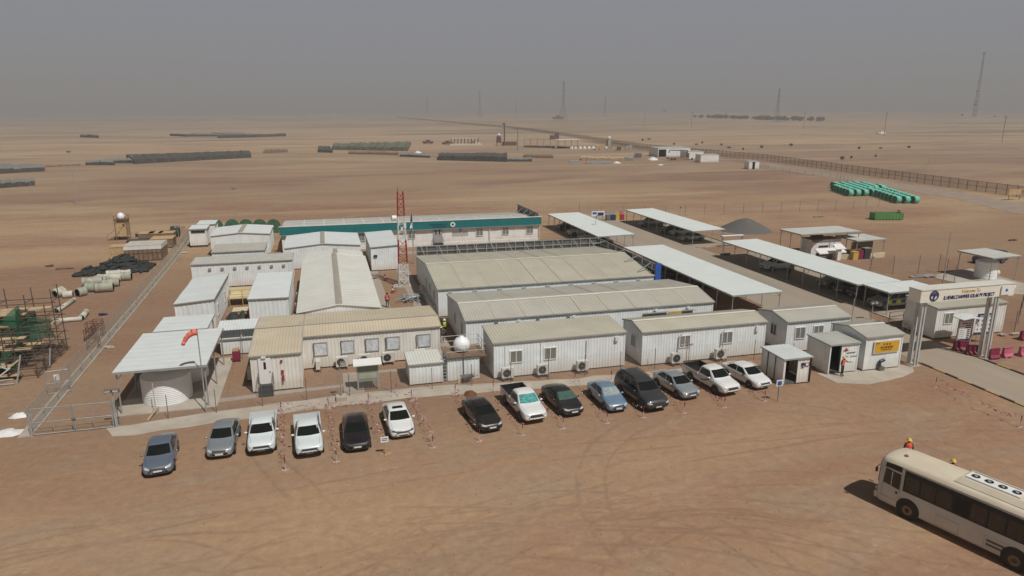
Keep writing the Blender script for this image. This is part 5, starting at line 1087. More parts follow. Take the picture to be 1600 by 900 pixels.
# brown soil heap
def heap(name, label, cat, c, rx, ry, h, m, n=28, rough=.25, group=None, k_=5, seed=0):
    mb = MB((c[0],c[1],0)); mb.smooth = True; vs = [(c[0],c[1],h)]; fs = []
    for j in range(1,k_+1):
        u = j/k_
        for i in range(n):
            a = 2*math.pi*i/n; q = noise.noise(Vector((math.cos(a)*1.7+seed,math.sin(a)*1.7,u*2)))*rough
            z = h*max(0,(1-u**1.35))*(1+q*.6) if j < k_ else -.03; vs.append((c[0]+rx*u*(1+q)*math.cos(a), c[1]+ry*u*(1+q)*math.sin(a), z))
    for i in range(n): fs.append((0,1+i,1+(i+1)%n))
    for j in range(k_-1):
        b = 1+j*n
        for i in range(n): fs.append((b+i,b+n+i,b+n+(i+1)%n,b+(i+1)%n))
    mb.add(vs,fs); return tag(mb.build(name,m),label,cat,group)
heap('soil_heap','small heap of dark brown soil on the footpath above the black sedan','heap',((9.98, 49.59)),.55,.75,.35,'soil')
heap('gravel_heap','large cone of dark gravel beyond the crossroads carport','gravel heap',((75.68, 112.6)),4.9,4.8,2.3,'gravel',40,.10,k_=9)
# ------------------------------------------------------------------ water platform with ladder
o = (10.1,53.6,0); t = thing('water_platform','white ribbed box with a railed brown deck carrying a round white tank','platform',o)
mb = MB(o)
for a,b,n in (((8.75,52.75),(11.4,52.75),(0,-1,0)),((11.4,52.75),(11.4,55.2),(1,0,0)),((8.75,55.2),(8.75,52.75),(-1,0,0)),((11.4,55.2),(8.75,55.2),(0,1,0))): mb.corr((*a,0.05),(*b,0.05),(*a,2.0),(*b,2.0),.3,.035,n)
mb.build('wall','wall_blue',t); mb = MB(o); mb.box(8.65,52.65,2.0,12.0,55.6,2.08); mb.build('deck','wood_dark',t)
mb = MB(o); mb.box(8.65,52.6,1.93,11.5,52.64,2.1); mb.build('deck_edge','steel_dark',t)
for k,(a,b) in enumerate((((8.7,52.7),(11.9,52.7)),((11.9,52.7),(11.9,55.5)),((11.9,55.5),(8.7,55.5)))):
    mb = MB(o)
    for z in (2.55,3.0): mb.tube((*a,z),(*b,z),.025)
    for q in range(3): u = q/2; p = (a[0]+(b[0]-a[0])*u, a[1]+(b[1]-a[1])*u); mb.tube((*p,2.05),(*p,3.0),.025)
    mb.build('railing','steel',t)
mb = MB(o)
for x in (8.35,8.65): mb.tube((x,52.7,0),(x,52.9,2.4),.03)
for k in range(8): mb.tube((8.35,52.72+k*.025,.25+k*.28),(8.65,52.72+k*.025,.25+k*.28),.02)
mb.build('ladder','steel',t); mb = MB(o); mb.tube((10.05,52.68,0),(10.05,52.68,2.6),.035); mb.build('downpipe','steel_dark',t)
mb = MB((10.2,54.1,2.09)); mb.smooth = True; mb.lathe([(.35,0),(.62,.12),(.72,.5),(.66,.85),(.45,1.12),(.2,1.22),(.18,1.3),(.02,1.32)],(10.2,54.1,2.09),22); tag(mb.build('round_tank','tank'),'round white water tank with a crinkled cover on the brown railed deck','water tank')
t = thing('wheelbarrow','small wheelbarrow left in front of the water platform','wheelbarrow',(10.17, 52.15, 0),.2); mb = MB(); mb.add([(-.3,-.25,.35),(.4,-.2,.35),(.4,.2,.35),(-.3,.25,.35),(-.45,-.35,.6),(.6,-.3,.6),(.6,.3,.6),(-.45,.35,.6)],[(0,3,2,1),(0,1,5,4),(1,2,6,5),(2,3,7,6),(3,0,4,7)]); mb.build('tray','steel_dark',t)
mb = MB(); mb.lathe([(.18,-.04),(.18,.04)],(-.6,0,.18),14,'Y'); mb.build('wheel','plank',t); mb = MB(); mb.tube((-.6,-.1,.2),(.9,-.28,.6),.02); mb.tube((-.6,.1,.2),(.9,.28,.6),.02); mb.build('handle','rust',t)
# red cart by the store
t = thing('trolley','dark red wheeled box with orange jugs on top beside the lean-to store','trolley',(-8.57, 62.4, 0)); mb = MB(); mb.box(-.3,-.25,.15,.3,.25,1.0); mb.build('cabinet','maroon',t)
mb = MB(); mb.box(-.25,-.2,1.0,.25,.2,1.25); mb.build('tray','plank',t)
for s in (-1,1): mb = MB(); mb.lathe([(.1,-.03),(.1,.03)],(s*.3,-.2,.1),10,'X'); mb.build('wheel','black',t)
mb = MB(); mb.tube((.3,.2,.2),(.42,.4,2.1),.025); mb.tube((.5,.2,.2),(.55,.4,2.1),.025); mb.build('ladder_rail','steel_dark',t)
# bin and funnel in front of the sign cabin
t = thing('waste_bin','black bin with a bent round-topped chute in front of the sign cabin','bin',(45.04, 45.67, 0)); mb = MB(); mb.box(-.25,-.2,0,.25,.2,.35); mb.build('box','steel_dark',t)
mb = MB(); mb.tube((-.1,0,.35),(-.15,0,.8),.12,10); mb.tube((-.15,0,.8),(.25,-.05,.95),.14,12); mb.build('chute','grille',t)
mb = MB((46.1,45.6,0)); mb.box(37.3,47.4,0,38.6,48.6,.12); tag(mb.build('concrete_slab','concrete',org=(38,48,0)),'small square concrete slab by the right end of the white gabled cabin','slab')
# ------------------------------------------------------------------ fences
def fence(name, label, pts, h, sp, pr=.03, wire='wire', postm='steel', rails=(), maxp=100, cat='fence', top=0.0, skip=None):
    L = []; tot = 0
    for a, b in zip(pts, pts[1:]): d = math.dist(a,b); L.append((tot,d,a,b)); tot += d
    def at(s):
        for t0,d,a,b in L:
            if s <= t0+d+1e-6: u = (s-t0)/d; return a[0]+(b[0]-a[0])*u, a[1]+(b[1]-a[1])*u
        return pts[-1]
    o = (*pts[0], gz(*pts[0])); t = thing(name, label, cat, o); n = int(tot/sp); rest = MB(o); mesh = MB(o)
    for k in range(n+1):
        x, y = at(tot*k/n); z = gz(x,y); mb = MB(o) if k < maxp else rest
        mb.tube((x,y,z),(x,y,z+h),pr,5)
        if k < maxp: mb.build('post', postm, t)
        if k < n:
            x2, y2 = at(tot*(k+1)/n); z2 = gz(x2,y2); mesh.quad((x,y,z+.05),(x2,y2,z2+.05),(x2,y2,z2+h-.06),(x,y,z+h-.06))
    if rest.v: r_ = rest.build('post_row', postm, t); r_['kind'] = 'stuff'
    mesh.build('wire_mesh', wire, t)
    if rails:
        mb = MB(o)
        for k in range(n):
            x, y = at(tot*k/n); x2, y2 = at(tot*(k+1)/n)
            for f in rails: mb.tube((x,y,gz(x,y)+h*f),(x2,y2,gz(x2,y2)+h*f),pr*.55,4)
        mb.build('rail', postm, t)
    return t
lf = [(-20.5,50.3),(-20.75,58),(-21.1,70),(-21.5,85),(-22.1,104.4),(-22.6,118),(-23.4,131)]
fence('wire_fence','long dusty chain link fence on a pale concrete footing running away on the left', lf, 2.05, 3.1, .035, 'wire_dense', rails=(.98,))
mb = MB()
for (a,b) in zip(lf,lf[1:]): mb.add([(a[0]-.75,a[1],-.03),(b[0]-.75,b[1],-.03),(b[0]+.1,b[1],-.03),(a[0]+.1,a[1],-.03),(a[0]-.75,a[1],.10),(b[0]-.75,b[1],.10),(b[0]+.1,b[1],.10),(a[0]+.1,a[1],.10)],[(4,5,6,7),(0,1,5,4),(2,3,7,6),(1,2,6,5),(3,0,4,7)])
tag(mb.build('concrete_footing','concrete',org=(-20.5,50.3,0)),'pale concrete footing strip beneath the left chain link fence','footing')
fence('wire_fence','thin chain link fence on slim dark posts between the parked cars and the cabins', [(-15.2,50.9),(-10.5,51.0),(-1.3,51.9),(5,51.6),(14.0,51.15),(35.7,51.05),(38.9,49.2)], 1.85, 3.05, .028, 'wire', 'steel_dark')
fence('wire_fence','faint wire fence crossing the desert behind the carports and gravel heap', [(52.47, 139.25),(64.75, 132.08),(81.14, 132.21),(93.45, 131.75),(116.12, 131.25),(115.88, 131.04),(124.24, 133.03)], 2.4, 4.6, .035, 'wire', 'steel_dark')
fence('wire_fence','sagging wire fence between the longest carport and the tank canopy', [(72.83, 77.92),(72.85, 75.63),(78.05, 74.6),(81.35, 74.85),(77.52, 68.74)], 2.6, 3.4, .035, 'wire', 'steel_dark')
fence('wire_fence','wire fence behind the gate office at the right edge', [(65.92, 50.81),(63.15, 49.69),(72.92, 55.48)][0:1]+[(66.01, 50.78),(78.46, 60.01)], 2.3, 3.2, .035, 'wire', 'steel_dark')
far_pts = [(173.02, 130.65),(174.44, 138.46),(180.47, 187.31),(193.34, 274.83),(186.5, 393.35),(207.59, 562.98),(236.62, 878.99),(250.62, 1433.08),(232.29, 2259.59)]
fence('security_fence','tall dark security fence of close posts sweeping away across the desert to the horizon', far_pts, 2.9, 3.4, .09, 'wire_far', 'rust', rails=(.97,.5))
fence('wire_fence','low wire fence along the inner edge of the sandy track', [(186.03, 299.89),(162.92, 231.08),(164.8, 196.77),(157.34, 180.6)], 1.9, 4.0, .04, 'wire', 'steel_dark')
# berm track beside the security fence
sheet('track', [(284.22, 2356.46),(278.01, 1032.78),(230.18, 624.41),(196.94, 415.5),(197.06, 317.84),(183.06, 300.69),(179.57, 387.47),(192.41, 552.2),(212.81, 851.53),(229.29, 1902.27)], 'far_grey' if False else 'wood_dark', 0.25)
# mesh gates
def leaf(t, x0, x1, y, h, n):
    mb = MB()
    for z in (.08,h*.48,h): mb.tube((x0,y,z),(x1,y,z),.035)
    for k in range(n+1): x = x0+(x1-x0)*k/n; mb.tube((x,y,.05),(x,y,h),.035 if k in (0,n) else .022)
    g = mb.build('gate_leaf','steel',t); mb = MB(); mb.quad((x0,y,.08),(x1,y,.08),(x1,y,h),(x0,y,h)); mb.build('wire_mesh','wire',g)
t = thing('mesh_gate','wide double-leaf mesh gate of grey tube beside the tank canopy','gate',(-17.8,50.4,0)); 
leaf(t,-2.5,-.05,0,1.95,2); leaf(t,.05,2.4,0,1.95,2)
for x in (-2.65,2.55): mb = MB(); mb.tube((x,0,0),(x,0,2.2),.07,8); mb.build('gate_post','steel',t)
for x in (-.06,): mb = MB(); mb.box(-.12,-.06,.85,.12,.06,1.0); mb.build('latch','steel_dark',t)
t = thing('mesh_gate','small single mesh gate with a white notice standing open by the left fence','gate',(-21.23, 58.32, 0),R(12)); leaf(t,-.75,.75,0,1.9,1); mb = MB(); mb.box(-.22,-.05,1.1,.15,-.03,1.6); mb.build('notice','signwhite',t)
t = thing('tube_barrier','short grey tube hand rail beside the patrol car','barrier',(57.77, 57.29, 0)); mb = MB()
for z in (.5,1.0): mb.tube((-.9,0,z),(.9,0.2,z),.04)
for x in (-.9,.9): mb.tube((x,.1,0),(x,.1,1.0),.04)
mb.build('rail','steel_dark',t)
# ------------------------------------------------------------------ entrance portal
o = (52.6,46,0); PA = Vector((48.24,46.0,0)); PB = Vector((58.2,45.7,0)); t = thing('entrance_portal','cream entrance portal beam on tall steel legs with blue lettering and a round wheel-like emblem','gate portal',o)
for k,(cx,cy) in enumerate(((48.75,46.05),(56.35,45.85))):
    for dx,dy in ((-.15,-.34),(.15,-.34),(-.15,.34),(.15,.34)):
        mb = MB(o); mb.box(cx+dx-.07,cy+dy-.07,0,cx+dx+.07,cy+dy+.07,5.9); mb.build('leg','steel_light',t)
    mb = MB(o); mb.box(cx-.5,cy-.5,0,cx+.5,cy+.5,.06); mb.build('base_plate','concrete',t)
    for z in (1.6,3.2,4.8): mb = MB(o); mb.box(cx-.12,cy-.36,z,cx+.12,cy-.31,z+.06); mb.box(cx-.12,cy+.31,z,cx+.12,cy+.36,z+.06); mb.build('tie_plate','steel',t)
mb = MB(o); mb.box(47.9,45.35,5.85,57.95,46.65,6.92); bm_ = mb.build('beam','portal',t)
mb = MB(o); mb.box(47.85,45.3,6.92,58.0,46.7,6.98); mb.build('beam_top','roof_cream',bm_)
mb = MB(o); mb.box(47.86,45.36,5.86,47.9,46.64,6.91); mb.build('end_panel','steel_dark' if False else 'portal',bm_)
mb = MB(o); mb.lathe([(.46,0),(.46,-.05),(.36,-.05),(.36,0)],(49.25,45.345,6.40),28,'Y'); em = mb.build('emblem_ring','navy',bm_)
mb = MB(o); mb.box(48.86,45.28,6.44,49.64,45.31,6.56); mb.add([(49.20,45.29,6.46),(49.36,45.29,6.46),(49.24,45.29,6.0),(49.08,45.29,6.02)],[(0,1,2,3)]); mb.box(49.0,45.285,6.6,49.46,45.3,6.66); mb.build('emblem_bar','navy',em)
text_mesh(bm_,'IL.HENRCCHAMMER SOLAR PV PROJECT',.46,(53.0-o[0],45.33-o[1],6.13),'navy',xs=.66,shear=.2,depth=.02)
text_mesh(bm_,'Welcome To',.44,(53.1-o[0],45.33-o[1],6.60),'goldprint',xs=.85,shear=.3,depth=.012)
mb = MB(o); mb.box(56.4,45.24,6.0,57.4,45.3,6.8); lp = mb.build('logo_panel','signwhite',bm_); mb = MB(o); mb.lathe([(.13,0),(.13,.02)],(56.95,45.22,6.42),12,'Y'); mb.build('logo','blue',lp)
# statistics board beside the road
t = thing('statistics_board','tall white safety statistics board under a small white hood, beside the gate road','sign board',(57.99, 49.45, 0),R(-4)); s=t
for x in (-.75,.75): mb = MB(); mb.box(x-.06,-.06,0,x+.06,.06,2.75); mb.build('post','steel',t)
mb = MB(); mb.box(-.68,-.05,.35,.68,.0,2.5); pb = mb.build('panel','signwhite',t)
mb = MB(); mb.box(-.62,-.06,2.22,.62,-.052,2.45); mb.build('header','steel',pb)
rows = [(2.0,-.45,.15),(2.0,.25,.55),(1.78,0,.55),(1.56,-.05,.55)]+[(1.34-.2*k,.2,.5) for k in range(5)]
for z,a,b in rows: mb = MB(); mb.box(a,-.065,z,b,-.052,z+.11); mb.build('display','maroon' if z > 1.4 else 'black',pb)
for k in range(7): mb = MB(); mb.box(-.58,-.062,1.75-.2*k,-.1,-.052,1.79-.2*k); mb.build('writing','steel',pb)
mb = MB(); mb.box(-.68,-.06,.35,.68,-.051,.5); mb.build('footer','navy',pb)
mb = MB(); mb.add([(-1.15,-.7,2.62),(0,-.7,2.78),(1.15,-.7,2.62),(1.15,.5,2.72),(0,.5,2.9),(-1.15,.5,2.72)],[(0,1,4,5),(1,2,3,4)]); mb.add([(-1.15,-.7,2.56),(0,-.7,2.72),(1.15,-.7,2.56),(1.15,.5,2.66),(0,.5,2.84),(-1.15,.5,2.66)],[(5,4,1,0),(4,3,2,1)]); mb.add([(-1.15,-.7,2.56),(0,-.7,2.72),(1.15,-.7,2.56),(1.15,-.7,2.62),(0,-.7,2.78),(-1.15,-.7,2.62)],[(0,1,4,5),(1,2,3,4)]); mb.build('hood','roof_white',t)
t = thing('rules_board','curved white board with twelve small pictograms and navy header, right of the statistics board','sign board',(59.65, 49.01, 0),R(-3))
for x in (-.6,.6): mb = MB(); mb.tube((x,0,0),(x,0,1.1),.035); mb.build('post','steel',t)
mb = MB(); mb.poly([(0,0)]*0+[(-.95,0),(.95,0),(.95,.05),(-.95,.05)],1.15,2.6); pb = mb.build('panel','signwhite',t)
mb = MB(); mb.box(-.97,-.02,1.0,.97,.06,1.18); mb.build('lower_band','navy',pb); mb = MB(); mb.box(-.8,-.02,2.68,1.05,.06,3.0); hb_ = mb.build('header','navy',pb); mb = MB(); mb.box(-.6,-.03,2.76,.8,-.021,2.82); mb.build('writing','signwhite',hb_)
for r_ in range(3):
    for c_ in range(4): mb = MB(); mb.lathe([(.075,0),(.075,.012)],(-.66+c_*.43,-.02,2.33-r_*.42),8,'Y'); mb.build('pictogram','navy',pb); mb = MB(); mb.box(-.74+c_*.43,-.012,2.18-r_*.42,-.58+c_*.43,-.002,2.2-r_*.42); mb.build('writing','steel',pb)
# plastic jersey barriers
def barrier(label, x, y, rz, m, w=1.05):
    t = thing('road_barrier', label, 'barrier', (x,y,0), rz, 'plastic road barriers by the gate')
    mb = MB(); P = [(-.28,0),(.28,0),(.28,.18),(.13,.38),(.10,.95),(-.10,.95),(-.13,.38),(-.28,.18)]
    vs = [(sx*w/2,p[0],p[1]) for sx in (-1,1) for p in P]; n = 8; mb.add(vs,[tuple(range(n)),tuple(range(n,2*n))[::-1]]+[(i,n+i,n+(i+1)%n,(i+1)%n) for i in range(n)]); b = mb.build('shell',m,t)
    mb = MB(); mb.box(-w*.2,-.285,.0,w*.2,-.27,.1); mb.build('foot_slot','black',b); mb = MB(); mb.box(-w*.48,-.105,.9,w*.48,-.13,.93); mb.build('top_rib','maroon',b)
barrier('maroon barrier left of the pair at the foot of the statistics board',56.01, 47.9, R(-22),'maroon',1.25)
barrier('maroon barrier right of the pair at the foot of the statistics board',56.17, 46.7, R(-22),'maroon',1.25)
barrier('dark maroon barrier at the start of the yellow and black kerb',57.03, 45.42, R(0),'maroon')
barrier('faded pink barrier beside the dark maroon one',58.56, 45.42, R(3),'pink')
barrier('faded pink barrier next to the right edge of the photo',60.32, 45.3, R(5),'pink')
barrier('maroon barrier standing apart near the gate office corner at the right edge',64.65, 48.85, R(8),'maroon',.9)
t = thing('plastic_chair','white plastic chair in the shade of the gate cabin wall','chair',(56.02, 54.34, 0),R(30)); mb = MB(); mb.box(-.25,-.25,.42,.25,.25,.46); mb.build('seat','signwhite',t); mb = MB(); mb.box(-.25,.22,.46,.25,.27,.9); mb.build('backrest','signwhite',t)
for a,b in ((-1,-1),(1,-1),(1,1),(-1,1)): mb = MB(); mb.tube((a*.22,b*.22,0),(a*.22,b*.22,.43),.02); mb.build('leg','signwhite',t)
# ------------------------------------------------------------------ lattice mast
o = (8.91,86.2,0); t = thing('radio_mast','red and white lattice radio mast with a white dish, taller than every building','mast',o)
H_ = 12.0; wb_, wt_ = 1.2, .68
def mc(z, i): w_ = (wb_+(wt_-wb_)*z/H_)/2; sx, sy = ((-1,-1),(1,-1),(1,1),(-1,1))[i%4]; return (o[0]+sx*w_, o[1]+sy*w_, z)
secs = [(0,3.0,'mastwhite'),(3.0,6.0,'mastred'),(6.0,9.0,'mastwhite'),(9.0,12.0,'mastred')]
for z0,z1,m_ in secs:
    mb = MB(o)
    for i in range(4): mb.tube(mc(z0,i),mc(z1,i),.06,5)
    n = 3
    for k in range(n):
        a = z0+(z1-z0)*k/n; b = z0+(z1-z0)*(k+1)/n
        for i in range(4): mb.tube(mc(a,i),mc(b,i+1),.032,4); mb.tube(mc(a,i),mc(a,i+1),.032,4)
        if z0 < 1: [mb.tube(mc(b,i),mc(a,i+1),.032,4) for i in range(4)]
    mb.build('lattice_section', m_, t)
mb = MB(o); mb.tube((8.6,86.0,12.0),(8.6,86.0,12.6),.03); mb.build('lightning_rod','mastred',t)
mb = MB(o); mb.tube((7.7,85.8,8.8),(8.25,85.9,8.8),.33,16); mb.tube((8.2,85.9,8.8),(8.6,86.2,8.8),.05); mb.build('dish','signwhite',t)
mb = MB(o); mb.obox((9.3,85.8,7.8),(.3,.25,.6)); mb.obox((8.9,85.8,7.4),(.25,.2,.4)); mb.build('antenna','mastwhite',t)
mb = MB(o); mb.box(8.0,85.3,0,9.8,87.1,.12); mb.build('plinth','concrete',t)
# flag on a pole in front of the office
t = thing('flagpole','flagpole with a drooping green, white and black flag beside the radio mast','flag',(11.82, 99.19, 0)); mb = MB(); mb.tube((0,0,0),(0,0,7.6),.09,8,.05); mb.build('pole','steel',t)
for k,(z0,z1,m_) in enumerate(((6.2,7.5,'black'),(5.3,6.3,'signwhite'),(4.9,5.5,'drumgreen'))):
    mb = MB(); mb.add([(-.03,0,z0),(-.30-.1*k,-.08,z0-.1),(-.22,.06,(z0+z1)/2),(-.03,0,z1)],[(0,1,2,3)]); mb.add([(-.03,.02,z0),(-.15,.15,z0-.1),(-.2,.1,(z0+z1)/2),(-.03,.02,z1)],[(0,1,2,3)]); mb.build('flag_cloth',m_,t)
# little tractor-like cart by the office
t = thing('fire_cart','small red and white cart standing left of the office entrance steps','cart',(15.36, 113.5, 0)); mb = MB(); mb.box(-.7,-.35,.5,.5,.35,1.15); mb.build('cabinet','red',t)
for a in (-.5,.4): mb = MB(); mb.lathe([(.28,-.08),(.28,.08)],(a,-.35,.28),14,'Y'); mb.build('wheel','tyre',t)
mb = MB(); mb.box(-.6,-.38,1.15,-.1,.3,1.5); mb.build('hood','signwhite',t)
# traffic cones
for k,(x,y) in enumerate([(6.87, 89.85),(7.18, 83.0)]):
    t = thing('traffic_cone','dark red cone on the bare soil, '+('farther up near the mast','nearer the heap of pipes')[k],'cone',(x,y,0),0,'cones near the mast'); mb = MB(); mb.box(-.22,-.22,0,.22,.22,.05); mb.build('foot','black',t)
    mb = MB(); mb.lathe([(.17,.05),(.05,.85)],(0,0,0),12); c_ = mb.build('cone_body','red',t); mb = MB(); mb.lathe([(.125,.4),(.10,.55)],(0,0,0),12); mb.build('band','signwhite',c_)
# heap of scaffold tubes by the big wall and the row of blocks
def bundle(name, label, cat, c, L, W, n, r, m, h=.5, ang=0, spread=.4, group=None, tap=0):
    mb = MB((c[0],c[1],0))
    for k in range(n):
        a = ang + random.gauss(0,spread); x = c[0]+random.uniform(-W,W); y = c[1]+random.uniform(-W,W)*.7; z = r+random.uniform(0,h); l = L*random.uniform(.6,1)/2
        mb.tube((x-l*math.cos(a),y-l*math.sin(a),z),(x+l*math.cos(a),y+l*math.sin(a),z+random.uniform(-.1,.15)),r,5)
    return tag(mb.build(name,m),label,cat,group)
bundle('tube_heap','tangled heap of grey scaffold tubes beside the walk south of the mast','pipe heap',((8.94, 78.95)),2.6,1.0,34,.05,'steel',.5,1.2,.7)
t = thing('block_row','row of white stacked blocks along the foot of the big building wall','blocks',(10.78, 77.84, 0)); x0,y0 = (10.7, 82.4); x1,y1 = (10.77, 73.18)
for k in range(9): u = k/8; mb = MB(); mb.obox((x0+(x1-x0)*u-t.location.x, y0+(y1-y0)*u-t.location.y,.4),(.5,.75,.8),0); mb.build('block','plastic_white',t)
# yellow platforms between the two sheds
t = thing('service_platform','beige and yellow raised walkway between the two white sheds','platform',(-9.9,80,0))
mb = MB(); mb.box(-1.5,1.5,.9,1.6,3.8,1.0); mb.box(-1.5,3.6,1.0,1.6,3.8,1.7); mb.build('deck','beige',t)
mb = MB()
for x in (-1.4,0,1.5): mb.tube((x,1.5,0),(x,1.5,1.9),.04); mb.tube((x,3.7,0),(x,3.7,1.9),.04)
for z in (1.4,1.9): mb.tube((-1.4,1.5,z),(1.5,1.5,z),.04)
mb.build('railing','yellow',t); mb = MB(); mb.box(-.9,-1.2,.1,.9,.4,.18); mb.build('step','beige',t)
for k,(x,y,w_) in enumerate(((-10.4,76.6,1.2),(-9.5,76.9,.7),(-8.3,77.3,.5))):
    tag_ = heap('tyre_heap','dark heap of hoses and tyres on the soil between the two white sheds, '+('left','middle','right')[k],'heap',(x,y),w_*.7,.7,.7,'charcoal',16,.5,seed=k)
mb = MB((-10.9,70.6,0))
for z in (.5,1.0): mb.tube((-11.0,70.2,z),(-10.0,70.2,z),.035)
for x in (-11.0,-10.5,-10.0): mb.tube((x,70.2,0),(x,70.2,1.6),.035)
mb.box(-11,69.2,.45,-10,70.2,.5); tag(mb.build('yellow_steps','yellow'),'yellow steel steps at the corner of the shed nearest the tank canopy','steps')
for k in range(5): mb = MB((4.9,69+k*3.6,0)); [mb.tube((4.75,69+k*3.6+q*.9,0),(4.75,69+k*3.6+q*.9,1.1),.04) for q in range(3)]; mb.tube((4.75,69+k*3.6,1.1),(4.75,70.8+k*3.6,1.1),.04); mb.tube((4.75,69+k*3.6,.6),(4.75,70.8+k*3.6,.6),.04); tag(mb.build('bike_hoop','black'),('nearest','second nearest','middle','second farthest','farthest')[k]+' black hoop rack along the right wall of the gabled hall','rack','black hoop racks along the gabled hall')

# ------------------------------------------------------------------ work area behind the longest carport
def boxed(name, label, cat, x0,y0,x1,y1,h, m, topm=None, group=None, z=0, lid=.06, parts=None):
    o = ((x0+x1)/2,(y0+y1)/2,z); t = thing(name,label,cat,o,group=group); mb = MB(o); mb.box(x0,y0,z,x1,y1,z+h); mb.build('body',m,t)
    mb = MB(o); mb.box(x0-.05,y0-.05,z+h,x1+.05,y1+.05,z+h+lid); mb.build('lid',topm or m,t); return t
t = boxed('workshop_unit','white workshop unit with a curved brown side under the larger grey canopy','workshop',71.0,88.2,76.2,90.6,2.6,'signwhite','wood_dark')
mb = MB((73.6,89.4,0)); mb.add([(71.0,88.12,1.3),(71.5,88.12,1.9),(72.1,88.12,2.3),(73.2,88.12,2.6),(71.0,88.12,2.6)],[(0,1,2,3,4)]); mb.build('arch_panel','wood_dark',t); mb = MB((73.6,89.4,0)); mb.box(72.3,88.1,1.5,74.0,88.15,1.7); mb.build('writing','black',t)
for k,x in enumerate((74.2,75.0)): mb = MB((73.6,89.4,0)); mb.box(x,88.1,.4,x+.04,88.15,2.4); mb.build('door_edge','steel',t)
mb = MB((73.6,89.4,0)); mb.box(71.7,89.0,2.66,73.6,89.6,3.15); mb.build('roof_box','rust',t)
t = thing('white_counter','white sloping counter with a dark underside in front of the workshop unit','counter',(73.0,86.6,0)); mb = MB(); mb.add([(-2.2,-.6,1.0),(2.6,-.6,1.0),(2.6,.6,1.5),(-2.2,.6,1.5),(-2.2,-.6,.85),(2.6,-.6,.85),(2.6,.6,1.35),(-2.2,.6,1.35)],[(0,1,2,3),(7,6,5,4),(0,4,5,1),(1,5,6,2),(2,6,7,3),(3,7,4,0)]); mb.build('top','signwhite',t); mb = MB(); mb.box(-2,-.4,0,2.4,.5,.85); mb.build('base','steel_dark',t)
t = thing('kiosk','small white kiosk post with a pitched white hood beside the low beige wall','kiosk',(73.5, 85.27, 0)); mb = MB(); mb.box(-.3,-.25,0,.3,.25,1.7); mb.build('post','signwhite',t); mb = MB(); mb.add([(-.9,-.5,1.8),(.9,-.5,1.8),(.7,.5,2.4),(-.7,.5,2.4),(-.9,-.5,1.72),(.9,-.5,1.72),(.7,.5,2.32),(-.7,.5,2.32)],[(0,1,2,3),(7,6,5,4),(0,4,5,1),(1,5,6,2),(2,6,7,3),(3,7,4,0)]); mb.build('hood','signwhite',t)
mb = MB(); mb.box(76.4,86.0,0,80.2,86.15,2.5); tag(mb.build('screen_wall','olive',org=(78,86,0)),'olive brown screen under the small grey canopy','screen')
mb = MB(); a = (71.63, 86.99); b = (75.89, 85.23); c = (78.83, 85.05); d = (82.02, 85.43); e = (83.17, 89.33)
def wallseg(p,q,h=.75,w=.2): mb.beam((p[0],p[1],h/2),(q[0],q[1],h/2),w,h)
wallseg(a,b); wallseg(c,d); tag(mb.build('low_wall','beige',org=(*a,0)),'low beige wall around the two grey canopies','wall')
boxed('yellow_bin','yellow bin by the low beige wall','bin',*(lambda p:(p[0]-.45,p[1]-.3,p[0]+.45,p[1]+.4))((76.08, 84.88)),1.2,'yellow')
boxed('red_bin','dark red bin between the yellow bin and the grey cabinet','bin',*(lambda p:(p[0]-.5,p[1]-.3,p[0]+.4,p[1]+.4))((77.14, 85.02)),1.3,'maroon')
boxed('grey_cabinet','grey cabinet with a black side at the end of the beige wall','cabinet',*(lambda p:(p[0]-.6,p[1]-.3,p[0]+.5,p[1]+.5))((78.39, 85.04)),1.6,'grille','steel')
# recycling bins and blue board by the lane end
t = thing('recycling_stand','four recycling bins in a frame: grey, navy, yellow and red','recycling bins',(57.02, 130.5, 0))
for k,c_ in enumerate(('cloth_grey','navy','yellow','red')):
    mb = MB(); mb.box(-2.0+k*1.0,-.35,0,-1.15+k*1.0,.35,1.15); bn = mb.build('bin',c_,t); mb = MB(); mb.box(-2.0+k*1.0,.2,1.3,-1.15+k*1.0,.28,1.75); mb.build('label_plate',('steel','steel','yellow','pink')[k],bn)
t = thing('project_board','white board with a blue and navy picture at the far end of the lane','sign board',(53.27, 130.61, 0)); 
for x in (-1,1): mb = MB(); mb.tube((x,0,0),(x,0,1.4),.05); mb.build('post','rust',t)
mb = MB(); mb.box(-1.4,-.06,.95,1.4,0,2.0); pb = mb.build('panel','signwhite',t); mb = MB(); mb.box(-.1,-.08,1.05,1.2,-.065,1.7); mb.build('picture','navy',pb); mb = MB(); mb.box(-1.2,-.08,1.35,-.3,-.065,1.8); mb.build('picture','blue',pb)
# skip
t = thing('skip','open green waste skip with a black A-frame at its right end','skip',(111.3, 116.78, 0),R(-14)); L_,W_ = 2.9,1.15
mb = MB(); h=1.45
mb.box(-L_,-W_,0.15,L_,-W_+.08,h); mb.box(-L_,W_-.08,.15,L_,W_,h); mb.box(-L_,-W_+.08,.15,-L_+.08,W_-.08,h); mb.box(L_-.08,-W_+.08,.15,L_,W_-.08,h); mb.box(-L_,-W_,.1,L_,W_,.2)
for k in range(9): x = -L_+.3+k*.68; mb.box(x,-W_-.06,.2,x+.1,-W_,h-.05)
mb.build('body','green',t); mb = MB(); mb.beam((L_+.05,-.7,.2),(L_-.4,-.3,1.9),.12); mb.beam((L_+.05,.7,.2),(L_-.4,.3,1.9),.12); mb.beam((L_-.4,-.3,1.9),(L_-.4,.3,1.9),.12); mb.build('hook_frame','kerbblack',t)
mb = MB(); mb.box(-.3,-.8,.2,1.2,.9,.95); mb.build('rubbish','debris',t)
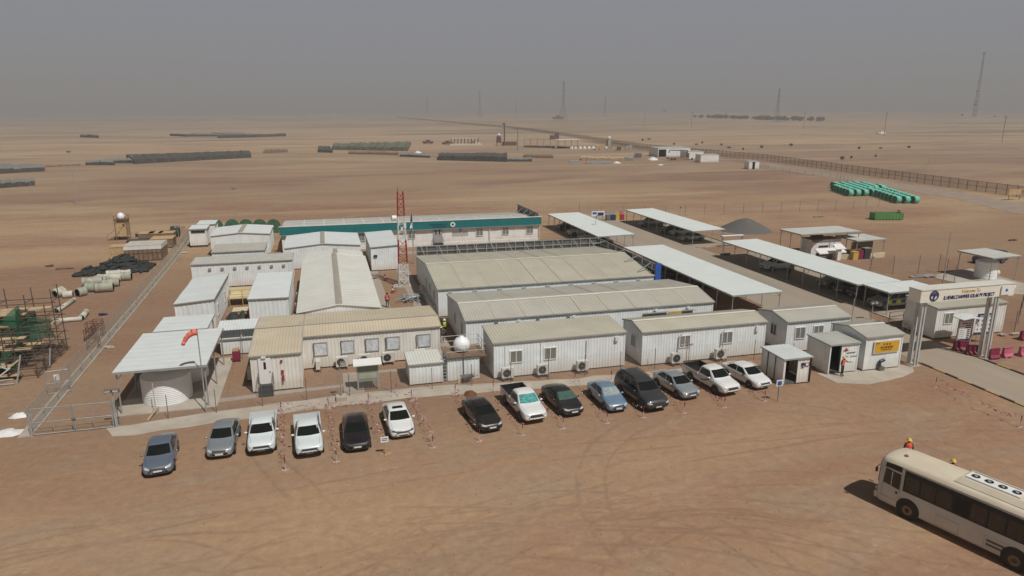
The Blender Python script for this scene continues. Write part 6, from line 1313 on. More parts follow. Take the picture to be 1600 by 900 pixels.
# mint-green pipe sections in rows
def ring_pipe():
    t = thing('coated_pipe','mint green coated pipe section lying on its side in the big block of rows','pipe',(0,0,0),0,'mint green pipe sections')
    mb = MB(); mb.smooth = True; n = 20; r = .92; L2 = .70; prof = [(r*.9,-L2),(r,-L2),(r,L2),(r*.9,L2)]
    vs = []; fs = []
    for rr, x in prof+[(r*.88,L2-.05),(r*.88,-L2+.05)]:
        for i in range(n): a = 2*math.pi*i/n; vs.append((x, rr*math.cos(a), r+rr*math.sin(a)))
    m_ = 6
    for k in range(m_):
        for i in range(n): fs.append((k*n+i,k*n+(i+1)%n,((k+1)%m_)*n+(i+1)%n,((k+1)%m_)*n+i))
    mb.add(vs, fs); mb.build('shell','tealgreen',t)
    mb = MB(); mb.lathe([(r*.87,-.55),(r*.87,.55)],(0,0,r),20,'X'); mb.build('end_lining','drumgreen',t); return t
rp = ring_pipe(); k0 = True
p0 = Vector((*(133.15, 153.21),0)); p1 = Vector((*(138.44, 165.24),0)); dcol = (Vector((*(142.0, 151.57),0))-p0)/4.2; drow = (p1-p0)/5.2
spots = [p0+dcol*c_+drow*r_ for r_ in range(6) for c_ in range(5)] 
spots += [p0+dcol*c_+drow*r_ for r_ in range(6,9) for c_ in range(1,6)] + [p0+dcol*c_+drow*r_ for r_ in (4,5) for c_ in (5,6)]
q0 = Vector((*(133.88, 137.98),0)); dc2 = (Vector((*(137.95, 136.51),0))-q0)/2
spots2 = [q0+dc2*c_+drow*r_ for r_ in range(9) for c_ in range(3)]
for i, p in enumerate(spots+spots2):
    q = rp if i == 0 else copy_tree(rp); q.location = (p.x+random.uniform(-.1,.1), p.y, 0)
    if i >= len(spots): q['label'] = 'mint green coated pipe section lying on its side in the nearer three-column block'
# far white containers, hut, crane truck
def container(name,label,x0,x1,y0,y1,h,m='wall_white',rf='roof_white',cat='container',dark=None):
    t,w,r,o = cabin(name,label,x0,x1,y0,y1,h,'mono',0.05,wall=m,rf=rf,pitch=.6,cat=cat,depth=.05,over=.08)
    if dark: mb = MB(o); mb.box(*dark); mb.build('doorway','dark',w)  # opening's inner shade painted as a near-black panel on the wall
    return t
cx,cy = (162.91, 274.6); container('container','long white container in the far storage yard by the security fence',cx-9.3*0+.2-3.8,cx+5.2,cy,cy+4.5,3.4)
cx,cy = (164.15, 315.94); container('open_garage','white garage with a black open end in the far storage yard',cx-4.5,cx+13,cy,cy+10,4.3,dark=(cx-4.2,cy-.15,.1,cx-.2,cy-.05,3.6))
cx,cy = (173.19, 298.47); container('container','white container half hidden between the far garage and the long container',cx-6,cx+3,cy+3,cy+9,3.2)
cx,cy = (160.63, 237.19); t = container('hut','small grey and white hut with a black doorway standing alone by the track',cx-2.0,cx+2.4,cy,cy+3,2.9,dark=(cx-.5,cy-.15,.1,cx+.5,cy-.05,2.8))
t = thing('crane_truck','white truck with a folded black crane arm parked in front of the far containers','truck',(159.4, 291.93, 0)); mb = MB(); mb.box(-7,-1.2,.7,3.2,1.2,1.3); mb.build('flatbed','wood_dark',t); mb = MB(); mb.box(3.3,-1.2,.5,6,1.2,3.2); cb = mb.build('cab','signwhite',t); mb = MB(); mb.box(5.98,-1,1.9,6.03,1,2.9); mb.build('windscreen','carglass',cb)
mb = MB(); mb.beam((2.8,0,1.3),(2.8,0,4.3),.5); mb.beam((2.8,0,4.3),(-6,0,4.6),.4); mb.beam((-6,0,4.6),(-6.6,0,3.4),.3); mb.build('crane_arm','kerbblack',t)
for x in (-5.5,-4,4.8): mb = MB(); mb.lathe([(.55,-.1),(.55,.1)],(x,-1.15,.55),14,'Y'); mb.build('wheel','tyre',t)
# ------------------------------------------------------------------ far material stacks (each stack is many bundles laid side by side)
def stack(name, label, cat, pts, h, m, nb, jit=.15, group=None, topm=None, up=False):
    if up: jit = .10
    h = h*.8
    """pts: four ground corners, near-left, near-right, far-right, far-left; nb bundles side by side"""
    P = [Vector((*p,gz(*p))) for p in pts]; o = P[0]; mb = MB(o)
    for k in range(nb):
        u0, u1 = k/nb+(.0 if up else .001), (k+1)/nb-(-.002 if up else .001); hh = h*(1+random.uniform(-jit,jit)); a = P[0].lerp(P[1],u0); b = P[0].lerp(P[1],u1); c = P[3].lerp(P[2],u1); d = P[3].lerp(P[2],u0); Z = Vector((0,0,hh)); e = Vector((random.uniform(-.1,.1),random.uniform(-.6,.6),0))*(jit*3)
        mb.add([p+e for p in (a,b,c,d)]+[p+Z+e for p in (a,b,c,d)],[(4,5,6,7),(0,1,5,4),(1,2,6,5),(2,3,7,6),(3,0,4,7)])
        if m == 'far_grey': mb.m[-4:] = [1]*4
        if up:
            for q in range(2): p = a.lerp(b,random.random())+e; mb.beam(p,p+Vector((0,0,hh*1.12)),.14)
    t = tag(mb.build(name,[m,'far_dark']),label,cat,group); return t
ST = [
 ('steel_stack','long dark row of upright bundled frames in the desert on the left',[(-77.89, 330.44),(-33.75, 362.79),(-37.96, 401.54),(-91.43, 374.58)],2.1,'far_dark',46,True),
 ('sheet_stack','flat grey sheet stack at the left end of the long dark row',[(-91.8, 339.11),(-75.07, 334.61),(-80.35, 352.88),(-95.94, 354.87)],1.5,'far_grey',5,False),
 ('sheet_stack','second flat grey sheet stack below and left of the first',[(-95.96, 328.66),(-84.02, 325.45),(-89.0, 340.37),(-100.43, 344.47)],1.5,'far_grey',4,False),
 ('sheet_stack','grey sheet stacks at the left edge of the photo',[(-112.96, 288.71),(-100.72, 298.26),(-108.54, 319.57),(-125.07, 320.63)],2.0,'far_grey',6,False),
 ('pallet_stack','blue grey pallet stacks at the left edge, nearer the light mast',[(-91.96, 233.36),(-84.42, 239.71),(-88.29, 250.87),(-97.59, 248.21)],1.7,'far_grey',8,False),
 ('sheet_stack','big low grey field of sheet stacks far behind on the left',[(-123.02, 719.49),(-59.32, 702.34),(-85.11, 817.42),(-143.24, 754.18)],2.2,'far_grey',7,False),
 ('sheet_stack','narrow dark sheet stack in front of the big low grey field',[(-85.78, 657.56),(-31.82, 694.94),(-33.86, 724.73),(-91.04, 688.27)],2.4,'far_dark',8,False),
 ('pallet_stack','small dark far stack left of the big grey field',[(-215.66, 735.2),(-192.44, 706.92),(-205.09, 751.06),(-227.73, 776.92)],2.5,'far_dark',5,False),
 ('drum_stack','long bank of grey green cable drums right of the desert centre',[(5.84, 426.75),(46.87, 401.48),(58.44, 480.67),(6.59, 471.17)],2.6,'drumbank',60,False),
 ('pipe_stack','black covered stack of pipes behind the mast',[(51.07, 319.73),(78.91, 301.37),(87.46, 333.99),(54.79, 342.78)],2.6,'far_dark',26,True),
 ('pallet_stack','low row of timber pallets below the cable drum bank',[(13.3, 381.68),(37.46, 363.59),(38.95, 377.78),(13.88, 397.03)],1.2,'wood_dark',13,False),
 ('pallet_stack','brown pallets between the dark row and the cable drum bank',[(-30.9, 399.64),(-18.43, 405.73),(-19.13, 422.71),(-31.03, 419.04)],1.5,'wood_dark',9,False),
 ('pallet_stack','dark bundle heap at the left end of the cable drum bank',[(-2.27, 401.38),(5.32, 396.14),(4.26, 446.38),(-2.37, 448.17)],1.8,'far_dark',6,False),
 ('pallet_stack','grey pallets right of the cable drum bank',[(37.11, 352.77),(50.26, 338.92),(51.74, 354.21),(38.85, 368.92)],1.3,'far_grey',7,False),
 ('block_stack','long pale sand-coloured block row in the far yard',[(114.35, 302.71),(130.87, 291.65),(135.68, 302.44),(118.15, 312.82)],1.6,'plank',16,False),
 ('bundle_stack','rusty bundle heap left of the pale block row',[(92.71, 324.03),(106.29, 318.91),(109.99, 331.57),(97.1, 335.04)],1.5,'wood_dark',17,True),
 ('sheet_stack','grey green sheet heap at the near left of the far yard',[(78.92, 303.07),(90.1, 300.06),(93.73, 313.73),(82.15, 315.47)],1.3,'far_grey',8,False),
 ('sheet_stack','low silver sheet row near the middle of the far yard',[(107.79, 278.35),(118.0, 275.6),(119.94, 283.33),(110.25, 284.73)],1.2,'steel',8,False),
 ('pallet_stack','single grey wrapped pallet in front of the pale block row',[(103.42, 286.57),(106.63, 285.71),(108.7, 291.27),(105.42, 292.15)],1.2,'steel',2,False),
 ('pallet_stack','grey crates standing before the far garage',[(131.39, 292.81),(134.71, 290.62),(139.01, 300.16),(135.13, 301.2)],2.2,'pipe_grey',3,False),
 ('pallet_stack','dark box with a white end behind the grey crates',[(145.12, 312.15),(148.71, 311.18),(151.58, 317.25),(147.93, 318.23)],2.4,'cloth_grey',2,False),
 ('pallet_stack','yellow timber crates with dark gaps in the far yard',[(152.93, 381.72),(157.51, 380.49),(161.18, 389.4),(156.5, 390.66)],3.0,'wood',4,False),
 ('pallet_stack','brown box right of the far watch post',[(163.52, 375.66),(165.93, 375.02),(169.33, 382.75),(166.88, 383.41)],2.4,'rust',1,False),
 ('pallet_stack','pale box right of the brown box in the far yard',[(171.45, 379.99),(174.7, 379.11),(178.33, 387.05),(175.02, 387.94)],2.5,'pipe_grey',2,False),
 ('low_fence_stack','long low black plinth of the far pen with thin rails',[(121.84, 423.74),(137.4, 409.75),(139.64, 416.46),(123.53, 429.62)],1.2,'far_dark',10,False),
 ('low_fence_stack','second shorter black plinth beside the pen shelter',[(138.19, 407.15),(144.55, 401.91),(146.87, 408.4),(140.43, 413.78)],1.2,'far_dark',4,False),
 ('container_stack','two brown far containers one set on the other in the desert middle',[(176.53, 538.86),(180.24, 537.86),(184.76, 551.37),(180.96, 552.39)],3.2,'rust',1,False),
 ('container_stack','taller brown far container beside the paired ones',[(183.6, 547.4),(186.85, 546.52),(192.32, 562.56),(188.98, 563.46)],6.5,'rust',1,False),
 ('material_row','thin dark line of timbers far left of the long dark row',[(-107.92, 320.26),(-97.32, 327.18),(-98.48, 331.21),(-109.17, 324.08)],.6,'wood_dark',8,False)]
for nm, lab, pts, h, m_, nb, up in ST: stack(nm, lab, nm.replace('_',' '), pts, h, m_, nb, .18, None, None, up)
# white round bags behind the pen, tarps
for k in range(9):
    x,y = (145.77, 402.75); heap('white_bag','white bulk bag in the row beside the far pen shelter','bag',(x+k*2.7,y-k*.3),1.2,1.2,1.5,'tarp',10,.2,'white bulk bags in the far yard',3,k)
for (x,y),rx,ry,h,lab in ((((-84.97, 358.61)),2.6,2.0,1.9,'white tarpaulin heap on the grey sheet stack'),(((49.62, 381.06)),2.0,1.4,1.2,'white tarpaulin heap among the far pallets'),(((122.7, 281.38)),1.8,1.2,.8,'white rubbish heap in the far yard'),(((146.86, 295.31)),2.6,1.4,1.5,'round white tank-like bundle in front of the far garage'),(((-22.33, 51.35)),1.15,.75,.25,'white crumpled sheet on the sand by the left edge'),(((-22.54, 54.2)),.8,.35,.3,'smaller white crumpled sheet above the large one by the left edge'),(((135.96, 266.24)),1.4,.7,.4,'small white scrap heap on the sand in front of the far garage'),(((82.85, 66.17)),1.5,1.0,.3,'white panel lying behind the portal beam')):
    heap('white_sheet',lab,'sheet heap',(x,y),rx,ry,h,'tarp',18,.55,None,4,rx)
# far watch post, shelter, rigs
def tower(name,label,cat,p,h,w,m,topm):
    x,y = p; z = gz(x,y); t = thing(name,label,cat,(x,y,z)); mb = MB()
    for a,b in ((-1,-1),(1,-1),(1,1),(-1,1)): mb.tube((a*w*.6,b*w*.6,0),(a*w*.45,b*w*.45,h*.75),.12,5)
    mb.build('frame','rust',t); mb = MB(); mb.box(-w*.5,-w*.5,h*.25,w*.5,w*.5,h*.75); mb.build('body',m,t); mb = MB(); mb.smooth=True; mb.lathe([(w*.3,h*.76),(w*.45,h*.85),(w*.4,h*.95),(w*.05,h)],(0,0,0),12); mb.build('tank',topm,t); return t
tower('water_tower','white topped far water tower standing in the yard','water tower',(164.52, 389.63),7.5,2.2,'pipe_grey','tarp')
tower('water_tower','second white water tower left of the drilling rig','water tower',(111.56, 447.43),8,2.4,'rust','tarp')
t = thing('pen_shelter','small flat white shelter over the far pen','shelter',(*(142.96, 403.51),gz(*(142.96, 403.51)))); mb = MB(); mb.box(-7,-3,5.2,7,3,5.5); mb.build('roof','roof_white',t)
for a in (-6,-2,2,6): mb = MB(); mb.tube((a,-2.5,0),(a,-2.5,5.2),.15); mb.build('post','steel_dark',t)
fence('wire_fence','thin railed fence of the far pen',[(121.84, 423.74),(138.08, 407.18)],5.5,4.5,.10,'wire','rust',rails=(.98,))
t = thing('drilling_rig','small dark drilling rig with a raised mast in the desert','rig',(*(117.12, 450.53),0)); mb = MB(); mb.box(-2,-2,0,7,2,2.5); mb.build('carrier','rust',t); mb = MB(); mb.beam((-1,0,2),(-1,0,14),.7); mb.build('rig_mast','far_dark',t)
t = thing('frame_rack','red and white frame of racks far off behind the mast','rack',(*(91.72, 464.44),0)); mb = MB()
for k in range(9): mb.beam((-9+k*2.3,0,0),(-9+k*2.3+.5,0,4.8),.5)
mb.build('uprights','rust',t); mb = MB(); mb.box(-10,-1,4.3,9,1,4.8); mb.build('top','pipe_white',t); mb = MB(); mb.box(-10,-1.5,0,12,1.5,1.0); mb.build('base','pipe_white',t)
for (px,lab,m_) in ((((99.11, 467.27)),'small white far vehicle beside the red frame rack','signwhite'),(((71.61, 492.34)),'small rusty far machine in the sand','rust'),(((82.69, 476.62)),'second small rusty far machine left of the red frame rack','rust'),(((492.44, 535.6)),'white far pickup on the sandy track on the right','signwhite'),(((529.88, 1558.74)),'dark far truck under the tallest pylon','rust')):
    x,y = px; z = gz(x,y); s = max(1,y/350); t = thing('far_vehicle',lab,'vehicle',(x,y,z)); mb = MB(); mb.box(-2.6*s,-.9*s,.4,2.6*s,.9*s,1.2*s); mb.build('body',m_,t); mb = MB(); mb.box(-.9*s,-.85*s,1.2*s,1.0*s,.85*s,1.9*s); mb.build('cab',m_,t)
    for a in (-1.6,1.6): mb = MB(); mb.lathe([(.4*s,-.1),(.4*s,.1)],(a*s,-.85*s,.4*s),10,'Y'); mb.build('wheel','tyre',t)
# ------------------------------------------------------------------ left yard
x,y = (-34.38, 132.22); t = thing('guard_tower','yellow timber lookout cabin on legs with a white water tank on top and side steps','lookout',(x,y,0)); mb = MB(); mb.box(-.85,-.85,.7,.85,.85,3.2); cb = mb.build('cabin','wood',t)
for a in (-.9,.9):
    for b in (-.9,.9): mb = MB(); mb.tube((a,b,0),(a,b,4.2),.08); mb.build('leg','wood_dark',t)
mb = MB(); mb.beam((-.85,-.87,.7),(.85,-.87,3.2),.06); mb.beam((-.85,-.87,3.15),(.85,-.87,3.15),.12); mb.build('brace','wood_dark',cb); mb = MB(); mb.box(.3,-.89,2.4,.6,-.86,2.8); mb.build('hatch','black',cb)
mb = MB(); mb.box(-1.0,-1.0,3.4,1.0,1.0,3.55); mb.build('platform','rust',t); mb = MB(); mb.smooth=True; mb.lathe([(.45,3.55),(.62,3.7),(.64,4.1),(.45,4.5),(.12,4.7)],(0,0,0),18); mb.build('water_tank','tank',t)
mb = MB(); mb.beam((-1.0,-.6,.8),(-2.4,-.6,0),.08); mb.beam((-1.0,.4,.8),(-2.4,.4,0),.08)
for k in range(4): mb.box(-1.1-k*.36,-.6,.62-k*.18,-.9-k*.36,.4,.66-k*.18)
mb.tube((-1.0,-.6,1.8),(-2.4,-.6,.9),.04); mb.tube((-2.4,-.6,0),(-2.4,-.6,.9),.04); mb.build('steps','wood_dark',t)
def crate(label, x, y, w, d, h, rz, m='wood_dark', top='wood', cat='crate', name='timber_crate', group='timber crates in the left yard', slats=True):
    t = thing(name,label,cat,(x,y,0),rz,group); mb = MB(); mb.box(-w/2,-d/2,.12,w/2,d/2,h); mb.build('box',m,t); mb = MB(); mb.box(-w/2-.06,-d/2-.06,h,w/2+.06,d/2+.06,h+.08); mb.build('lid',top,t)
    if slats:
        mb = MB()
        for k in range(int(w/.6)+1): xx = -w/2+k*(w/ max(1,int(w/.6))); mb.box(xx-.05,-d/2-.05,.05,xx+.05,-d/2,h)
        mb.box(-w/2,-d/2-.04,h*.5,w/2,-d/2,h*.5+.1); mb.build('battens','wood' if m == 'wood' else 'bark' if w > 4.5 else 'wood_dark',t)
    return t
for k,(rx_,ry_,w_) in enumerate(((380,245,3.6),(455,243,3.4),(540,240,3.9))): xx,yy = (-30.08, 129.86); p = [(-30.08, 129.86),(-28.63, 129.7),(-26.9, 129.6)][k]; crate('slatted timber crate in the back row of three, '+('left one','middle one','right one')[k],p[0],p[1],w_*.62,2.4,1.35,0)
p = (-26.2, 123.02); crate('dark timber crate in front of the right end of the crate row',p[0],p[1],3.3,3.0,1.5,0); p = (-28.39, 125.37); crate('low pile of brown boards between the crate row and the covered crate',p[0],p[1],5.0,2.6,.7,0,slats=False); p = (-30.62, 125.97); crate('low black crate left of the brown board pile',p[0],p[1],3.2,2.0,.8,0,'far_dark','far_dark',slats=False)
p = (-30.49, 114.59); crate('yellow plywood crate, left one of the pair beside the white-topped crate',p[0],p[1],2.3,2.4,1.9,0,'wood','wood'); p = (-29.44, 114.68); crate('yellow plywood crate, right one of the pair beside the white-topped crate',p[0],p[1],2.1,2.4,1.7,0,'wood','wood')
p = (-26.69, 111.94); t = crate('large brown latticed crate wrapped in white sheet along its top',p[0],p[1]+1.6,5.0,4.2,2.3,0,'wood_dark','pipe_white'); mb = MB(); mb.box(-2.56,-2.16,1.75,2.56,2.16,2.32); mb.build('white_wrap','tarp',t)
x,y = (-26.41, 133.81)
for k in range(2):
    mb = MB((x-6+k*5,y+k*1.2,0)); a = (x-6.6+k*2.6,y+.5+k*.9,.35); b = (x-1.8+k*1.2,y+1.0+k*.8,.5); mb.tube(a,b,.26,12,.32); tag(mb.build('pipe_roll','charcoal'),('long black pipe behind the slatted crates, farther left','long black pipe behind the slatted crates, ending at the fence')[k],'pipe')
x,y = (-26.2, 132.86); mb = MB((x,y,0)); mb.lathe([(.85,-.7),(.95,-.6),(.95,.6),(.85,.7)],(x,y,.95),18,'X'); tag(mb.build('black_coil','charcoal'),'round black coil at the right end of the long black pipes','coil')
# black membrane heaps
def rollheap(label, c, n, L, W, h, group=None):
    mb = MB((c[0],c[1],0)); mb.smooth = True
    for k in range(n):
        a = random.gauss(.6,.35); u = random.uniform(-1,1); v = random.uniform(-1,1); z = max(.2,h*(1-max(abs(u),abs(v))*.9))*random.uniform(.6,1.05); l = L*random.uniform(.5,1)/2; x = c[0]+u*W; y = c[1]+v*W*.55
        mb.tube((x-l*math.cos(a),y-l*math.sin(a),max(.15,z-.25)),(x+l*math.cos(a),y+l*math.sin(a),z),random.uniform(.15,.26),7)
    return tag(mb.build('membrane_heap','charcoal'),label,'roll heap',group)
rollheap('large heap of black rolls behind the white pipes',((-28.27, 105.24)),230,2.4,3.3,2.3); rollheap('small heap of black rolls left of the large one',((-31.85, 103.47)),90,1.5,1.15,1.2)
# white and grey pipes
def pipe(label, a, b, r, m='pipe_grey', group='grey green pipes in the left yard', open_=True):
    a = Vector((*a,r)); b = Vector((*b,r)); t = thing('pipe',label,'pipe',((a.x+b.x)/2,(a.y+b.y)/2,0),0,group); o = Vector(((a.x+b.x)/2,(a.y+b.y)/2,0)); mb = MB(o); mb.smooth = True; mb.tube(a,b,r,16,caps=True); mb.build('shell',m,t)
    for p, q in ((a,b),(b,a)): d = (p-q).normalized(); mb = MB(o); mb.tube(p-d*.05,p+d*.012,r*.84,16); mb.build('bore','dark',t); mb = MB(o); mb.tube(p-d*.35,p-d*.05,r*1.07,16); mb.build('collar',m,t)
def PX(s, e): return s, e
pl = [(((-30.53, 96.41)),((-28.3, 96.78)),.55,'end-on pipe at the left of the second pipe row'),(((-27.9, 95.25)),((-26.05, 95.52)),.5,'pipe ending in the middle of the second pipe row'),(((-26.53, 98.67)),((-25.4, 98.71)),.55,'short pipe at the right of the pipe rows'),(((-28.9, 100.71)),((-27.23, 100.98)),.5,'pipe in the rear row, left'),(((-27.14, 100.59)),((-25.96, 100.85)),.5,'pipe in the rear row with its dark mouth to the right'),(((-29.22, 93.24)),((-28.15, 93.19)),.55,'greenish pipe at the left of the nearest row'),(((-27.99, 92.6)),((-26.05, 92.81)),.58,'long greenish pipe in the nearest row'),(((-29.48, 90.94)),((-28.88, 91.65)),.52,'short greenish pipe with a dark mouth standing apart from the rows'),(((-29.79, 96.21)),((-28.98, 98.3)),.5,'white pipe across the middle of the rows'),(((-29.38, 98.75)),((-26.48, 98.45)),.5,'long white pipe behind the second row')]
pl += [((-30.62+k*0.410,97.21+k*0.350),(-29.01+k*0.410,97.37+k*0.350),.42,'dusty pipe in the tangled middle of the pipe rows, '+w_) for k,w_ in enumerate(('first from the left','second from the left','third from the left','fourth from the left','fifth from the left','sixth from the left','rightmost'))]
for a,b,r,lab in pl: pipe(lab,a,b,r,'pipe_white' if 'white' in lab or 'rear' in lab else 'pipe_grey')
for a,b,r,lab in ((((-31.95, 91.32)),((-31.23, 92.29)),.45,'white pipe behind the scaffold, upper one'),(((-30.92, 90.64)),((-29.91, 90.77)),.42,'white pipe behind the scaffold, right one'),(((-32.32, 92.29)),((-31.98, 93.68)),.4,'white pipe behind the scaffold, rear one'),(((-29.45, 83.79)),((-29.17, 88.61)),.25,'long pale pipe slanting right of the scaffold'),(((-28.5, 79.5)),((-25.76, 79.75)),.25,'long white pipe lying below the slanting one'),(((-25.89, 80.01)),((-26.15, 82.41)),.3,'short pale pipe joined to the end of the long white pipe')): pipe(lab,a,b,r,'pipe_white')
# scaffolding tower with green netting at the left edge
ox,oy = (-23.93, 62.39); o = (-27.5,61.0,0); t = thing('scaffold_tower','large scaffold of dark tubes with plank decks and green debris netting at the left edge','scaffold',o)
Xs = [-34.6,-32.5,-30.4,-28.3,-26.2,-24.1]; Ys = [62.4,64.2,66.0,67.8,69.6]; Hs = [3.3,4.0,5.0,5.9,6.2]; Zs = [0,1.7,3.4,4.6]
XR = (-24.86, 70.2)
cnt = 0
for i,x in enumerate(Xs):
    for j,y in enumerate(Ys):
        mb = MB(o); mb.tube((x,y,0),(x+random.uniform(-.04,.04),y,Hs[j]+random.uniform(-.3,.5)),.045,5); mb.build('standard','scaf',t)
for z in (.3,1.1,1.9,2.7,3.5,4.3,5.1):
    ok = [j for j in range(5) if Hs[j] > z]
    for j in ok: mb = MB(o); mb.tube((Xs[0],Ys[j],z),(Xs[-1]+.3,Ys[j],z),.04,5); mb.build('ledger','scaf',t)
    for x in Xs: mb = MB(o); mb.tube((x,Ys[ok[0]],z+.06),(x,Ys[-1]+.2,z+.06),.04,5); mb.build('transom','scaf',t)
for (y,z,x0,x1) in ((62.7,1.15,-35,-26.0),(63.3,1.15,-35,-26.6),(62.8,2.75,-35,-26.3),(63.5,2.75,-35,-26.9),(65.2,2.75,-35,-25.6),(67.1,4.35,-35,-26),(67.8,4.35,-34,-27),(69.0,4.35,-35,-24.6),(66.4,3.55,-32,-26.4),(69.2,2.75,-34,-24.2),(68.4,4.35,-33,-25.2),(64.6,1.95,-33,-25),(65.9,1.95,-34,-24.6),(62.6,.35,-33,-25.4),(64.9,3.55,-33,-27.4)):
    mb = MB(o); mb.box(x0,y-.28,z,x1,y+.28,z+.08); mb.build('plank_deck','plank',t)
for k,q in enumerate([((-34,65.9,2.8),(-29.4,65.9,2.8),(-29.4,65.9,4.9),(-33,65.9,4.2)),((-28.2,66.2,3.4),(-26.2,66.2,3.2),(-26.2,66.2,5.4),(-26.8,66.2,5.0)),((-32,62.3,1.4),(-26.6,62.3,1.4),(-26.6,62.3,2.6),(-32,62.3,2.6)),((-26.2,64.4,1.3),(-26.2,69.5,1.3),(-26.2,69.5,4.2),(-26.2,65.6,5.2)),((-34,68,3.6),(-30,68,3.6),(-32,68,5.6),(-33.8,68,5.8)),((-30.4,64.3,.3),(-26.3,64.3,.3),(-26.3,64.3,1.9),(-30.4,64.3,2.6)),((-29,67.9,1.9),(-24.3,67.9,1.9),(-24.5,67.9,3.6),(-29,67.9,4.2)),((-31,62.3,2.8),(-27,62.3,2.8),(-27.4,62.4,3.4),(-31,62.4,3.6))]):
    mb = MB(o); a,b,c,d = map(Vector,q); n = 6
    vs = []
    for i in range(n+1):
        for j in range(n+1):
            u,v = i/n,j/n; p = a.lerp(b,u).lerp(d.lerp(c,u),v); nn = noise.noise(p*.9)*.35; vs.append(p+Vector((nn*.3,nn,0)))
    mb.smooth=True; mb.add(vs,[(i*(n+1)+j,(i+1)*(n+1)+j,(i+1)*(n+1)+j+1,i*(n+1)+j+1) for i in range(n) for j in range(n)]); mb.build('debris_net','net_alpha',t)
for a,b in (((-29.5,62.1,3.1),(-26.0,62.0,1.1)),((-27.4,60.9,.1),(-25.8,62.0,1.2)),((-25.3,61.4,0),(-25.0,62.2,2.2)),((-24.0,64.8,.2),(-23.9,65.2,1.7))): mb = MB(o); mb.tube(a,b,.06,6); mb.build('raking_tube','steel',t)
mb = MB(o); mb.beam((-26.1,62.0,1.1),(-25.3,62.4,1.7),.3,.05); mb.build('loose_plank','plank',t)
mb = MB(o)
for z in (.12,.5): mb.tube((-36,60.7,z),(-25.4,61.2,z),.055,6)
for x in (-34,-30,-27.0): mb.tube((x,60.9,0),(x,60.9,.6),.05)
mb.build('front_rail','steel',t)
# rusty frame trestles leaning on the fence
for k,p in enumerate([(-21.88, 69.54),(-22.92, 72.37),(-22.69, 73.08),(-23.16, 75.6),(-22.58, 73.83),(-23.51, 74.88)]):
    mb = MB((p[0],p[1],0)); X,Y = p; w_ = .9; 
    for a in (-1,1):
        for b in (-1,1): mb.tube((X+a*w_/2,Y+b*.35,0),(X+a*w_/2,Y+b*.35,1.1),.03)
        mb.tube((X+a*w_/2,Y-.35,1.1),(X+a*w_/2,Y+.35,1.1),.03); mb.tube((X+a*w_/2,Y-.35,.2),(X+a*w_/2,Y+.35,1.0),.03)
    for b in (-1,1): mb.tube((X-w_/2,Y+b*.35,1.1),(X+w_/2,Y+b*.35,1.1),.03); mb.tube((X-w_/2,Y+b*.35,.3),(X+w_/2,Y+b*.35,.9),.03)
    tag(mb.build('trestle','rust'),'rusty tube trestle in the tangle against the left fence','trestle','rusty trestles against the left fence')
# dark green cable drums behind the white cabins
dr = thing('cable_drum','','cable drum',(0,0,0),0,'dark green cable drums in a row'); 
mb = MB(); mb.lathe([(1.22,-.55),(1.22,-.45)],(0,0,1.22),30,'Y'); mb.lathe([(1.22,.45),(1.22,.55)],(0,0,1.22),30,'Y'); mb.build('flange','drumgreen',dr); mb = MB(); mb.lathe([(.9,-.45),(.9,.45)],(0,0,1.22),24,'Y'); mb.build('coil','charcoal',dr); mb = MB(); mb.lathe([(.14,-.60),(.14,-.54)],(0,0,1.22),12,'Y'); mb.build('hub','signwhite',dr)
for k in range(9): a = 2*math.pi*k/9; mb = MB(); mb.obox((.65*math.cos(a),-.56,1.22+.65*math.sin(a)),(.9,.03,.05),0,0,-a); mb.build('spoke','far_dark',dr)
for k,(px,ord_) in enumerate(((338,'leftmost'),(363,'second from the left'),(385,'middle'),(406,'fourth from the left'),(428,'rightmost, fully visible'))):
    x,y = [(-19.81, 135.29),(-16.92, 134.58),(-14.49, 134.0),(-12.05, 133.41),(-9.61, 132.83)][k]; q = dr if k == 0 else copy_tree(dr); q.location = (x,y,0); q['label'] = 'dark green cable drum behind the white cabins, '+ord_
# small loose things on the ground
for k,(p,sx_,sy_,m_,lab) in enumerate((((-20.6, 69.26),.75,.45,'pipe_white','white board lying on the soil inside the left fence'),((-21.86, 115.98),.8,.4,'pipe_white','white board lying near the toilet cabins'),((-24.26, 81.43),.6,.4,'navy','dark crumpled sheet by the left fence'),((-38.87, 110.82),.8,.4,'rust','rusty scrap in the sand behind the scaffold'),((-36.09, 108.45),2.2,.25,'wood_dark','thin pale stick of timber in the sand'),((100.43, 123.37),2.6,.8,'debris','scatter of white and dark scrap in front of the far fence'),((113.88, 91.07),1.6,.5,'rust','dark scrap right of the grey pole'),((76.99, 73.04),3.4,1.1,'steel','flat bundle of grey roof sheets beside the wire fence'),((63.83, 50.31),.9,.5,'concrete','concrete chunks by the gate office corner'),((65.31, 50.33),.9,.4,'concrete','concrete slab leaning beside the chunks'),((59.43, 93.09),1.3,.8,'grille','small black cart in the shade at the far end of the longest carport'))):
    mb = MB((p[0],p[1],0))
    for q in range(5): mb.obox((p[0]+random.uniform(-.35,.35)*sx_,p[1]+random.uniform(-.3,.3)*sy_,.08+.03*q),(sx_*random.uniform(.4,.9),sy_*random.uniform(.4,.9),.08),random.uniform(-.4,.4),random.uniform(-.1,.1))
    tag(mb.build('loose_scrap',m_),lab,'scrap')
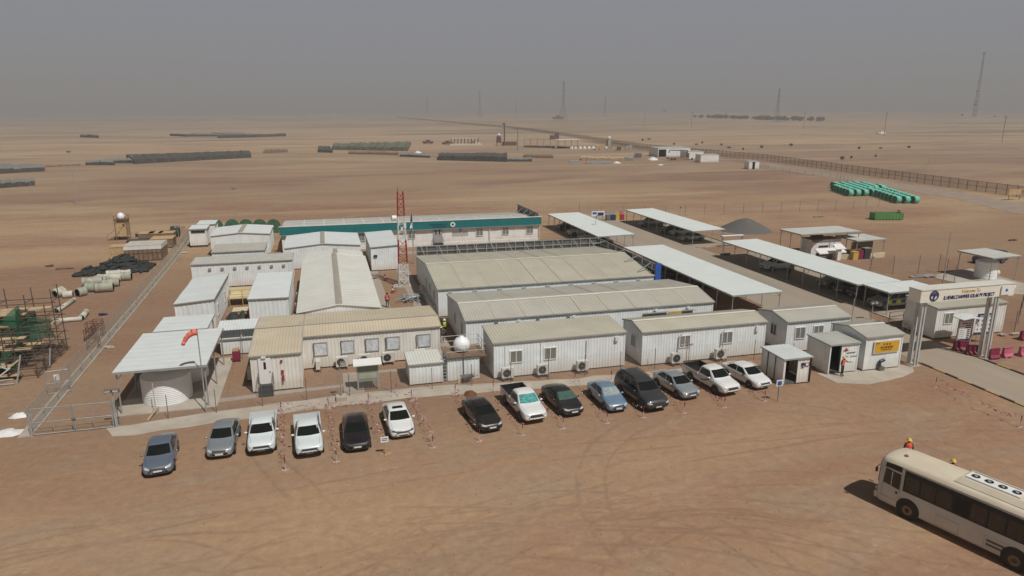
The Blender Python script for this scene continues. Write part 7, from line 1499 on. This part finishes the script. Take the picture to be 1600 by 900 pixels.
# small stones and litter sprinkled over the sand: nobody could count them
mb = MB(); mb2 = []
rn = random.Random(3)
for k in range(1500):
    y = 26+rn.random()**1.6*230; x = rn.uniform(-.55,1.0)*y*1.15+rn.uniform(-6,6)
    if -16 < x < 66 and 48 < y < 128: continue
    r = rn.uniform(.02,.065)*(1+y/160.); c = Vector((x,y,r*.3))
    vs = [c+Vector((rn.uniform(.6,1)*r*math.cos(a),rn.uniform(.6,1)*r*math.sin(a),-r*.4)) for a in (0,1.3,2.5,3.8,5.1)]+[c+Vector((0,0,r*.6))]
    mb.add(vs,[(i,(i+1)%5,5) for i in range(5)])
g_ = mb.build('stones','wood_dark',org=(0,0,0)); g_['kind'] = 'stuff'; g_['label'] = 'small brown stones and clods scattered over the sand'; g_['category'] = 'stones'
# pale litter line by the yard on the left
# ------------------------------------------------------------------ pylons and far masts
def pylon(label, x, y, h, w=None, arms=3, spread=.30, m='pylon', name='power_pylon', thick=None):
    z = gz(x,y); t = thing(name,label,'pylon',(x,y,z),R(15)); w = w or h*.085; th = thick or h*.0042; mb = MB()
    def cn(zz,i):
        u = zz/h; ww = ((w*(1-u/.45)+w*.32*u/.45) if u < .45 else w*.32*(1-(u-.45)/.55*.6)) if arms else w*(1-.75*u); sx,sy = ((-1,-1),(1,-1),(1,1),(-1,1))[i%4]; return (sx*ww,sy*ww,zz)
    lv = [0,.14,.27,.38,.47,.55,.63,.71,.79,.87,.94,1.0]
    for a,b in zip(lv,lv[1:]):
        for i in range(4): mb.beam(cn(a*h,i),cn(b*h,i),th); mb.beam(cn(a*h,i),cn(b*h,i+1),th*.6); mb.beam(cn(b*h,i),cn(a*h,i+1),th*.6); mb.beam(cn(b*h,i),cn(b*h,i+1),th*.6)
    mb.build('lattice',m,t)
    for k in range(arms):
        zz = h*(.62+.34*k/max(1,arms-1)*.9) if arms > 1 else h*.9; L_ = h*spread*(1-.12*k)*(.8 if k == 0 else 1)
        for q in (-1,1): mb = MB(); mb.beam((0,0,zz),(q*L_,0,zz),th*.9); mb.beam((0,0,zz+h*.035),(q*L_,0,zz),th*.7); mb.beam((q*L_,0,zz),(q*L_,0,zz-h*.03),th*.6); mb.build('cross_arm',m,t)
    return t
pylon('tallest lattice pylon in the centre of the horizon',*(507.38, 1458.1),72*1.1316,spread=.22)
pylon('stocky lattice pylon beside the far line of trees',*(725.95, 1018.23),49*1.1316,w=5.0,spread=.16)
pylon('faint lattice pylon left of the tallest one',*(444.9, 2008.37),66*1.1316,spread=.2)
pylon('very faint pylon far to the left of the tallest one',*(398.48, 2732.14),62*1.1316,spread=.18)
pylon('slim far pylon just left of the tallest one',*(654.13, 2378.81),38*1.1316,spread=.12)
pylon('slim far pylon right of the tallest one',*(793.03, 1914.66),52*1.1316,spread=.1)
t = pylon('very tall latticed radio tower near the right edge of the horizon',1480*1.03,1330*1.03,150,w=3.4,arms=0,spread=.02,name='radio_tower',thick=.5)
for zz,s_ in ((146,6),(128,4),(84,5),(60,7),(38,8),(30,9)): mb = MB(); mb.obox((0,0,zz),(s_,s_,3.0)); mb.build('antenna_cluster','pylon',t)
for k,(p,h,lab) in enumerate(((((464.21, 391.94)),18,'thin utility pole near the right edge of the desert'),(((470.43, 507.84)),20,'utility pole beside the white far pickup'),(((520.34, 680.25)),19,'utility pole right of the far tree line'),(((427.05, 762.33)),19,'utility pole left of the far tree line'),(((432.19, 902.22)),16,'faint utility pole in the middle distance'),(((107.1, 385.27)),13,'thin pole beyond the black covered stack'))):
    x,y = p; t = thing('utility_pole',lab,'pole',(x,y,gz(x,y))); mb = MB(); mb.tube((0,0,0),(0,0,h),.22,6); mb.build('pole','pylon',t); mb = MB(); mb.box(-1.8,-.1,h-1.2,1.8,.1,h-.9); mb.build('cross_bar','pylon',t)
# ------------------------------------------------------------------ far trees and bushes
def bush(label, x, y, r, h, group, name='bush', cat='bush'):
    z = gz(x,y); t = thing(name,label,cat,(x,y,z),0,group); mb = MB(); mb.tube((0,0,0),(0,0,h*.6),r*.09,5,r*.04)
    for k in range(3): a = random.uniform(0,6.28); mb.tube((0,0,h*.25),(math.cos(a)*r*.5,math.sin(a)*r*.5,h*.65),r*.05,4)
    mb.build('trunk','bark',t); mb = MB(); n = 150
    for k in range(n):
        d = Vector((random.gauss(0,1),random.gauss(0,1),random.gauss(0,1))).normalized()*random.uniform(.45,1)**.6; c = Vector((d.x*r,d.y*r,h*.6+d.z*h*.42)); s = r*random.uniform(.10,.22)
        e1 = Vector((random.gauss(0,1),random.gauss(0,1),random.gauss(0,1))).normalized()*s; e2 = e1.cross(Vector((random.gauss(0,1),random.gauss(0,1),1))).normalized()*s
        if c.z < h*.16: continue
        mb.add([c-e1,c+e2,c+e1,c-e2],[(0,1,2,3)])
    mb.build('crown','bush',t); return t
B_ = [bush('',0,0,1,1,'')for _ in range(0)]
protos = []
def place_bush(label, x, y, r, h, group, name='bush', cat='bush'):
    if len(protos) < 5: q = bush(label,x,y,1.0,1.0,group,name,cat); protos.append(q)
    else: q = copy_tree(random.choice(protos)); q['label'] = label; q['group'] = group; q['category'] = cat; q.name = name
    q.location = (x,y,gz(x,y)-.05*h); q.scale = (r,r*random.uniform(.8,1.2),h); q.rotation_euler = (0,0,random.uniform(0,6.28))
for k in range(46):
    u = k/45; xa,ya = (873.24, 1525.17); xb,yb = (890.25, 1138.77)
    x = xa+(xb-xa)*u+random.uniform(-12,12); y = ya+(yb-ya)*u+random.uniform(-45,45); place_bush('dark tree in the long line of trees around the stocky pylon',x,y,random.uniform(5,10)*(1.2 if .2<u<.75 else .75),random.uniform(5,9),'far line of trees','tree','tree')
fb = [(233.3, 488.17),(248.84, 509.29),(240.83, 421.92),(254.37, 437.97),(252.02, 409.62),(238.74, 379.29),(234.59, 357.94),(257.91, 374.13),(290.57, 390.29),(329.28, 371.25),(322.14, 349.09),(327.69, 347.6),(242.16, 279.91),(252.68, 281.95),(260.49, 284.85),(221.54, 408.87),(226.41, 425.8),(215.96, 312.75),(1649.83, 1519.88),(1677.84, 1512.34),(1609.92, 1389.93),(783.45, 2111.22),(1439.3, 2807.6),(294.93, 341.7),(304.31, 346.41),(339.85, 352.07),(344.36, 350.86),(238.1, 285.87),(231.66, 273.38),(239.59, 463.29),(291.36, 1135.22),(264.23, 1630.25)]
for p in fb[::2]+fb[1:8:2]: s_ = max(1,p[1]/420); place_bush('scrubby dark bush in the desert beyond the security fence',p[0],p[1],random.uniform(.5,1.3)*s_,random.uniform(.8,1.8)*s_,'bushes beyond the security fence')
# pale far compound on the horizon
for k in range(6):
    x,y = (-47.0, 2730.99); xx = x+k*42; z = gz(xx,y+k*30); mb = MB((xx,y+k*30,z)); mb.box(xx,y+k*30,z,xx+random.uniform(12,24),y+k*30+12,z+random.uniform(3,5)); tag(mb.build('far_building','pipe_white'),'tiny white far building in the compound on the horizon left of centre','building','tiny white buildings on the horizon')
for k in range(12):
    x,y = (2220.27, 4138.45); xx = x+k*70; z = gz(xx,y-k*20); mb = MB((xx,y-k*20,z)); mb.box(xx,y-k*20,z,xx+random.uniform(14,40),y-k*20+12,z+random.uniform(4,9)); tag(mb.build('far_building','far_grey' if k%3 else 'tarp'),'small blurred far building below the horizon right of centre','building','blurred far buildings right of centre')
# road sign frame on the right by the fence
t = thing('desert_sign','orange brown board on two legs by the security fence at the right edge','sign',(*(167.43, 135.48),0)); mb = MB(); mb.box(-2.0,-.05,1.3,2.0,.05,2.7); mb.build('panel','wood',t)
for x in (-1.7,1.7): mb = MB(); mb.tube((x,0,0),(x,0,1.4),.08); mb.build('leg','wood_dark',t)
# ------------------------------------------------------------------ haze
hz = MB(); hz.box(-13000,-13000,-60,13000,13000,190)
ho = hz.build('haze', ['plate'], org=(0,0,0)); hm = D.materials.new('dusty air'); hm.use_nodes = True; t_ = hm.node_tree; t_.nodes.clear()
oo = t_.nodes.new('ShaderNodeOutputMaterial'); vv = t_.nodes.new('ShaderNodeVolumePrincipled'); vv.inputs['Color'].default_value = (0.78,0.765,0.755,1); vv.inputs['Density'].default_value = 0.00052; vv.inputs['Anisotropy'].default_value = 0.0
t_.links.new(vv.outputs[0], oo.inputs['Volume']); ho.data.materials.clear(); ho.data.materials.append(hm); ho['kind'] = 'stuff'; ho['label'] = 'thin dust haze filling the air over the desert'; ho['category'] = 'haze'
